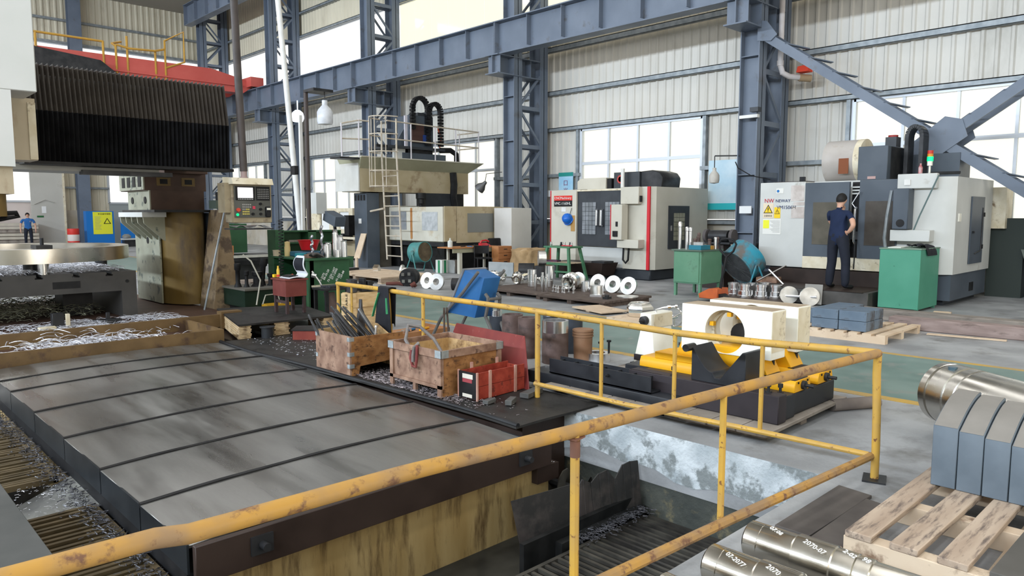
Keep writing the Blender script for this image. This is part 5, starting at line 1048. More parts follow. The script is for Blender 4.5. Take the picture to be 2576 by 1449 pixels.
# spindle carriage on top: round magazine, blue head, cable chain, beacon
b = MB(); pr = []
for k in range(13): a = pi*.5+pi*k/12; pr.append((6.0+.02+.62*sin(a) if 0 else 5.98-.0+.36*cos(a)*-1, 2.68+.40*sin(a)))
b = MB(); b.lathe([(.0,0),(.42,0),(.42,.62),(0,.62)], (15.2,6.36,2.68), (0,-1,0), 36, caps=False); b.build('tool_magazine', mat('magazine_white', (.38,.345,.315), (.47,.44,.41), 2, .4, c3=(.33,.25,.18), s3=2, lo3=.58, hi3=.7), t)
b = MB(); b.lathe([(.36,0),(.425,0),(.425,.12),(.36,.12)], (15.2,5.76,2.68), (0,-1,0), 36); b.build('magazine_rim', m_ivoryd, t); bx('rust_panel', mat('rust_panel', (.20,.06,.02), None, rough=.6), t, 14.775,14.79,5.83,6.02,2.42,2.72)
bx('spindle_head', m_bluegrey, t, 14.75,15.9,5.1,5.64,2.28,2.92, bevel=.01); bx('head_side', m_dark, t, 14.9,15.85,5.09,5.1,2.3,2.9); bx('paint_chip', mat('chip_pink', (.45,.3,.28), None, rough=.7), t, 14.742,14.75,5.3,5.45,2.30,2.35)
bx('motor', m_ink, t, 15.3,15.55,5.15,5.35,2.92,3.12); b = MB(); b.cyl((15.42,5.25,3.12),(15.42,5.25,3.16),.09,n=14); b.build('motor_cap', mat('cap_red', (.3,.03,.03), None, rough=.5), t)
b = MB(); path = [(15.5,4.98,2.3),(15.5,4.98,3.1)]+[(15.5,4.98-.13+.13*cos(a),3.1+.2*sin(a)) for a in [pi*k/10 for k in range(11)]]+[(15.5,4.72,2.3)]
for i in range(len(path)-1): b.bar(path[i], path[i+1], .32, .07)
b.build('cable_chain', m_dark, t); bx('rear_column', m_bluegrey, t, 15.9,16.6,4.2,5.6,2.28,2.8)
be = thing('signal_beacon', 'stacked signal beacon glowing green on top of the grey machining centre', 'beacon', (14.7,4.35,2.34))
b = MB(); b.cyl((14.7,4.36,2.28),(14.7,4.36,2.50),.018,n=8); b.cyl((14.7,4.36,2.5),(14.7,4.36,2.58),.045,n=14); b.build('stem', m_ivory, be)
b = MB(); b.cyl((14.7,4.36,2.58),(14.7,4.36,2.66),.05,n=16); b.build('green_lamp', mat('lamp_green', (.0,.4,.1), None, rough=.3, emit=(0,1,.15), estr=2.2), be)
b = MB(); b.cyl((14.7,4.36,2.66),(14.7,4.36,2.71),.048,n=16); b.build('yellow_lamp', mat('lamp_amber', (.6,.25,.02), None, rough=.3), be); b = MB(); b.cyl((14.7,4.36,2.71),(14.7,4.36,2.77),.048,n=16); b.build('red_lamp', mat('lamp_red', (.5,.03,.02), None, rough=.3), be)
b = MB(); b.lathe([(.035,0),(.035,.13),(.015,.17),(.015,.2)], (14.6,4.48,2.34), n=12); tag(b.build('drink_bottle', mat('bottle_pink', (.45,.12,.13), (.5,.45,.45), 9, .2)), 'small plastic bottle beside the signal beacon', 'bottle')
b = MB(); b.cb((14.7,4.1,2.36),(.3,.45,.04),.3); tag(b.build('black_cover_cloth', m_black), 'black folded cover on top of the grey machining centre', 'cover')
# lettering and notices on the left cabinet
m_navy = mat('navy_print', (.02,.035,.12), None, rough=.5)
text('lettering', 'NEWAY', .088, m_navy, t, (14.293,7.06,1.87), (0,-1,0), (-1,0,0), label='dark blue lettering'); text('lettering', 'VM1506H', .098, m_navy, t, (14.293,7.03,1.735), (0,-1,0), (-1,0,0), label='dark blue lettering')
text('emblem', 'NW', .115, mat('emblem_crimson', (.5,.02,.04), None, rough=.5), t, (14.293,7.30,1.865), (0,-1,.0), (-1,0,0), label='crimson emblem')
m_notice = mat('notice_white', (.70,.70,.66), None, rough=.7); m_warn = mat('warning_yellow', (.80,.55,.02), None, rough=.6); m_noticey = mat('notice_yellow', (.75,.75,.04), None, rough=.6)
def sign(par, x, y0, y1, z0, z1, m, nm='notice'): return MB().box(x-.006, x, y0, y1, z0, z1).build(nm, m, par)
sign(t,14.3,6.9,7.05,2.05,2.15,m_notice); b = MB(); b.cyl((14.293,7.01,2.095),(14.29,7.01,2.095),.028,n=14); b.build('notice_logo', mat('logo_blue', (.02,.15,.4), None, rough=.5), t)
s_ = sign(t,14.3,7.10,7.32,1.55,1.85,mat('notice_cream', (.70,.60,.45), None, rough=.7))
def tri(par, x, y, z, s, m1, m2):
    b = MB(); b.prism([(y-s,z-s*.8),(y+s,z-s*.8),(y,z+s*.95)], 'x', x-.004, x); o = b.build('warning_sign', m2, par)
    b = MB(); b.prism([(y-s*.78,z-s*.66),(y+s*.78,z-s*.66),(y,z+s*.66)], 'x', x-.006, x-.003); b.build('sign_face', m1, o)
    b = MB(); b.box(x-.008,x-.005,y-s*.09,y+s*.09,z-s*.25,z+s*.35); b.box(x-.008,x-.005,y-s*.09,y+s*.09,z-s*.5,z-s*.35); b.build('sign_mark', m2, o)
tri(t,14.294,7.21,1.73,.10,m_warn,m_black); text('lettering','注意安全',.045,m_black,t,(14.292,7.30,1.58),(0,-1,0),(-1,0,0))
sign(t,14.3,6.95,7.08,1.55,1.77,m_warn); tri(t,14.293,7.015,1.68,.055,m_warn,m_black)
s_ = sign(t,14.3,6.93,7.32,1.22,1.53,m_notice); b = MB(); b.box(14.291,14.294,7.18,7.31,1.34,1.51); b.build('notice_panel', m_noticey, s_)
b = MB()
for k in range(9): b.box(14.291,14.294,6.95,7.16-.03*(k%3),1.49-k*.028,1.497-k*.028)
b.build('notice_print', mat('print_grey', (.3,.3,.3), None, rough=.8), s_)
sign(t,14.3,6.47,6.74,1.89,2.2,mat('paper_worn', (.62,.58,.55), (.45,.4,.37), 6, .8)); sign(t,14.298,6.46,6.72,1.55,1.775,MATS['paper_worn']); sign(t,14.3,6.46,6.68,1.80,1.87,MATS['paper_worn'])
bx('top_dirt', m_rustdark, t, 14.5,16.0,6.5,7.2,2.27,2.29)
b = MB(); b.cb((14.4,6.56,2.32),(.08,.1,.1),.2); b.build('air_valve', m_black, t)
# platform
t = thing('operator_platform', 'dark steel operator platform before the grey machining centre', 'platform', (13.6,5.8,0))
b = MB(); b.hexa([(13.05,4.72,.02),(14.15,4.72,.02),(14.15,7.3,.02),(12.95,6.9,.02)],[(13.05,4.72,.28),(14.15,4.72,.28),(14.15,7.3,.28),(12.95,6.9,.28)]); b.build('body', mat('platform_dark', (.05,.048,.045), (.085,.08,.075), 3, .5), t, bevel=.01)
b = MB(); b.box(13.0,14.1,4.8,7.0,.28,.285); b.build('tread', m_rustdark, t)
b = MB(); b.cyl((13.4,6.95,.32),(13.9,6.6,.62),.018,n=6); tag(b.build('steel_rod', m_chrome), 'thin bright rod leaning on the platform left end', 'steel rod'); b = MB(); b.cyl((13.5,6.75,.55),(13.3,6.35,.3),.018,n=6); tag(b.build('steel_rod', m_chrome), 'second thin rod crossing the first on the platform', 'steel rod')
b = MB(); b.cb((13.8,6.9,.33),(.35,.4,.1),.2); tag(b.build('rusty_block', m_plyd), 'rusty wooden block at the left end of the platform', 'block')
# green cabinet
m_gcab = mat('cabinet_green', (.06,.25,.165), (.075,.28,.19), 2, .5, c3=(.03,.12,.08), s3=5, lo3=.66, hi3=.72)
t = thing('tool_cabinet', 'plain green steel cabinet standing before the grey machining centre', 'cabinet', (13.75,4.3,0))
bx('body', m_gcab, t, 13.22,14.2,3.98,4.62,.04,1.04, bevel=.006); bx('top', mat('cabinet_top', (.16,.24,.18), None, rough=.5), t, 13.21,14.21,3.97,4.63,1.04,1.06)
for x in (13.26,14.12): bx('foot', m_gcab, t, x,x+.05,4.0,4.05,0,.04); bx('foot', m_gcab, t, x,x+.05,4.55,4.6,0,.04)
def rag(u, v):
    x = 13.5+.5*v; y = 3.93+.38*u; z = 1.075+.05*abs(sin(u*7+v*3))*abs(sin(v*5+1)); 
    if u < .12: y = 3.955; z = .93+.13*u/.12
    return (x-.12*sin(u*6), y, z)
b = MB(); b.grid(14, 10, rag); tag(b.build('black_rag', m_cloth, angle=80), 'black rag thrown over the green cabinet edge', 'rag')
b = MB(); b.cb((13.6,4.45,1.066),(.6,.2,.012),.1); tag(b.build('paper_sheet', m_notice), 'white paper sheets on the green cabinet', 'paper')
# dark cabinet and leaning plate against the right wall
b = MB(); b.box(16.95,17.45,3.3,3.9,0,1.55); tag(b.build('dark_locker', mat('locker_dark', (.03,.04,.035), None, rough=.6)), 'dark locker behind the grey machining centre', 'locker')
b = MB(); b.hexa([(16.8,2.95,0),(17.25,2.95,0),(17.25,3.0,0),(16.8,3.0,0)],[(16.9,3.28,.95),(17.2,3.28,.95),(17.2,3.33,.95),(16.9,3.33,.95)]); tag(b.build('leaning_plate', mat('plate_greygreen', (.13,.15,.13), None, rough=.6)), 'grey-green plate leaning by the dark locker', 'plate')
b = MB(); b.box(17.5,17.66,1.2,3.2,0,1.42)
tag(b.build('block_wall_panel', mat('whitewashed_block', (.30,.31,.33), (.5,.51,.53), 2.2, .8, c3=(.18,.18,.19), s3=3, lo3=.52, hi3=.6)), 'smeared whitewashed block wall below the right window', 'wall panel')
# ------------------------------------------------------------------ bridge mill (middle of the hall)
m_tan = mat('stained_tan_shaded', (.40,.33,.20), (.48,.41,.28), 1.6, .5, c3=(.17,.10,.045), s3=1.5, lo3=.54, hi3=.72)  # stains, plus the shade of the mill's right-hand faces painted in
m_cream = mat('machine_cream', (.52,.50,.42), (.60,.58,.50), 1.6, .5, c3=(.40,.28,.14), s3=1.4, lo3=.58, hi3=.74)
m_olive = mat('platform_olive', (.33,.32,.22), (.38,.37,.26), 2, .5)
m_rung = mat('ladder_cream', (.55,.50,.42), (.45,.38,.29), 6, .5)
t = thing('bridge_mill', 'large stained cream bridge mill with a ladder and roof platform', 'machine tool', (14.5,18.2,0))
bx('base', m_oil, t, 13.4,15.7,16.7,20.2,0,.75)
def slant(nm, m, pts_b, pts_t): b = MB(); b.hexa(pts_b, pts_t); return b.build(nm, m, t)
e1 = bx('guard_panel', m_cream, t, 13.15,13.2,16.45,17.95,.85,1.85); e2 = bx('guard_panel', m_cream, t, 13.15,13.2,17.97,19.36,.85,1.85)
e3 = bx('guard_panel', m_tan, t, 13.2,13.62,16.42,16.46,.85,1.86); e4 = bx('guard_panel', m_tan, t, 13.65,15.42,16.42,16.46,.80,1.86); e5 = bx('guard_panel', m_tan, t, 15.45,15.86,16.42,16.46,.80,1.85)
m_gw = mat('guard_window', (.36,.38,.39), (.5,.52,.53), 6, .25)
bx('window', m_gw, e1, 13.142,13.15,16.68,17.42,1.16,1.70); bx('window', mat('guard_window_dim', (.22,.24,.26), (.3,.3,.3), 6, .2), e2, 13.142,13.15,18.2,19.0,1.17,1.72); bx('window', mat('guard_window_grey', (.20,.21,.20), None, rough=.3), e4, 14.05,15.08,16.41,16.42,1.10,1.66)
b = MB(); b.add([(13.15,16.45,.85),(13.15,19.36,.85),(13.5,19.36,.66),(13.5,16.7,.66),(15.7,16.7,.62),(15.86,16.45,.80)], [(0,1,2,3),(0,3,4,5)]); b.build('skirt', m_olive, t, fix=False)
bx('inner_floor', m_dark, t, 13.2,15.8,16.46,19.3,.7,.85)
bx('rust_streak', mat('rust_streak', (.33,.12,.03), (.45,.25,.1), 9, .7, stretch=(1,2,.3)), t, 13.143,13.15,17.90,18.0,.9,1.82)
bx('cross_beam', m_tan, t, 12.05,16.3,19.0,20.0,2.31,3.02)
bx('beam_end', mat('beam_end_lit', (.62,.62,.59), (.55,.54,.5), 2, .5), t, 12.03,12.05,19.02,20.0,2.32,3.0)  # beam end facing the light, painted whiter for it
b = MB(); b.hexa([(12.05,19.0,3.0),(16.3,19.0,3.0),(16.3,20.0,3.0),(12.05,20.0,3.0)],[(11.95,18.75,3.32),(16.75,18.75,3.32),(16.75,20.1,3.32),(11.95,20.1,3.32)]); b.build('platform', m_olive, t)
bx('platform_edge', m_cream, t, 11.95,16.76,18.73,20.12,3.32,3.35)
bx('end_wing', MATS['beam_end_lit'], t, 12.0,12.04,19.0,20.3,2.33,3.33); bx('left_column', m_dark, t, 12.78,13.2,19.72,20.0,0,2.4); bx('right_column', m_dark, t, 15.6,16.6,19.6,20.6,0,3.0)
bx('rear_guard', m_cream, t, 13.2,15.8,19.3,19.36,.85,1.9)
c = bx('electric_cabinet', m_bluegrey, t, 12.3,12.75,19.05,19.75,.0,2.28, bevel=.006)
for k in range(4): bx('vent', m_black, c, 12.292,12.3,19.12+k*.16,19.22+k*.16,2.05,2.22)
bx('sticker', m_white, c, 12.292,12.3,19.35,19.5,1.35,1.5)
bx('column_inner', mat('olive_dark', (.075,.065,.05), (.11,.10,.08), 3, .6), t, 12.75,13.2,19.1,19.7,0,2.3)
bx('tool_head', m_ink, t, 14.5,15.6,19.0,19.5,1.75,2.31); b = MB(); b.lathe([(.16,0),(.16,.18),(.1,.2),(.1,.34),(.05,.36),(.05,.5)], (14.3,19.0,2.31), (0,0,-1), 18); b.build('spindle', m_dark, t)
b = MB(); b.tube([(15.6,18.96,3.0),(15.62,18.93,2.6),(15.6,18.95,2.2),(15.7,18.97,1.8)], .12, 8); b.build('cable_bundle', m_black, t)
# saddle, ram and chains on top
bx('saddle', m_bluegrey, t, 13.6,15.3,18.95,19.9,3.35,3.55); bx('saddle_plate', m_ink, t, 13.0,15.2,18.85,20.0,3.66,3.74); bx('saddle_block', m_dark, t, 13.8,14.8,19.0,19.9,3.5,3.7)
bx('ram_column', m_bluegrey, t, 14.0,14.9,19.1,19.8,3.74,4.75); bx('ram_inner', mat('ram_brown', (.07,.035,.03), None, rough=.5), t, 14.05,14.5,19.05,19.1,3.9,4.5); bx('servo', m_ink, t, 14.3,14.7,19.1,19.6,4.75,4.85); bx('servo_motor', mat('motor_blue', (.02,.05,.2), None, rough=.4), t, 14.45,14.6,19.0,19.1,3.9,4.15); bx('panel_grey', m_grey, t, 13.3,13.8,19.0,19.1,3.36,3.75); bx('stay', mat('stay_lilac', (.55,.53,.58), None, rough=.5), t, 13.72,13.82,19.0,19.05,3.3,4.7)
b = MB(); b.prism([(13.5,3.75),(13.98,4.45),(13.98,3.75)], 'y', 19.3, 19.34); b.build('gusset', m_bluegrey, t)
def chain(x0, x1, y, z0, zt):
    r_ = (x1-x0)/2; path = [(x0,y,z0),(x0,y,zt)]+[(x0+r_-r_*cos(a),y,zt+r_*1.15*sin(a)) for a in [pi*k/12 for k in range(13)]]+[(x1,y,zt),(x1,y,3.8)]
    pts = []
    for i in range(len(path)-1):
        p, q = Vector(path[i]), Vector(path[i+1]); n = max(1, int((q-p).length/.1)); pts += [p+(q-p)*k/n for k in range(n)]
    pts.append(Vector(path[-1])); b = MB()
    for i in range(len(pts)-1):
        d_ = (pts[i+1]-pts[i]); b.bar(pts[i], pts[i]+d_*.82, .16, .12)
    b.build('cable_chain', m_black, t)
chain(14.02,14.62,19.0,4.3,4.95); chain(14.66,15.12,18.98,4.3,4.9)
b = MB(); b.tube([(15.1,19.0,3.7),(15.5,18.95,3.72),(15.75,18.95,3.6),(15.8,19,3.36)], .09, 8); b.build('conduit', m_black, t); b = MB(); b.tube([(15.0,18.98,4.4),(15.12,18.95,4.1),(15.05,18.95,3.78)], .02, 6); b.build('red_cable', mat('cable_red', (.5,.08,.03), None, rough=.5), t)
b = MB(); b.box(12.6,14.6,18.9,18.96,3.66,3.74); b.build('beam_rail', m_dark, t)
# guard rails on the platform
for path in ([(12.9,18.8,4.45),(16.6,18.8,4.38)],[(12.9,18.8,3.92),(16.6,18.8,3.86)],[(11.4,18.9,4.25),(11.95,18.85,4.38),(12.3,18.85,4.38)],[(11.4,18.9,3.82),(12.3,18.85,3.85)],[(16.6,18.8,4.38),(16.6,19.9,4.38)],[(16.6,18.8,3.86),(16.6,19.9,3.86)]):
    b = MB(); b.tube(path, .022, 6); b.build('guard_rail', m_rung, t)
for x, y in ((11.4,18.9),(11.95,18.85),(12.3,18.85),(13.8,18.8),(14.75,18.8),(15.6,18.8),(16.6,18.8),(16.6,19.8)):
    b = MB(); b.cyl((x,y,3.3),(x,y,4.42 if x != 11.4 else 4.26),.022,n=6); b.build('guard_post', mat('post_white', (.6,.57,.6), None, rough=.5), t)
bx('side_step', m_dark, t, 11.3,12.0,18.85,19.4,3.25,3.3)
# ladder with cage
l = thing('caged_ladder', 'cream caged ladder leaning up to the bridge mill platform', 'ladder', (12.55,18.3,.28))
for y0, y1 in ((18.37,18.67),(17.61,17.91)): b = MB(); b.tube([(12.55,y0,.28),(12.62,y1,3.35),(12.62,y1,4.4)], .028, 6); b.build('stile', m_rung, l)
for k in range(9): f_ = k/10; b = MB(); y = .3*f_; b.cyl((12.55+.07*f_,18.37+y,.40+2.95*f_),(12.55+.07*f_,17.61+y,.40+2.95*f_),.018,n=6); b.build('rung', m_rung, l)
for k, z in enumerate((2.45,2.9,3.45,3.95,4.45)):
    b = MB(); b.tube([(12.62-.62*sin(a),18.29+.46*cos(a),z) for a in [pi*i/10 for i in range(11)]], .018, 6); b.build('cage_hoop', m_rung, l)
for a in (pi*.2,pi*.4,pi*.6,pi*.8): b = MB(); b.cyl((12.62-.62*sin(a),18.29+.46*cos(a),2.42),(12.62-.62*sin(a),18.29+.46*cos(a),4.46),.014,n=6); b.build('cage_bar', m_rung, l)
b = MB(); b.tube([(12.4,19.0,1.72),(12.5,18.45,1.8)], .03, 6); b.build('stay', m_rung, l)
b = MB(); b.hexa([(12.0,19.35,.3),(12.05,19.12,.3),(12.08,19.12,.3),(12.03,19.35,.3)],[(12.24,19.3,1.05),(12.26,19.05,1.05),(12.29,19.05,1.05),(12.27,19.3,1.05)]); b.box(12.0,12.05,19.18,19.28,0,.32); tag(b.build('timber_plank', m_palp), 'old plank leaning on the blue-grey electric cabinet', 'plank')
bx_w = MB().box(15.0,15.85,15.55,16.3,0,1.82).build('white_cabinet', mat('cabinet_white', (.55,.54,.51), (.6,.59,.56), 2, .5), bevel=.01); tag(bx_w, 'plain white steel cabinet at the right end of the bridge mill', 'cabinet')
# desk, drawers, chairs, phone
m_desk = mat('desk_orange', (.38,.16,.055), (.45,.20,.08), 3, .5)
t = thing('writing_desk', 'orange-brown desk top on a steel frame before the bridge mill', 'desk', (13.4,15.5,0))
bx('top', m_desk, t, 12.55,14.35,15.3,15.95,.70,.735); bx('apron', m_olive, t, 12.6,14.2,15.34,15.36,.58,.70)
for x in (12.85,14.2): bx('leg', m_cream, t, x,x+.1,15.36,15.46,0,.70); bx('leg', m_cream, t, x,x+.06,15.86,15.92,0,.70)
t = thing('drawer_unit', 'orange-brown four-drawer unit under the desk end', 'drawer unit', (14.1,15.2,0))
bx('body', m_desk, t, 13.98,14.5,15.02,15.29,.0,.735)
for k in range(4): d = bx('drawer', mat('drawer_front', (.36,.15,.06), (.42,.19,.08), 4, .5), t, 13.99,14.49,15.0,15.02,.02+k*.178,.185+k*.178); bx('handle', m_dark, d, 14.18,14.30,14.985,15.0,.11+k*.178,.13+k*.178)
def chair(x, y, rz, lb):
    t = thing('folding_chair', lb, 'chair', (x, y, 0), rz)
    def L(nm, m, b): b.build(nm, m, t, local=True)
    b = MB(); b.box(-.2,.2,-.2,.2,.42,.46); L('seat', m_black, b)
    b = MB(); b.sheet(8, 4, lambda u, v: (-.21+.42*u, .20+.05*sin(pi*u), .55+.22*v), .02); L('backrest', m_black, b)
    for sx in (-.2,.2):
        b = MB(); b.tube([(sx,-.22,0),(sx,-.2,.44),(sx,.05,.44)], .012, 6); L('leg', m_dark, b); b = MB(); b.tube([(sx,.25,0),(sx,.18,.44),(sx,.22,.8)], .012, 6); L('leg', m_dark, b)
    b = MB(); b.cyl((-.2,.23,.1),(.2,.23,.1),.01,n=6); L('stretcher', m_dark, b)
chair(13.35,14.95,-.5,'black tubular chair in front of the orange-brown desk'); 
t = thing('office_chair', 'black padded office chair behind the desk', 'chair', (14.75,16.0,0))
b = MB(); b.sheet(8, 8, lambda u, v: (14.52+.46*u, 15.95+.05*sin(pi*u)+.04*v, .55+.38*v), .06); b.build('backrest', m_black, t, bevel=.02); bx('seat', m_black, t, 14.52,14.98,15.6,15.98,.42,.48, bevel=.02); b = MB(); b.cyl((14.75,15.8,.1),(14.75,15.8,.42),.03,n=8); [b.cyl((14.75,15.8,.1),(14.75+.28*cos(a),15.8+.28*sin(a),.03),.02,n=6) for a in [2*pi*k/5 for k in range(5)]]; b.build('base', m_dark, t)
t = thing('telephone', 'red desk telephone on the orange-brown desk', 'telephone', (13.95,15.55,.735))
m_tel = mat('phone_red', (.5,.02,.03), None, rough=.35); b = MB(); b.prism([(15.45,.735),(15.65,.735),(15.65,.82),(15.5,.77)], 'x', 13.8, 14.1); b.build('body', m_tel, t); b = MB(); b.tube([(13.76,15.52,.82),(13.78,15.5,.88),(13.95,15.5,.90),(14.05,15.5,.86)], .025, 8); b.build('handset', m_tel, t)
b = MB(); b.lathe([(.07,0),(.07,.16),(.02,.2),(.02,.25)], (12.68,15.55,.735), n=14); tag(b.build('white_bottle', m_tin), 'white plastic bottle at the left end of the desk', 'bottle')
for i, (x, y) in enumerate(((13.1,15.5),(13.3,15.45))): b = MB(); b.cb((x,y,.745),(.25,.03,.02),.4+i); tag(b.build('hand_tool', (m_dark, MATS['tool_blue'])[i]), ('dark','blue')[i]+' small tool lying on the orange-brown desk', 'tool')
# drum fans
def fan(x, y, z, r, L, n, lb, m, mg):
    n = Vector(n).normalized(); c = Vector((x, y, z)); t = thing('drum_fan', lb, 'fan', (x, y, 0))
    side = n.cross(Vector((0,0,1))).normalized()
    b = MB(); b.lathe([(r*.96,0),(r*1.03,0),(r*1.03,.03),(r,.04),(r,L-.04),(r*1.03,L-.03),(r*1.03,L),(r*.96,L),(r*.96,0)], c+n*L/2, -n, 32, caps=False); b.build('drum', m, t)
    b = MB()
    for k in range(1, 14): b.lathe([(r*k/13.6,0),(r*k/13.6+.011,0),(r*k/13.6+.011,.006),(r*k/13.6,.006),(r*k/13.6,0)], c+n*(L/2-.01), -n, 24, caps=False)
    up = side.cross(n)
    for k in range(16): a = 2*pi*k/16; e = side*cos(a)+up*sin(a); b.cyl(c+n*(L/2-.012), c+n*(L/2-.012)+e*r*.97, .005, n=4)
    b.build('front_grille', mg, t)
    b = MB(); b.lathe([(0,0),(r*.97,0),(r*.97,.004),(0,.004)], c+n*(L/2-.018), -n, 28, caps=False); b.build('guard_mesh', mg, t)
    b = MB(); b.lathe([(0,0),(r*.16,0),(r*.18,.1),(0,.1)], c+n*(L/2-.02), -n, 14, caps=False)
    b.build('hub', mg, t)
    for k in range(5):
        a = 2*pi*k/5; e = side*cos(a)+up*sin(a); e2 = side*cos(a+.75)+up*sin(a+.75); b = MB(); p = c+n*(L*.25)
        b.add([p+e*r*.15, p+e*r*.9, p-n*.08+e2*r*.9, p-n*.06+e2*r*.15, p+e*r*.15-n*.006, p+e*r*.9-n*.006, p-n*.086+e2*r*.9, p-n*.066+e2*r*.15], [(0,1,2,3),(7,6,5,4),(0,4,5,1),(1,5,6,2),(2,6,7,3),(3,7,4,0)]); b.build('blade', mg, t)
    b = MB(); b.lathe([(0,0),(r*.97,0)], c-n*(L/2-.02), n, 24, caps=False); b.build('rear_grille', mg, t)
    for s in (-1, 1):
        p = c+side*s*(r+.02); f_ = Vector((n.x,n.y,0)).normalized()
        for q in (-1, 1): b = MB(); b.cyl(p, Vector((p.x,p.y,0))+f_*q*r*.75+side*s*.06, .018, n=6); b.build('leg', m, t)
        b = MB(); b.cyl(p-side*s*.02, p+side*s*.02, .06, n=12); b.build('pivot', m, t)
    b = MB(); f_ = Vector((n.x,n.y,0)).normalized(); b0 = Vector((c.x,c.y,.02)); b.cyl(b0+side*(r+.08)-f_*r*.7, b0-side*(r+.08)-f_*r*.7, .015, n=6); b.build('cross_bar', m, t)
m_teal = mat('fan_teal', (.05,.22,.22), (.08,.26,.25), 3, .45, c3=(.12,.13,.11), s3=2.5, lo3=.55, hi3=.68); m_tealb = mat('fan_blue', (.02,.24,.34), (.04,.28,.38), 3, .45, c3=(.13,.12,.11), s3=1.6, lo3=.40, hi3=.54); m_grime = mat('grille_grime', (.11,.085,.055), (.18,.14,.09), 6, .7); m_grimeg = mat('grille_grey', (.07,.075,.08), (.11,.115,.12), 6, .6)
fan(12.55,16.75,.56,.285,.42,(.15,-.97,.08),'teal drum fan with a brown grille before the bridge mill',m_teal,m_grime)
fan(13.85,7.5,.66,.40,.42,(-.72,.28,-.55),'blue drum fan tilted down beside the grey machining centre',m_tealb,m_grimeg)
# bench with vise tools and grinder
m_gbench = mat('bench_green', (.10,.24,.15), (.13,.28,.18), 2.2, .5, c3=(.05,.10,.06), s3=2.2, lo3=.58, hi3=.72)
t = thing('work_bench', 'pale green steel cabinet bench with turned bars standing on it', 'bench', (13.0,8.0,0))
bx('body', m_gbench, t, 12.62,13.4,7.72,8.35,.25,.90, bevel=.006); bx('door', m_gbench, t, 12.60,12.62,7.76,8.32,.28,.88); bx('top', mat('bench_top', (.10,.14,.11), None, rough=.5), t, 12.58,13.42,7.7,8.38,.90,.93)
for x in (12.63,13.33):
    for y in (7.73,8.29): bx('leg', m_gbench, t, x,x+.06,y,y+.05,0,.25)
for i, (x, y, r_, h, m) in enumerate(((12.75,8.30,.035,.55,m_chrome),(12.72,8.12,.03,.45,m_chrome),(12.74,8.05,.03,.44,m_chrome),(12.8,7.98,.035,.22,m_brownst),(13.2,8.15,.035,.26,m_brownst),(13.3,8.2,.03,.32,m_brownst),(13.3,7.95,.035,.2,m_brownst),(13.35,7.8,.03,.24,m_brownst),(13.2,7.76,.028,.24,m_chrome))):
    post(x, y, .93, [(r_,0),(r_,h*.8),(r_*1.15,h*.82),(r_*1.15,h*.95),(r_*.8,h)], ('tallest bright bar','second bright bar','third bright bar','short brown bar in front','brown bar behind the blue tray','tall brown bar at the back','short brown stub','right-hand brown bar','bright knobbed bar')[i]+' on the pale green bench', m, 'turned bar', 'bars on the green bench')
b = MB(); b.box(12.6,12.95,7.72,8.0,.93,1.02); tag(b.build('blue_tray', mat('tray_blue', (.02,.17,.24), None, rough=.5), bevel=.005), 'blue plastic tray on the pale green bench', 'tray')
b = MB(); b.cb((12.75,7.86,1.05),(.2,.18,.06),.4); tag(b.build('plastic_bag', mat('bag_clear', (.45,.44,.42), (.3,.3,.3), 12, .2)), 'crumpled clear plastic bag in the blue tray', 'bag')
b = MB(); b.cb((13.05,7.78,.966),(.14,.1,.07),.2); tag(b.build('yellow_box', mat('box_amber', (.5,.25,.03), None, rough=.5)), 'small amber box on the end of the green bench', 'box')
t = thing('bench_grinder', 'dark double-wheel bench grinder on a tapered stand', 'grinder', (14.6,8.45,0))
b = MB(); b.hexa([(14.35,8.2,0),(14.85,8.2,0),(14.85,8.75,0),(14.35,8.75,0)],[(14.45,8.3,1.0),(14.75,8.3,1.0),(14.75,8.65,1.0),(14.45,8.65,1.0)]); b.build('stand', m_rustdark, t); b = MB(); b.cyl((14.6,8.25,1.15),(14.6,8.7,1.15),.13,n=18); b.build('motor', m_dark, t)
for y in (8.12,8.76): b = MB(); b.cyl((14.6,y,1.15),(14.6,y+.07,1.15),.15,n=20); b.build('wheel', mat('grind_wheel', (.09,.08,.08), None, rough=.9), t)
bx('table', m_dark, t, 14.35,14.85,8.1,8.85,.98,1.02)
b = MB(); b.bar((15.1,7.95,.05),(14.75,7.62,1.0),.12,.06); b.bar((14.9,7.7,.75),(15.2,7.8,.5),.1,.05); tag(b.build('dark_jack_lever', m_black), 'dark steel lever leaning left of the grey machining centre', 'lever')
# posters, lamps on the wall
m_sky = mat('poster_sky', (.45,.62,.72), (.62,.74,.8), 2, .6); m_postw = mat('poster_white', (.75,.76,.76), None, rough=.6)
b = MB(); b.box(17.50,17.52,9.35,10.55,1.75,3.05); t = b.build('wall_poster', m_sky); tag(t, 'pale blue landscape poster on the wall behind the pale green bench', 'poster'); b = MB(); b.box(17.49,17.5,9.35,10.55,1.75,1.92); b.build('poster_lake', mat('poster_lake', (.03,.45,.48), None, rough=.6), t)
b = MB(); b.box(17.50,17.52,15.35,15.95,2.2,2.95); t = b.build('wall_poster', mat('poster_blue', (.30,.55,.75), (.45,.66,.8), 3, .6)); tag(t, 'light blue notice hanging beside the window above the machining centre', 'poster'); b = MB(); b.box(17.49,17.5,15.35,15.95,2.83,2.95); b.build('poster_header', mat('poster_teal', (.02,.25,.22), None, rough=.6), t)
text('lettering','口',.2,mat('poster_ink', (.25,.1,.2), None, rough=.6),t,(17.488,15.75,2.55),(0,-1,0),(-1,0,0)); text('lettering','米',.2,MATS['poster_ink'],t,(17.488,15.75,2.3),(0,-1,0),(-1,0,0))
b = MB(); b.box(17.50,17.52,16.0,16.7,2.2,2.4); tag(b.build('wall_notice', m_postw), 'small white notice left of the light blue poster', 'notice')
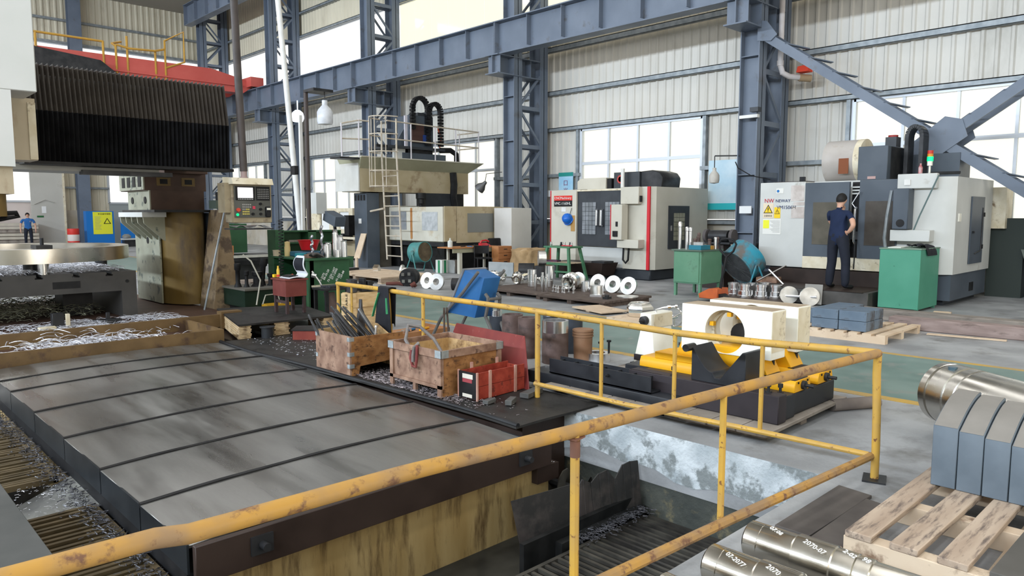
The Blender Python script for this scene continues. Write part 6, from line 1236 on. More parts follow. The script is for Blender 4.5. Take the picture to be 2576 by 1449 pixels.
b = MB(); b.box(15.86,15.89,8.42,8.72,1.65,1.82); tag(b.build('column_notice', m_postw), 'white paper label on the column between the machining centres', 'notice')
def bulb(x, y, z, r, lb, m, cordtop):
    t = thing('hanging_lamp', lb, 'lamp', (x, y, z)); b = MB(); b.lathe([(.0,0),(r*.9,.02),(r,.08),(r,r*1.6),(r*.8,r*2.0),(r*.35,r*2.5),(r*.35,r*3.1),(0,r*3.1)], (x,y,z), n=20, caps=False); b.build('globe', m, t); b = MB(); b.cyl((x,y,z+r*3.1),(x,y,cordtop),.012,n=6); b.build('cord', m_dark, t); return t
m_globe = mat('globe_white', (.66,.68,.72), (.5,.52,.56), 5, .25); m_globed = mat('globe_dusty', (.5,.48,.44), (.4,.38,.34), 5, .4)
t = bulb(15.6,9.25,2.35,.12,'dusty glass lamp hanging before the pale blue poster',m_globed,3.0); b = MB(); b.bar((15.6,9.25,3.0),(15.95,8.8,3.0),.03,.03); b.build('arm', m_dark, t)
t = thing('wall_spotlight', 'grey bell-shaped spotlight on the column right of the bridge mill', 'lamp', (15.7,17.2,2.3)); b = MB(); b.lathe([(.17,0),(.15,.12),(.07,.24),(.05,.34),(.0,.34)], (15.5,17.55,2.42), (.25,-.6,.6), 18, caps=False); b.build('shade', mat('shade_grey', (.12,.12,.125), None, rough=.4, metal=.4), t); b = MB(); b.tube([(15.58,17.35,2.62),(15.6,17.3,2.9),(15.9,16.9,2.95)], .012, 6); b.build('arm', m_dark, t)
t = thing('security_camera', 'white security camera on the column beside the downpipe', 'camera', (15.8,8.35,3.9)); bx('bracket', m_white, t, 15.78,15.88,8.3,8.75,3.83,3.9); bx('housing', m_ink, t, 15.7,15.86,8.25,8.45,3.95,4.05)
b = MB(); b.tube([(15.85,8.85,2.85),(15.7,8.7,2.7),(15.6,8.3,2.5),(15.5,7.8,2.4)], .012, 6); tag(b.build('sagging_cable', m_black), 'thin black cable sagging from the column to the grey machining centre', 'cable')
t = thing('lamp_pole', 'slim dark pole with a white cable trunking beside the green desk', 'lamp pole', (8.5,15.6,0)); b = MB(); b.cyl((8.5,15.6,0),(8.5,15.6,4.42),.05,n=10); b.build('pole', mat('pole_brown', (.06,.045,.04), None, rough=.5), t); bx('arm', m_dark, t, 8.45,8.95,15.15,15.62,4.40,4.46); bx('trunking', m_white, t, 8.38,8.45,15.7,15.76,.6,3.9); bx('floodlight', m_black, t, 8.3,8.4,15.85,16.05,2.55,2.75)
bulb(8.78,15.25,3.66,.18,'white jar-shaped lamp hanging from the slim pole',m_globe,4.42)
b = MB(); b.cyl((11.4,21.35,0),(11.4,22.75,9.9),.09,n=12); tag(b.build('white_standpipe', MATS['white_paint']), 'tall white standpipe left of the jar-shaped lamp', 'pipe')
b = MB(); b.lathe([(.0,0),(.2,.03),(.27,.2),(.22,.4),(.1,.5),(.02,.52),(.02,.9),(0,.9)], (15.35,28.9,5.5), n=16, caps=False); tag(b.build('high_bay_lamp', mat('lamp_glow', (.8,.85,.9), None, rough=.3, emit=(.75,.88,1.0), estr=3)), 'glowing high bay lamp under the crane beam', 'lamp')

# ------------------------------------------------------------------ people
def person(name, label, loc, rz, J, mats, hair=True, s=1.0):
    """J: joint -> (parent, xyz, radius, material index); skinned as one continuous surface"""
    t = thing(name, label, 'person', loc, rz)
    names = list(J); idx = {n: i for i, n in enumerate(names)}
    me = bpy.data.meshes.new('body'); me.from_pydata([J[n][1] for n in names], [(idx[n], idx[J[n][0]]) for n in names if J[n][0]], [])
    o = bpy.data.objects.new('body', me); COL.objects.link(o)
    sk = o.modifiers.new('s', 'SKIN'); sk.use_smooth_shade = True; sk.branch_smoothing = .4
    for i, n in enumerate(names):
        v = me.skin_vertices[0].data[i]; rr_ = J[n][2]; v.radius = rr_ if isinstance(rr_, tuple) else (rr_, rr_); v.use_root = (n == 'pelvis')
    sb = o.modifiers.new('d', 'SUBSURF'); sb.levels = 2; sb.render_levels = 2
    dg = bpy.context.evaluated_depsgraph_get(); dg.update(); m2 = bpy.data.meshes.new_from_object(o.evaluated_get(dg)); bpy.data.objects.remove(o)
    m2.materials.clear()
    for m in mats: m2.materials.append(m)
    mr = lambda q: max(q) if isinstance(q, tuple) else q
    segs = [(Vector(J[n][1]), Vector(J[J[n][0]][1]), J[n][3], mr(J[n][2]), mr(J[J[n][0]][2])) for n in names if J[n][0]]
    def near(p):
        best = None
        for a, c, mi, ra, rc in segs:
            d = c-a; k = max(0, min(1, (p-a).dot(d)/max(1e-9, d.length_squared))); q = (p-a-d*k).length-(ra+(rc-ra)*k)
            if best is None or q < best[0]: best = (q, mi)
        return best[1]
    for p in m2.polygons: p.material_index = near(p.center); p.use_smooth = True
    b_ = bpy.data.objects.new('body', m2); COL.objects.link(b_); b_.parent = t; MW[b_] = MW[t].copy()
    if hair:
        h = Vector(J['head'][1]); f_ = hair
        hb = MB()
        def hf(u, v):
            a = 2*pi*u; th = v*pi*.62; c_ = cos(a); front = max(0, c_*f_[0]+sin(a)*f_[1]); th *= (1-.42*front**1.5)
            return (h.x+.10*sin(th)*cos(a), h.y+.093*sin(th)*sin(a), h.z+.004+.118*cos(th))
        hb.grid(20, 10, hf); hb.build('hair', mats[-1], t, local=True, angle=80)
    return t
m_skin = mat('skin', (.56,.32,.22), (.60,.35,.25), 8, .5); m_navyshirt = mat('navy_shirt', (.008,.016,.045), (.012,.022,.06), 6, .85); m_trous = mat('navy_trousers', (.010,.013,.022), (.015,.018,.03), 6, .85); m_shoe = mat('shoe_black', (.012,.012,.012), None, rough=.5); m_hair = mat('hair_black', (.008,.007,.007), None, rough=.6)
def hand(J, pre, w_, d, side, n, mi=0):
    """palm and five curled fingers: wrist point, finger direction, thumb side, palm normal"""
    w_ = Vector(w_); d = Vector(d).normalized(); sd = Vector(side).normalized(); n = Vector(n).normalized()
    J[pre+'palm'] = (pre+'wrist', tuple(w_+d*.055), (.036,.02), mi)
    for k, (o_, L) in enumerate(((.027,.062),(.009,.072),(-.009,.067),(-.026,.052))):
        a = w_+d*.095+sd*o_; J[pre+'k%d' % k] = (pre+'palm', tuple(a), .0105, mi); J[pre+'m%d' % k] = (pre+'k%d' % k, tuple(a+d*L*.5+n*.008), .0095, mi); J[pre+'t%d' % k] = (pre+'m%d' % k, tuple(a+d*L*.85+n*.026), .008, mi)
    a = w_+d*.045+sd*.036; J[pre+'th'] = (pre+'palm', tuple(a), .012, mi); J[pre+'tt'] = (pre+'th', tuple(a+d*.035+sd*.028), .0095, mi)
J = {'pelvis': (None,(0,0,.96),(.14,.165),2), 'belly': ('pelvis',(0,0,1.10),(.13,.16),1), 'chest': ('belly',(-.01,0,1.30),(.135,.18),1), 'neck0': ('chest',(0,0,1.43),.062,1), 'neck': ('neck0',(.015,-.005,1.50),.052,0),
     'head': ('neck',(.03,-.02,1.60),(.088,.082),0), 'crown': ('head',(.02,-.02,1.675),.06,0), 'nose': ('head',(.10,-.075,1.585),.014,0), 'earl': ('head',(.0,.07,1.595),.016,0), 'earr': ('head',(.035,-.115,1.595),.016,0),
     'rsh': ('chest',(-.01,-.19,1.375),.062,1), 'rmid': ('rsh',(-.04,-.285,1.25),.052,1), 'relb': ('rmid',(-.085,-.345,1.145),.044,0), 'rfore': ('relb',(-.055,-.28,1.07),.04,0), 'rwrist': ('rfore',(-.035,-.215,1.015),.03,0),
     'lsh': ('chest',(-.01,.19,1.375),.062,1), 'lmid': ('lsh',(.08,.235,1.25),.05,1), 'lelb': ('lmid',(.16,.24,1.15),.043,0), 'lwrist': ('lelb',(.18,.07,1.37),.03,0),
     'rhip': ('pelvis',(0,-.105,.87),.115,2), 'rknee': ('rhip',(.03,-.155,.48),.085,2), 'rcalf': ('rknee',(.0,-.175,.3),.083,2), 'rank': ('rcalf',(-.02,-.195,.10),.075,2), 'rheel': ('rank',(-.03,-.18,.045),.042,3), 'rtoe': ('rheel',(.14,-.25,.035),.038,3),
     'lhip': ('pelvis',(0,.105,.87),.115,2), 'lknee': ('lhip',(.02,.115,.48),.085,2), 'lcalf': ('lknee',(-.01,.12,.3),.083,2), 'lank': ('lcalf',(-.03,.125,.10),.075,2), 'lheel': ('lank',(-.04,.12,.045),.042,3), 'ltoe': ('lheel',(.14,.14,.035),.038,3)}
hand(J, 'r', (-.035,-.215,1.015), (.35,.75,-.1), (-.3,.3,.85), (.6,0,-.3)); hand(J, 'l', (.18,.07,1.37), (-.15,-.45,.85), (-.5,.2,.3), (-.4,0,0))
person('person', 'man in navy shirt and trousers seen from behind, hand on hip, at the grey machine', (13.5,5.45,.287), radians(-12), J, [m_skin, m_navyshirt, m_trous, m_shoe, m_hair], hair=(.85,-.52))
def standing(hipw=.1):
    J = {'pelvis': (None,(0,0,.96),(.12,.14),2), 'belly': ('pelvis',(0,0,1.10),(.115,.14),1), 'chest': ('belly',(0,0,1.30),(.12,.165),1), 'neck0': ('chest',(0,0,1.43),.06,0), 'neck': ('neck0',(.01,0,1.50),.052,0),
     'head': ('neck',(.025,0,1.60),(.088,.08),0), 'crown': ('head',(.015,0,1.67),.06,0), 'nose': ('head',(.122,0,1.585),.014,0), 'earl': ('head',(.01,.095,1.595),.016,0), 'earr': ('head',(.01,-.095,1.595),.016,0)}
    for s, q in (('r',-1),('l',1)):
        J.update({s+'sh': ('chest',(0,.2*q,1.38),.066,1), s+'mid': (s+'sh',(-.01,.27*q,1.23),.06,1), s+'elb': (s+'mid',(-.02,.30*q,1.10),.044,0), s+'wrist': (s+'elb',(.06,.31*q,.86),.03,0),
            s+'hip': ('pelvis',(0,.10*q,.87),.1,2), s+'knee': (s+'hip',(.01,.115*q,.48),.072,2), s+'ank': (s+'knee',(-.02,.12*q,.09),.055,2), s+'heel': (s+'ank',(-.03,.12*q,.045),.042,3), s+'toe': (s+'heel',(.15,.15*q,.035),.038,3)})
        hand(J, s, (.06,.31*q,.86), (.15,0,-1), (.9,-.2*q,0), (0,-q,0))
    return J
m_blueshirt = mat('blue_shirt', (.02,.10,.30), (.03,.13,.36), 6, .85)
person('person', 'worker in a blue short-sleeved shirt standing at the far left', (7.95,42.4,0), radians(-100), standing(), [m_skin, m_blueshirt, m_trous, m_shoe, m_hair], hair=(1,0))
person('person', 'person in a mauve shirt half hidden behind the blue-grey electric cabinet', (13.62,21.1,.0), radians(160), standing(), [m_skin, mat('mauve_shirt', (.30,.22,.24), None, rough=.8), m_trous, m_shoe, m_hair], hair=(1,0))
# ------------------------------------------------------------------ gantry machine at the left
m_bel = mat('bellows_black', (.010,.010,.011), (.018,.018,.02), 5, .38, .5); m_belb = mat('bellows_brown_lit', (.060,.050,.042), (.085,.072,.06), 4, .75)  # upper bellows brown, with light from above put into the colour
m_gwhite = mat('gantry_white', (.60,.62,.60), (.66,.67,.66), 1.5, .45); m_gtan = mat('gantry_tan', (.40,.33,.22), (.47,.40,.29), 2.5, .5, c3=(.24,.15,.08), s3=2.2, lo3=.55, hi3=.72, stretch=(1,1,.4))
m_gbrown = mat('gantry_brown', (.145,.088,.022), (.20,.13,.04), 2.2, .42, .55, c3=(.07,.045,.025), s3=1.5, lo3=.55, hi3=.72, stretch=(1,1,.4)); m_gdk = mat('gantry_dark_brown', (.06,.032,.022), (.09,.05,.035), 3, .5)  # column brown: stains with the body's shade mixed into the colour
m_gpale = mat('gantry_worn_lit', (.27,.27,.20), (.36,.36,.28), 3, .5, c3=(.10,.12,.10), s3=4.5, lo3=.56, hi3=.62)  # worn column paint on light-facing sides, that light put into the colour
t = thing('gantry_mill', 'gantry milling machine with a black pleated bellows and brown column', 'machine tool', (3.4,12.5,0))
def pleat(x0, x1, n, rows, m, nm):
    b = MB(); k = 2*n+1; vs_ = []
    for (y, z) in rows:
        for i in range(k): vs_.append((x0+(x1-x0)*i/(k-1), y-(.075 if i % 2 else 0), z+(.028 if (i % 2 and (y,z) == rows[-1] and nm == 'upper_bellows') else 0)))
    fs = [(r_*k+i, r_*k+i+1, (r_+1)*k+i+1, (r_+1)*k+i) for r_ in range(len(rows)-1) for i in range(k-1)]
    b.add(vs_, fs); return b.build(nm, m, t, fix=False, angle=25)
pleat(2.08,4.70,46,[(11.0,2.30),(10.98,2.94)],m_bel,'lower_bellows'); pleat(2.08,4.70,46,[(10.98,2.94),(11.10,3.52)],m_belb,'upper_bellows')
bx('cross_rail', m_dark, t, 2.0,4.66,11.06,12.6,2.34,3.4); bx('bellows_foot', m_black, t, 2.05,4.72,10.9,11.2,2.26,2.30)
bx('lower_guide', mat('guide_grey', (.38,.38,.35), None, rough=.5), t, 1.2,3.75,11.2,11.9,2.20,2.27); bx('guide_channel', m_dark, t, 2.75,3.9,11.1,11.3,2.16,2.22)
# ram head
bx('ram_cover', m_gwhite, t, .6,1.99,9.7,10.35,2.98,6.0, bevel=.01); bx('ram_side', m_gtan, t, 1.4,2.10,10.4,10.85,2.27,3.0); bx('ram_edge', m_ivoryd, t, 2.02,2.10,10.38,10.42,2.28,2.95); bx('ram_front', m_gwhite, t, 1.0,1.74,9.7,10.3,2.15,2.98); bx('spindle_box', m_gtan, t, 1.0,1.72,9.75,10.3,1.85,2.15)
b = MB(); b.cyl((1.35,10.0,1.6),(1.35,10.0,1.86),.33,n=24); b.build('spindle', m_gbrown, t); b = MB(); b.tube([(1.3,9.9,1.62),(1.6,9.95,1.63),(1.76,9.98,1.64),(1.78,9.99,1.6),(1.6,9.95,1.57),(1.3,9.9,1.55)], .03, 6); b.build('coolant_nozzle', m_black, t)
# right column
outl = [(4.38,14.4),(4.40,13.2),(4.47,12.95),(4.60,12.72),(4.75,12.63),(4.90,12.66),(5.0,12.82),(5.05,13.1),(5.06,13.5),(5.06,14.4)]
b = MB(); b.prism(outl, 'z', .1, 1.66); b.build('column_body', m_gbrown, t, angle=50)
b = MB(); b.prism([(4.36,13.17),(4.385,13.17),(4.385,14.42),(4.36,14.42)], 'z', .1, 1.35); b.build('column_face', m_gpale, t)
b = MB(); b.cyl((4.37,13.75,1.17),(4.355,13.75,1.17),.06,n=14); b.build('face_hole', m_black, t)
bx('column_flange', m_dark, t, 4.1,5.4,12.55,14.2,1.66,1.70); bx('bracket_shelf', m_gwhite, t, 4.02,4.4,12.9,14.15,1.58,1.66)
for k in range(5):
    y = 12.92+k*.3; b = MB(); b.prism([(4.04,1.58),(4.38,1.58),(4.38,1.18),(4.34,1.2),(4.05,1.48)], 'y', y, y+.03); b.build('bracket_fin', m_gpale, t)
bx('upper_block', m_gdk, t, 4.15,5.02,12.85,13.95,1.70,2.02); bx('upper_block_face', m_gpale, t, 4.13,4.15,12.85,13.95,1.70,2.02)
for y in (13.05,13.7): b = MB(); b.cyl((4.135,y,1.86),(4.12,y,1.86),.06,n=12); b.build('block_hole', m_black, t)
bx('column_head', m_gdk, t, 4.08,5.08,12.9,14.15,2.02,2.32); bx('head_face', m_gpale, t, 4.06,4.08,12.9,14.15,2.03,2.30)
for k in range(4): bx('head_slot', m_black, t, 4.052,4.062,13.0+k*.28,13.15+k*.28,2.08,2.25)
for x in (4.38,4.78): bx('head_pocket', m_gbrown, t, x-.11,x+.11,12.89,12.905,2.10,2.24); bx('pocket_hole', m_black, t, x-.06,x+.06,12.885,12.895,2.13,2.21)
bx('column_top', m_gdk, t, 4.3,5.0,12.6,14.0,2.30,2.5)
b = MB(); b.hexa([(4.78,12.0,.05),(5.22,12.0,.05),(5.22,12.6,.05),(4.78,12.6,.05)],[(5.0,12.1,1.70),(5.10,12.1,1.70),(5.10,12.6,1.70),(5.0,12.6,1.70)]); b.build('side_guard', mat('guard_stained', (.20,.135,.075), (.30,.22,.13), 3, .5, c3=(.09,.06,.04), s3=3, lo3=.5, hi3=.6), t)
bx('rear_frame', m_bluegrey, t, 5.02,5.2,12.7,13.4,.4,1.65); bx('grease_pump', mat('pump_green', (.12,.16,.13), None, rough=.5), t, 5.0,5.2,12.3,12.6,1.72,1.86); b = MB(); b.cyl((5.12,12.45,1.86),(5.12,12.45,2.0),.06,n=12); b.build('pump_motor', m_dark, t)
# bed and chip tray
bx('bed', m_gdk, t, 1.1,4.75,10.42,15.2,-.25,.08)
m_tray = mat('tray_rusty', (.10,.06,.024), (.17,.105,.045), 3, .5, c3=(.07,.04,.025), s3=3.5, lo3=.54, hi3=.64)
bx('tray_front', m_tray, t, 1.1,3.76,9.16,9.20,-.2,.17); bx('tray_floor', m_gdk, t, 1.1,3.76,9.20,10.42,-.2,.02); bx('tray_end', m_tray, t, 3.72,3.76,9.2,10.42,-.05,.17); bx('tray_back', m_tray, t, 1.1,4.5,10.36,10.42,.02,.20); bx('tray_bracket', m_tray, t, 4.2,4.5,10.3,10.46,.0,.24)
tt = thing('slotted_table', 'dark cast iron T-slot table standing on the gantry bed', 'machine table', (2.4,13,.08))
m_cast = mat('cast_iron', (.045,.043,.041), (.066,.062,.058), 3, .5)
pr = [(1.0,.48),(3.40,.48),(3.40,.08),(3.61,.08),(3.61,.77)]
for xs in (3.24,2.80,2.34,1.86,1.4): pr += [(xs+.035,.77),(xs+.035,.735),(xs+.05,.735),(xs+.05,.71),(xs-.05,.71),(xs-.05,.735),(xs-.035,.735),(xs-.035,.77)]
pr += [(1.0,.77)]
b = MB(); b.prism(pr, 'y', 12.0, 14.6); b.build('casting', m_cast, tt); bx('pocket', m_black, tt, 2.50,2.85,11.995,12.0,.56,.66); b = MB(); b.cyl((3.48,12.0,.62),(3.48,11.99,.62),.025,n=10); b.build('hole', m_black, tt)
for (x, y, lb) in ((2.33,11.9,'clamp_jack'),): 
    j = thing('clamp_jack', 'steel clamping jack holding the big ring at the table front', 'clamp', (2.42,12.15,.77)); b = MB(); b.lathe([(.075,0),(.075,.24),(.05,.25),(.05,.28),(.055,.29),(.055,.36),(.0,.36)], (2.42,12.1,.77), n=16); b.build('post', m_mirror, j); bx('clamp_bar', m_dark, j, 2.33,2.53,12.0,12.35,1.137,1.19); b = MB(); b.cyl((2.42,12.1,1.19),(2.42,12.1,1.29),.025,n=8); b.build('stud', m_dark, j)
for i, (x, y) in enumerate(((3.45,13.2),(2.3,12.3),(1.3,12.6))): b = MB(); b.cyl((x,y,.77),(x,y,.93),.09,n=16); tag(b.build('support_post', m_dark), ('right','middle','left')[i]+' dark support post under the big ring', 'support')
b = MB(); b.ring((2.4,13.42,.93),(2.4,13.42,1.135),1.48,1.22,72); tag(b.build('steel_ring', mat('ring_steel', (.55,.52,.46), (.66,.63,.57), 2, .18, .28, metal=1)), 'large bright machined steel ring clamped on the gantry table', 'steel ring')
chips('swarf', 'white curly swarf covering the table top under the ring', m_chip, 3200, lambda r: (r.uniform(1.05,3.4), r.uniform(12.05,14.5), .775+r.uniform(0,.05)), .16, .009, 21, .35)
chips('swarf', 'long bright swarf strands on the gantry bed before the table', m_chip, 900, lambda r: (r.uniform(1.2,3.9), r.uniform(10.5,11.95), .085), .2, .009, 22, .3)
chips('swarf', 'swarf heap lying in the front chip tray', m_chip, 420, lambda r: (r.gauss(2.35,.4), 9.72+r.uniform(-.3,.3), .03+abs(r.gauss(0,.06))), .22, .010, 23, .3)
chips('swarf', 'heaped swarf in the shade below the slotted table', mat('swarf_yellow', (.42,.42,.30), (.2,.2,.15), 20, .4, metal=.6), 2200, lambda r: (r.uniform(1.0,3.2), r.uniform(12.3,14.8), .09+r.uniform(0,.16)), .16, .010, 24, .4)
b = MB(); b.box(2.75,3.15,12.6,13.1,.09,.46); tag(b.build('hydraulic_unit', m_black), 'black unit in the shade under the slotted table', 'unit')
t2 = thing('clamp_set', 'small clamps and bolts left on the gantry bed', 'clamp', (2.6,11.3,.08))
for (x, y, sx, sy, h) in ((2.35,11.4,.14,.12,.2),(2.5,11.35,.05,.05,.19),(2.15,11.2,.2,.1,.05),(2.9,11.6,.3,.08,.04),(3.05,11.55,.05,.04,.14),(3.0,11.35,.2,.08,.06)): b = MB(); b.box(x,x+sx,y,y+sy,.08,.08+h); b.build('clamp_piece', (m_dark,m_ivoryd)[int(h*100) % 2], t2, bevel=.004)
b = MB(); b.cyl((4.60,11.95,.08),(5.02,11.98,1.74),.016,n=8); tag(b.build('bright_rod', m_galv), 'long bright rod leaning beside the brown gantry column', 'steel rod')
# pendant control
t = thing('control_pendant', 'hanging control pendant with a lit screen and stained beige housing', 'control panel', (4.8,10.55,1.5))
m_pend = mat('pendant_beige', (.26,.21,.13), (.36,.30,.20), 4, .5, c3=(.14,.10,.07), s3=3.5, lo3=.55, hi3=.65)
bx('housing', m_pend, t, 4.50,5.11,10.5,10.75,1.50,2.08, bevel=.01); bx('side_box', m_pend, t, 4.42,4.50,10.55,10.8,1.65,2.08)
b = MB(); b.prism([(10.40,2.06),(10.76,2.06),(10.76,2.17),(10.44,2.15)], 'x', 4.48, 5.10); b.build('hood', m_ivoryd, t)
f = bx('fascia', mat('fascia_grey', (.075,.075,.065), (.10,.10,.088), 5, .5), t, 4.53,5.08,10.485,10.5,1.58,2.04)
bx('monitor_bezel', m_black, f, 4.55,4.84,10.478,10.486,1.83,2.03); bx('screen', mat('screen_lit', (.8,.75,.78), None, rough=.3, emit=(.95,.88,.92), estr=.75), f, 4.58,4.81,10.474,10.479,1.865,2.015)
bx('key_block', m_black, f, 4.86,5.07,10.478,10.486,1.83,2.03)
m_key = mat('key_grey', (.32,.31,.29), None, rough=.6); m_keyy = mat('key_yellow', (.6,.5,.12), None, rough=.6)
for j in range(6):
    for i in range(7): bx('key', m_key, f, 4.88+i*.026,4.897+i*.026,10.475,10.479,1.86+j*.026,1.87+j*.026)
for i in range(9): bx('key', m_white, f, 4.585+i*.026,4.6+i*.026,10.474,10.479,1.842,1.852)
for j in range(5):
    for i in range(5 if j > 2 else 4): bx('key', m_keyy if j < 2 or (i > 1 and j == 2) else m_key, f, 4.645+i*.028,4.664+i*.028,10.477,10.486,1.62+j*.034,1.64+j*.034)
for j in range(2): bx('key', mat('key_red', (.7,.05,.1), None, rough=.5), f, 4.80,4.84,10.477,10.486,1.705+j*.022,1.722+j*.022)
b = MB(); b.cyl((4.58,10.485,1.69),(4.58,10.46,1.69),.028,n=14); b.build('emergency_stop', mat('stop_red', (.6,.06,.03), None, rough=.4), f)
b = MB(); b.cyl((4.57,10.485,1.62),(4.57,10.475,1.62),.02,n=12); b.build('start_button', mat('button_green', (.0,.5,.12), None, rough=.4, emit=(0,.9,.25), estr=1.0), f)
for (x, z) in ((4.92,1.78),(4.92,1.70),(4.92,1.63),(4.80,1.63)): b = MB(); b.cyl((x,10.485,z),(x,10.46,z),.02,n=12); b.build('dial', m_black, f)
c = bx('handwheel_unit', m_black, t, 4.99,5.07,10.44,10.485,1.585,1.74, bevel=.01); bx('dial', m_ivory, c, 5.0,5.06,10.434,10.441,1.69,1.72)
b = MB(); b.lathe([(.06,0),(.045,.03),(.045,.1),(.035,.12)], (4.76,10.65,2.16), n=14); b.build('swivel', mat('swivel_pink', (.30,.22,.21), None, rough=.5), t)
b = MB(); b.tube([(4.76,10.65,2.26),(4.73,10.68,4.0),(4.70,10.66,5.3)], .055, 12); b.build('hanger_tube', mat('hanger_brown', (.055,.045,.042), (.08,.065,.06), 5, .5), t)
b = MB(); pts = [];
for i in range(180): a = i*.9; z = 1.55-1.25*i/180; pts.append((5.22+.035*cos(a)-.02*(i/180), 10.45+.035*sin(a), z))
b.tube(pts, .007, 4); b.build('coiled_cable', m_black, t)
b = MB(); b.sheet(10, 4, lambda u, v: (4.55+.55*u, 10.5+.25*v, 1.44+.03*sin(u*12)*(1-v)+.02*v), .004); b.build('plastic_sheet', MATS['bag_clear'], t); bx('tray', m_dark, t, 4.5,5.1,10.45,10.8,1.40,1.42)
# plywood platform
m_plystack = mat('ply_edge', (.46,.33,.18), (.58,.44,.27), 6, .75, c3=(.2,.13,.07), s3=4, lo3=.56, hi3=.66)
t = thing('plywood_platform', 'low platform of stacked plywood with an oily black top', 'platform', (4.6,9.9,0))
b = MB(); b.hexa([(3.93,9.12,.19),(5.28,9.05,.19),(5.55,10.5,.19),(4.4,10.95,.19)],[(3.93,9.12,.215),(5.28,9.05,.215),(5.55,10.5,.215),(4.4,10.95,.215)]); b.build('top', m_mat, t)
for (p0, p1, p2, p3) in (((3.94,9.14),(4.10,9.13),(4.5,10.7),(4.36,10.75)), ((4.42,9.12),(4.62,9.11),(4.8,9.6),(4.6,9.65)), ((5.12,9.08),(5.27,9.07),(5.4,9.7),(5.25,9.75))):
    for k in range(9):
        z = .001+k*.021; d_ = .01*sin(k*2.1+p0[0]*7); b = MB(); b.hexa([(p0[0]+d_,p0[1]-abs(d_),z),(p1[0]+d_,p1[1]-abs(d_),z),(*p2,z),(*p3,z)],[(p0[0]+d_,p0[1]-abs(d_),z+.018),(p1[0]+d_,p1[1]-abs(d_),z+.018),(*p2,z+.018),(*p3,z+.018)]); b.build('ply_sheet', m_plystack, t)
b = MB(); b.lathe([(.0,0),(.095,0),(.095,.012),(.075,.014),(.075,.15),(.095,.155),(.095,.168),(.0,.168)], (4.27,9.02,.0), n=24, caps=False); tag(b.build('cable_reel', mat('reel_black', (.025,.028,.032), None, rough=.4)), 'small black reel under the plywood platform', 'reel')
b = MB(); b.hexa([(4.42,8.62,0.022),(4.72,8.32,.022),(4.95,8.62,.022),(4.62,8.88,.022)],[(4.42,8.62,.14),(4.72,8.32,.14),(4.95,8.62,.14),(4.62,8.88,.14)]); t = b.build('red_box', mat('box_red', (.20,.035,.025), (.27,.06,.04), 4, .5)); tag(t, 'flat red wooden box before the plywood platform', 'box'); b = MB(); b.hexa([(4.40,8.62,.14),(4.72,8.30,.14),(4.97,8.62,.14),(4.62,8.90,.14)],[(4.40,8.62,.155),(4.72,8.30,.155),(4.97,8.62,.155),(4.62,8.90,.155)]); b.build('lid', m_mat, t)
# stool with folded seat pad
m_stool = mat('stool_red', (.14,.03,.025), (.19,.05,.04), 4, .45)
t = thing('wooden_stool', 'dark red wooden stool box on four legs on the platform', 'stool', (5.0,9.8,.215))
bx('box', m_stool, t, 4.84,5.16,9.6,10.0,.46,.69); bx('top', m_stool, t, 4.82,5.18,9.58,10.02,.69,.71)
for x in (4.85,5.11):
    for y in (9.61,9.95): bx('leg', mat('stool_leg', (.05,.03,.03), None, rough=.5), t, x,x+.04,y,y+.04,.215,.48)
bx('stretcher', MATS['stool_leg'], t, 4.86,4.88,9.62,9.98,.36,.40)
t = thing('seat_pad', 'white and black folded seat pad standing on the red stool', 'seat pad', (5.0,9.8,.71))
def padf(u, v, o=0.0):
    s = v
    if s < .35: p = (5.12, .74-.0+.0); x = 4.90+.24*(s/.35); z = .715+.015*sin(s*9)
    elif s < .5: a = (s-.35)/.15*pi/2; x = 5.14+.05*sin(a); z = .775-.05*cos(a)
    else: q = (s-.5)/.5; x = 5.19-.05*sin(q*pi)-.02*q; z = .775+.25*q
    y = 9.60+.30*u; y += .0
    if s > .8: k = (s-.8)/.2; y = 9.75+(y-9.75)*(1-.35*k*k)
    return (x-o, y, z)
b = MB(); b.sheet(10, 24, padf, .012); b.build('shell', mat('pad_white', (.72,.75,.8), None, rough=.4), t)
b = MB(); b.sheet(8, 8, lambda u, v: (lambda p: (p[0]-.006, 9.75+(p[1]-9.75)*.86, p[2]))(padf(u, .58+.36*v)), .01); b.build('back_cushion', mat('pad_navy', (.012,.014,.022), None, rough=.7), t); 
b = MB(); b.sheet(6, 4, lambda u, v: (lambda p: (p[0], 9.75+(p[1]-9.75)*.8, p[2]+.02))(padf(u, .02+.2*v)), .01); b.build('seat_cushion', m_black, t)
b = MB(); b.lathe([(.022,0),(.022,.10),(.012,.13),(.012,.16)], (4.89,9.92,.725), n=12); t = b.build('glue_bottle', mat('bottle_yellow', (.7,.45,.05), None, rough=.4)); tag(t, 'small yellow and red bottle on the stool', 'bottle'); b = MB(); b.cyl((4.89,9.92,.73),(4.89,9.92,.76),.0235,n=12); b.build('label', mat('label_red', (.6,.05,.03), None, rough=.5), t)
b = MB(); b.cb((4.87,9.99,.74),(.05,.04,.04),.2); tag(b.build('small_box', m_warn), 'tiny yellow box at the back of the stool', 'box')
b = MB(); b.sheet(6, 6, lambda u, v: (4.98+.1*u, 9.72+.16*v, .735+.03*sin(u*5)*sin(v*6)), .004); tag(b.build('red_packet', mat('packet_red', (.6,.05,.02), None, rough=.35)), 'crumpled red packet on the stool', 'packet')
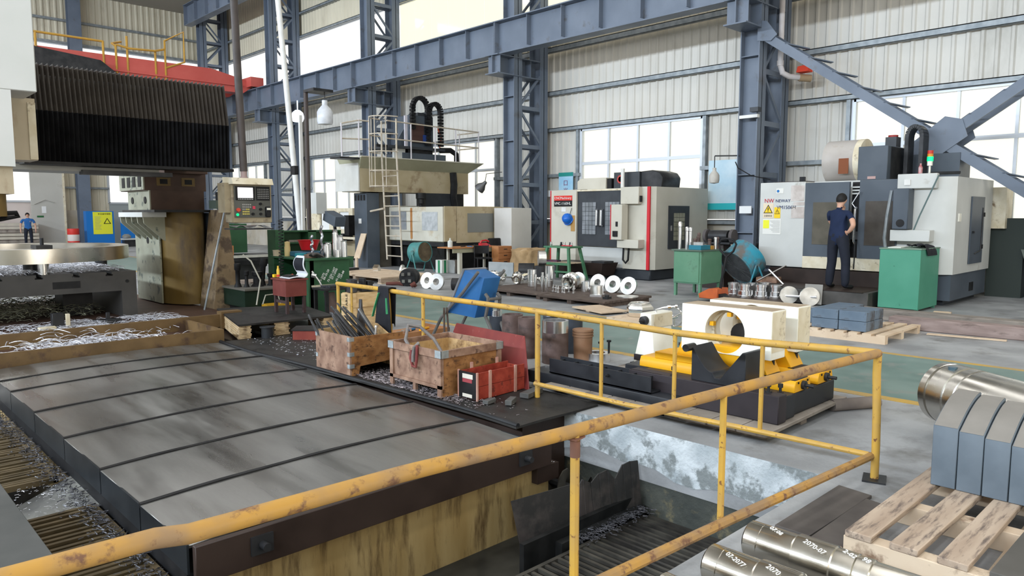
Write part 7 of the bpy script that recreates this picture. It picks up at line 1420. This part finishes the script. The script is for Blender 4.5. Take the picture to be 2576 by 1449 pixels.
# green desk with chalked side
m_gd = mat('desk_green', (.02,.075,.032), (.032,.10,.045), 3, .5, c3=(.02,.05,.03), s3=2.5, lo3=.6, hi3=.7)
t = thing('green_desk', 'dark green steel desk with chalk writing on its side', 'desk', (6.1,11.2,0))
bx('top', m_gd, t, 5.72,6.5,10.58,11.9,.89,.92); bx('side_panel', m_gd, t, 5.78,6.5,10.63,10.66,.0,.89); bx('front_post', m_gd, t, 5.75,5.85,10.63,10.72,0,.89); bx('back_panel', m_gd, t, 6.45,6.5,10.66,11.85,0,.89); bx('end_panel', m_gd, t, 5.75,6.5,11.8,11.85,0,.89); bx('shelf', m_gd, t, 5.8,6.45,10.66,11.8,.48,.50); bx('drip_rail', m_ivoryd, t, 5.8,6.5,10.6,10.63,.46,.49)
for k, s_ in enumerate(('13-2070','88-30-20','75-250-1607','07-13000','45-250','120-88')): text('chalk_writing', s_, .052, m_chalk, t, (5.96+k*.075,10.626,.52+.04*(k%2)), (.5,0,.86), (0,-1,0), label='white chalk numbers')
b = MB(); b.tube([(5.8,10.6,.72),(5.88,10.52,.56),(5.93,10.5,.44)], .016, 8); b.cyl((5.79,10.6,.66),(5.85,10.56,.64),.04,n=10); tag(b.build('lever_wrench', m_chrome), 'bright lever leaning at the corner of the green desk', 'lever')
t = thing('green_shelf', 'green two-bay tool shelf standing behind the desk', 'shelf', (6.5,12.4,0))
bx('side', m_gd, t, 5.98,6.15,12.2,12.5,.0,1.35); bx('back', m_gd, t, 6.15,7.3,12.48,12.5,.2,1.33); bx('side', m_gd, t, 7.28,7.3,12.2,12.5,.2,1.33); bx('divider', m_gd, t, 6.62,6.78,12.2,12.5,.2,1.33)
for z in (.6,1.1,1.31): bx('board', m_gd, t, 6.15,7.3,12.2,12.5,z,z+.025)
b = MB(); b.cb((6.4,12.33,1.14),(.25,.08,.05),.1); b.build('old_rag', m_deck, t)
# things standing on the green desk
m_tanbot = mat('thermos_cream', (.62,.48,.22), None, rough=.4); m_bluet = mat('tool_tray_blue', (.02,.12,.19), None, rough=.5)
b = MB(); b.lathe([(.05,0),(.05,.15),(.045,.17),(.045,.24),(.0,.25)], (5.9,11.6,.92), n=16); tag(b.build('thermos', m_tanbot), 'cream thermos bottle on the green desk', 'bottle')
b = MB(); b.lathe([(.06,0),(.065,.09),(.07,.1),(.0,.1)], (5.78,11.75,.92), n=16); tag(b.build('enamel_mug', mat('mug_cream', (.5,.42,.3), None, rough=.4)), 'cream lidded mug at the left end of the green desk', 'mug')
t = thing('red_basin', 'red plastic basin on the blue tray of the green desk', 'basin', (6.2,11.45,1.02)); b = MB(); b.lathe([(.0,.0),(.13,.0),(.18,.16),(.2,.17),(.175,.165),(.125,.01),(0,.01)], (6.22,11.45,1.02), n=28, caps=False); b.build('bowl', mat('basin_red', (.6,.015,.02), None, rough=.3), t)
b = MB(); b.box(5.92,6.4,11.05,11.62,.92,1.0); tag(b.build('tool_tray', m_bluet, bevel=.01), 'blue tool tray under the red basin', 'tray')
b = MB(); b.box(5.78,5.9,10.95,11.12,.92,.99); tag(b.build('tool_tray', mat('tray_cyan', (.02,.25,.30), None, rough=.5), bevel=.006), 'small cyan tray at the desk front', 'tray')
b = MB(); b.box(5.85,6.0,10.8,10.95,.92,.975); tag(b.build('wood_box', m_plyd, bevel=.004), 'small brown box on the green desk front', 'box')
for i, (x, y, L) in enumerate(((6.02,10.98,.36),(6.2,10.98,.52))):
    b = MB(); pts = [(x+.012*cos(q*.9),y+.012*sin(q*.9),.92+L*q/20) for q in range(21)]; b.tube(pts, .022, 6); b.cyl((x,y,.92),(x,y,.92+L*.25),.026,n=10); tag(b.build('drill_bit', mat('drill_steel', (.42,.42,.46), None, rough=.25, metal=.9)), ('shorter','taller')[i]+' twist drill standing on the green desk', 'drill bit')
for i, (x, y, r_, h) in enumerate(((6.30,10.95,.055,.24),(6.2,10.82,.055,.22),(6.42,10.92,.05,.45),(6.34,10.72,.05,.12),(6.46,10.70,.045,.27),(6.48,10.85,.045,.36))):
    post(x, y, .92, [(r_,0),(r_,h*.86),(r_*.8,h*.88),(r_*.8,h*.95),(r_*.95,h)], ('left','front','tallest','shortest','right-hand','rear')[i]+' bright tool cylinder on the green desk', None, 'tool cylinder', 'bright cylinders on the green desk')
b = MB(); b.sheet(8, 6, lambda u, v: (5.86+.2*v, 10.66+.28*u, .955+.03*sin(u*6+v*4)), .02); tag(b.build('dirty_glove', mat('glove_grey', (.06,.055,.05), (.1,.09,.085), 8, .9)), 'dirty grey gloves at the front of the green desk', 'gloves')
b = MB(); b.box(6.50,6.62,10.68,10.95,.74,.92); tag(b.build('green_box', m_gd, bevel=.005), 'small green box at the right end of the green desk', 'box')
# low machine bench and dark vise bench
t = thing('vise_bench', 'low black bench with an angled brown panel beside the green desk', 'bench', (5.9,10.1,0)); bx('top', m_dark, t, 5.6,6.25,9.85,10.25,.47,.50)
for x, y in ((5.62,9.87),(6.18,9.87),(5.62,10.2),(6.18,10.2)): bx('leg', m_dark, t, x,x+.05,y,y+.04,0,.47)
b = MB(); b.hexa([(5.68,9.86,.02),(5.86,9.86,.02),(5.86,9.88,.02),(5.68,9.88,.02)],[(5.62,9.92,.44),(5.80,9.92,.44),(5.80,9.94,.44),(5.62,9.94,.44)]); b.build('leaning_panel', m_brownst, t)
b = MB(); b.cb((5.85,10.05,.52),(.3,.2,.03),.2); tag(b.build('scrap_metal', m_chipd), 'flat scrap pieces on the low black bench', 'scrap')
t = thing('tool_rack', 'dark green tool rack with black cutter holders behind the platform', 'tool rack', (5.2,11.6,0))
bx('body', mat('rack_green', (.006,.02,.011), None, rough=.5), t, 4.95,5.6,11.2,12.0,.15,.42); bx('top', mat('rack_top', (.13,.12,.10), None, rough=.6), t, 4.93,5.62,11.15,12.05,.42,.45); bx('plinth', m_black, t, 5.0,5.55,11.3,11.9,0,.15)
for i, (x, y, r_, h, tl) in enumerate(((5.02,11.6,.05,.38,0),(5.12,11.5,.04,.26,0),(5.3,11.5,.09,.24,0),(5.42,11.6,.06,.45,.12),(5.53,11.5,.05,.2,0))):
    b = MB(); b.lathe([(r_*1.2,0),(r_*.7,h*.2),(r_*.7,h*.7),(r_,h*.75),(r_,h)], (x,y,.45), (tl,-.1*tl,1), 16); tag(b.build('cutter_holder', m_black), ('first','second','widest','tallest leaning','last')[i]+' black cutter holder on the dark green rack', 'cutter holder', 'holders on the green rack')
b = MB(); b.tube([(5.0,10.9,.22),(5.1,10.95,.6),(4.98,11.0,.9),(4.9,11.1,1.0)], .012, 6); b.tube([(5.1,10.9,.22),(5.2,11.0,.35),(5.4,11.0,.36),(5.45,11.0,.2)], .01, 6); tag(b.build('air_hose', mat('hose_cream', (.42,.40,.33), None, rough=.5)), 'thin cream air hose hanging beside the brown column', 'hose')
b = MB(); b.box(5.2,5.65,10.95,11.15,.0,.2); tag(b.build('yellow_crate', mat('crate_yellow', (.55,.30,.02), None, rough=.5)), 'yellow plastic crate under the green desk edge', 'crate')
for i, (x, y) in enumerate(((5.85,11.5),(6.0,11.0))): b = MB(); b.lathe([(.0,0),(.09,0),(.1,.05),(.06,.12),(0,.14)], (x,y,.0), n=10, caps=False); tag(b.build('blue_bag', mat('bag_blue', (.02,.25,.55), None, rough=.5)), ('left','right')[i]+' blue bag on the floor under the green desk', 'bag')
# things seen past the pendant
t = thing('far_machine', 'green and maroon machine with a long steel table beyond the pendant', 'machine tool', (7.4,17,0)); bx('table', m_dark, t, 6.3,8.2,16.6,17.4,.55,.68); bx('table_edge', m_face, t, 6.3,8.2,16.58,16.6,.62,.68); bx('green_drum', m_gd, t, 7.2,7.8,17.4,18.0,.7,1.4); bx('maroon_panel', mat('maroon', (.10,.025,.025), None, rough=.5), t, 6.2,6.7,17.5,18.2,.7,1.3); bx('post', m_ink, t, 6.55,6.7,17.0,17.3,.68,1.35); bx('slot_row', m_black, t, 6.4,8.1,16.59,16.6,.45,.55); bx('foot', m_dark, t, 6.5,7.9,16.7,17.3,0,.55); bx('orange_block', m_desk, t, 7.05,7.2,16.8,17.0,.68,.9)
b = MB(); b.box(6.75,6.95,13.2,13.4,.62,1.05); b.box(6.7,7.0,13.15,13.45,.0,.62); tag(b.build('pink_cabinet', mat('salmon', (.50,.30,.24), (.2,.05,.05), 1.2, .6, lo=.6, hi=.62)), 'salmon box on a dark stand left of the green shelf', 'box')
b = MB(); [b.box(6.0+.05*k,6.7+.03*k,14.2,14.9,.03*k,.03*k+.028) for k in range(9)]; tag(b.build('plywood_pile', m_wornwood), 'pile of dark boards on the floor past the pendant', 'boards')
b = MB(); b.bar((7.2,15.0,.04),(7.9,14.0,.04),.08,.05); tag(b.build('floor_bar', m_dark), 'dark bar lying on the floor past the pendant', 'bar')
t = thing('old_lathe', 'beige machine with two bright windows behind the lamp pole', 'machine tool', (14.5,24.3,0))
b = MB()
for (y0, y1, z0, z1) in ((22.6,22.85,.9,1.85),(23.5,24.2,.9,1.85),(25.0,25.9,.9,1.85),(22.85,23.5,1.72,1.85),(22.85,23.5,.9,1.1),(24.2,25.0,1.72,1.85),(24.2,25.0,.9,1.05)): b.box(14.0,14.08,y0,y1,z0,z1)
b.build('hood', m_ivoryd, t); bx('bed', m_tan, t, 14.0,15.6,22.4,26.0,.15,.9); bx('pane', m_postw, t, 14.05,14.06,22.85,23.5,1.1,1.72); bx('pane', m_postw, t, 14.05,14.06,24.2,25.0,1.05,1.72); bx('black_unit', m_black, t, 13.6,13.9,22.2,22.5,.9,1.6); bx('carriage', m_dark, t, 13.4,14.0,22.6,23.4,.7,.95); bx('rail', m_ivoryd, t, 13.4,13.5,21.5,23.6,.78,.86); bx('foot', m_black, t, 14.1,15.5,22.5,25.9,0,.15)
t = thing('swing_console', 'grey control box with a tilted screen on a thin post', 'control panel', (11.6,19.9,0)); b = MB(); b.cyl((11.3,20.1,0),(11.3,20.1,1.7),.07,n=10); b.build('post', m_ivoryd, t); bx('box', m_grey, t, 11.15,11.5,20.0,20.45,1.65,2.28); b = MB(); b.cb((11.6,19.75,1.5),(.35,.7,.3),.0,.28,0); b.build('screen_box', m_bluegrey, t); b = MB(); b.tube([(11.6,19.75,1.35),(11.6,19.7,1.1)], .05, 6); b.build('handle', m_black, t)
b = MB(); b.cyl((10.8,20.6,0),(10.8,20.6,.55),.28,n=20); tag(b.build('oil_barrel', m_tan), 'tan barrel behind the green desk', 'barrel')
# ------------------------------------------------------------------ far left end
t = thing('door_1', 'grey sliding gate panel in the gable wall', None, (9.2,44.3,0), kind='structure'); bx('leaf', mat('gate_grey', (.44,.43,.39), (.5,.49,.45), .8, .6, c3=(.30,.26,.2), s3=.8, lo3=.58, hi3=.7), t, 8.48,9.95,44.15,44.25,.02,4.4); bx('edge', m_ivoryd, t, 9.93,10.02,44.1,44.27,.02,4.4)
bx('notice', m_postw, t, 8.93,9.13,44.14,44.15,1.7,2.05); bx('exit_label', mat('exit_green', (.02,.12,.04), None, rough=.5), t, 8.7,9.0,44.14,44.15,1.48,1.57); b = MB(); b.tube([(8.6,44.12,2.15),(9.1,44.1,2.4),(9.5,44.12,2.25)], .02, 6); b.build('dent', MATS['gate_grey'], t)
t = thing('blue_cabinet', 'bright blue cabinet with a yellow warning notice at the far end', 'cabinet', (11.0,42,0)); m_cabb = mat('cabinet_blue', (.01,.16,.50), None, rough=.5); bx('body', m_cabb, t, 10.42,11.7,42.0,42.5,0,1.8)
n_ = bx('notice', m_noticey, t, 10.72,11.62,41.98,42.0,.62,1.76); text('lettering', '安全操作规程', .1, m_black, n_, (10.95,41.975,1.62), (1,0,0), (0,-1,0)); b = MB(); b.prism([(11.2,1.15),(11.55,1.15),(11.375,1.45)], 'y', 41.97, 41.98); w_ = b.build('warning_sign', m_black, n_)
b = MB(); b.prism([(11.26,1.18),(11.49,1.18),(11.375,1.39)], 'y', 41.965, 41.97); b.build('sign_face', m_noticey, n_); b = MB(); [b.box(10.8,11.1-.04*(k%3),41.972,41.978,1.5-k*.07,1.515-k*.07) for k in range(10)]; b.build('notice_print', MATS['print_grey'], n_)
b = MB(); b.box(12.0,12.8,41.6,42.0,0,1.5); t = b.build('blue_cabinet', m_cabb); tag(t, 'second blue cabinet right of the yellow notice', 'cabinet'); b = MB(); b.box(12.3,12.55,41.58,41.6,1.15,1.45); b.build('notice', m_postw, t)
t = thing('oil_drum', 'red and white steel drum beside the blue column', 'drum', (9.8,42,0))
for z0, z1, m in ((0,.3,'drum_red'),(.3,.62,'drum_white'),(.62,.92,'drum_red')): b = MB(); b.lathe([(.265,0),(.27,.02),(.27,z1-z0-.02),(.265,z1-z0)], (9.8,42,z0), n=24); b.build('band', mat(m, (.62,.04,.03) if m == 'drum_red' else (.66,.6,.56), None, rough=.45), t)
t = thing('hand_cart', 'small white cart with a bundle beside the blue cabinet', 'cart', (11.9,40.5,0)); bx('deck', m_grey, t, 11.6,12.4,40.2,40.7,.35,.42); bx('legs', m_dark, t, 11.65,12.35,40.25,40.65,0,.35); b = MB(); b.lathe([(.0,0),(.2,.02),(.22,.12),(.1,.22),(0,.22)], (11.8,40.4,.42), n=14, caps=False); b.build('bundle', m_tgrey, t)
for k, (x, y) in enumerate(((5.0,15.5),(5.15,15.6))): b = MB(); b.cyl((x,y,0),(x,y,1.45),.04,n=8); tag(b.build('yellow_post', m_rail), ('front','rear')[k]+' yellow post behind the gantry ring', 'post')
b = MB(); b.tube([(5.0,15.55,1.0),(5.7,15.55,1.0)], .025, 6); b.tube([(5.0,15.55,.45),(5.7,15.55,.45)], .025, 6); tag(b.build('rail_bars', m_rail), 'horizontal yellow bars behind the gantry ring', 'rail')
m_pale = mat('pale_stock', (.62,.56,.46), (.5,.46,.38), 3, .6)
for k in range(7): b = MB(); b.box(5.0,8.6,43.4+.02*k,44.0,.05+k*.17,.18+k*.17); tag(b.build('stock_beam', (m_pale, m_deck)[k % 3 == 1]), ('bottom','second','third','middle','fifth','sixth','top')[k]+' beam of the stacked stock behind the far worker', 'stock beam', 'stacked stock at the far end')
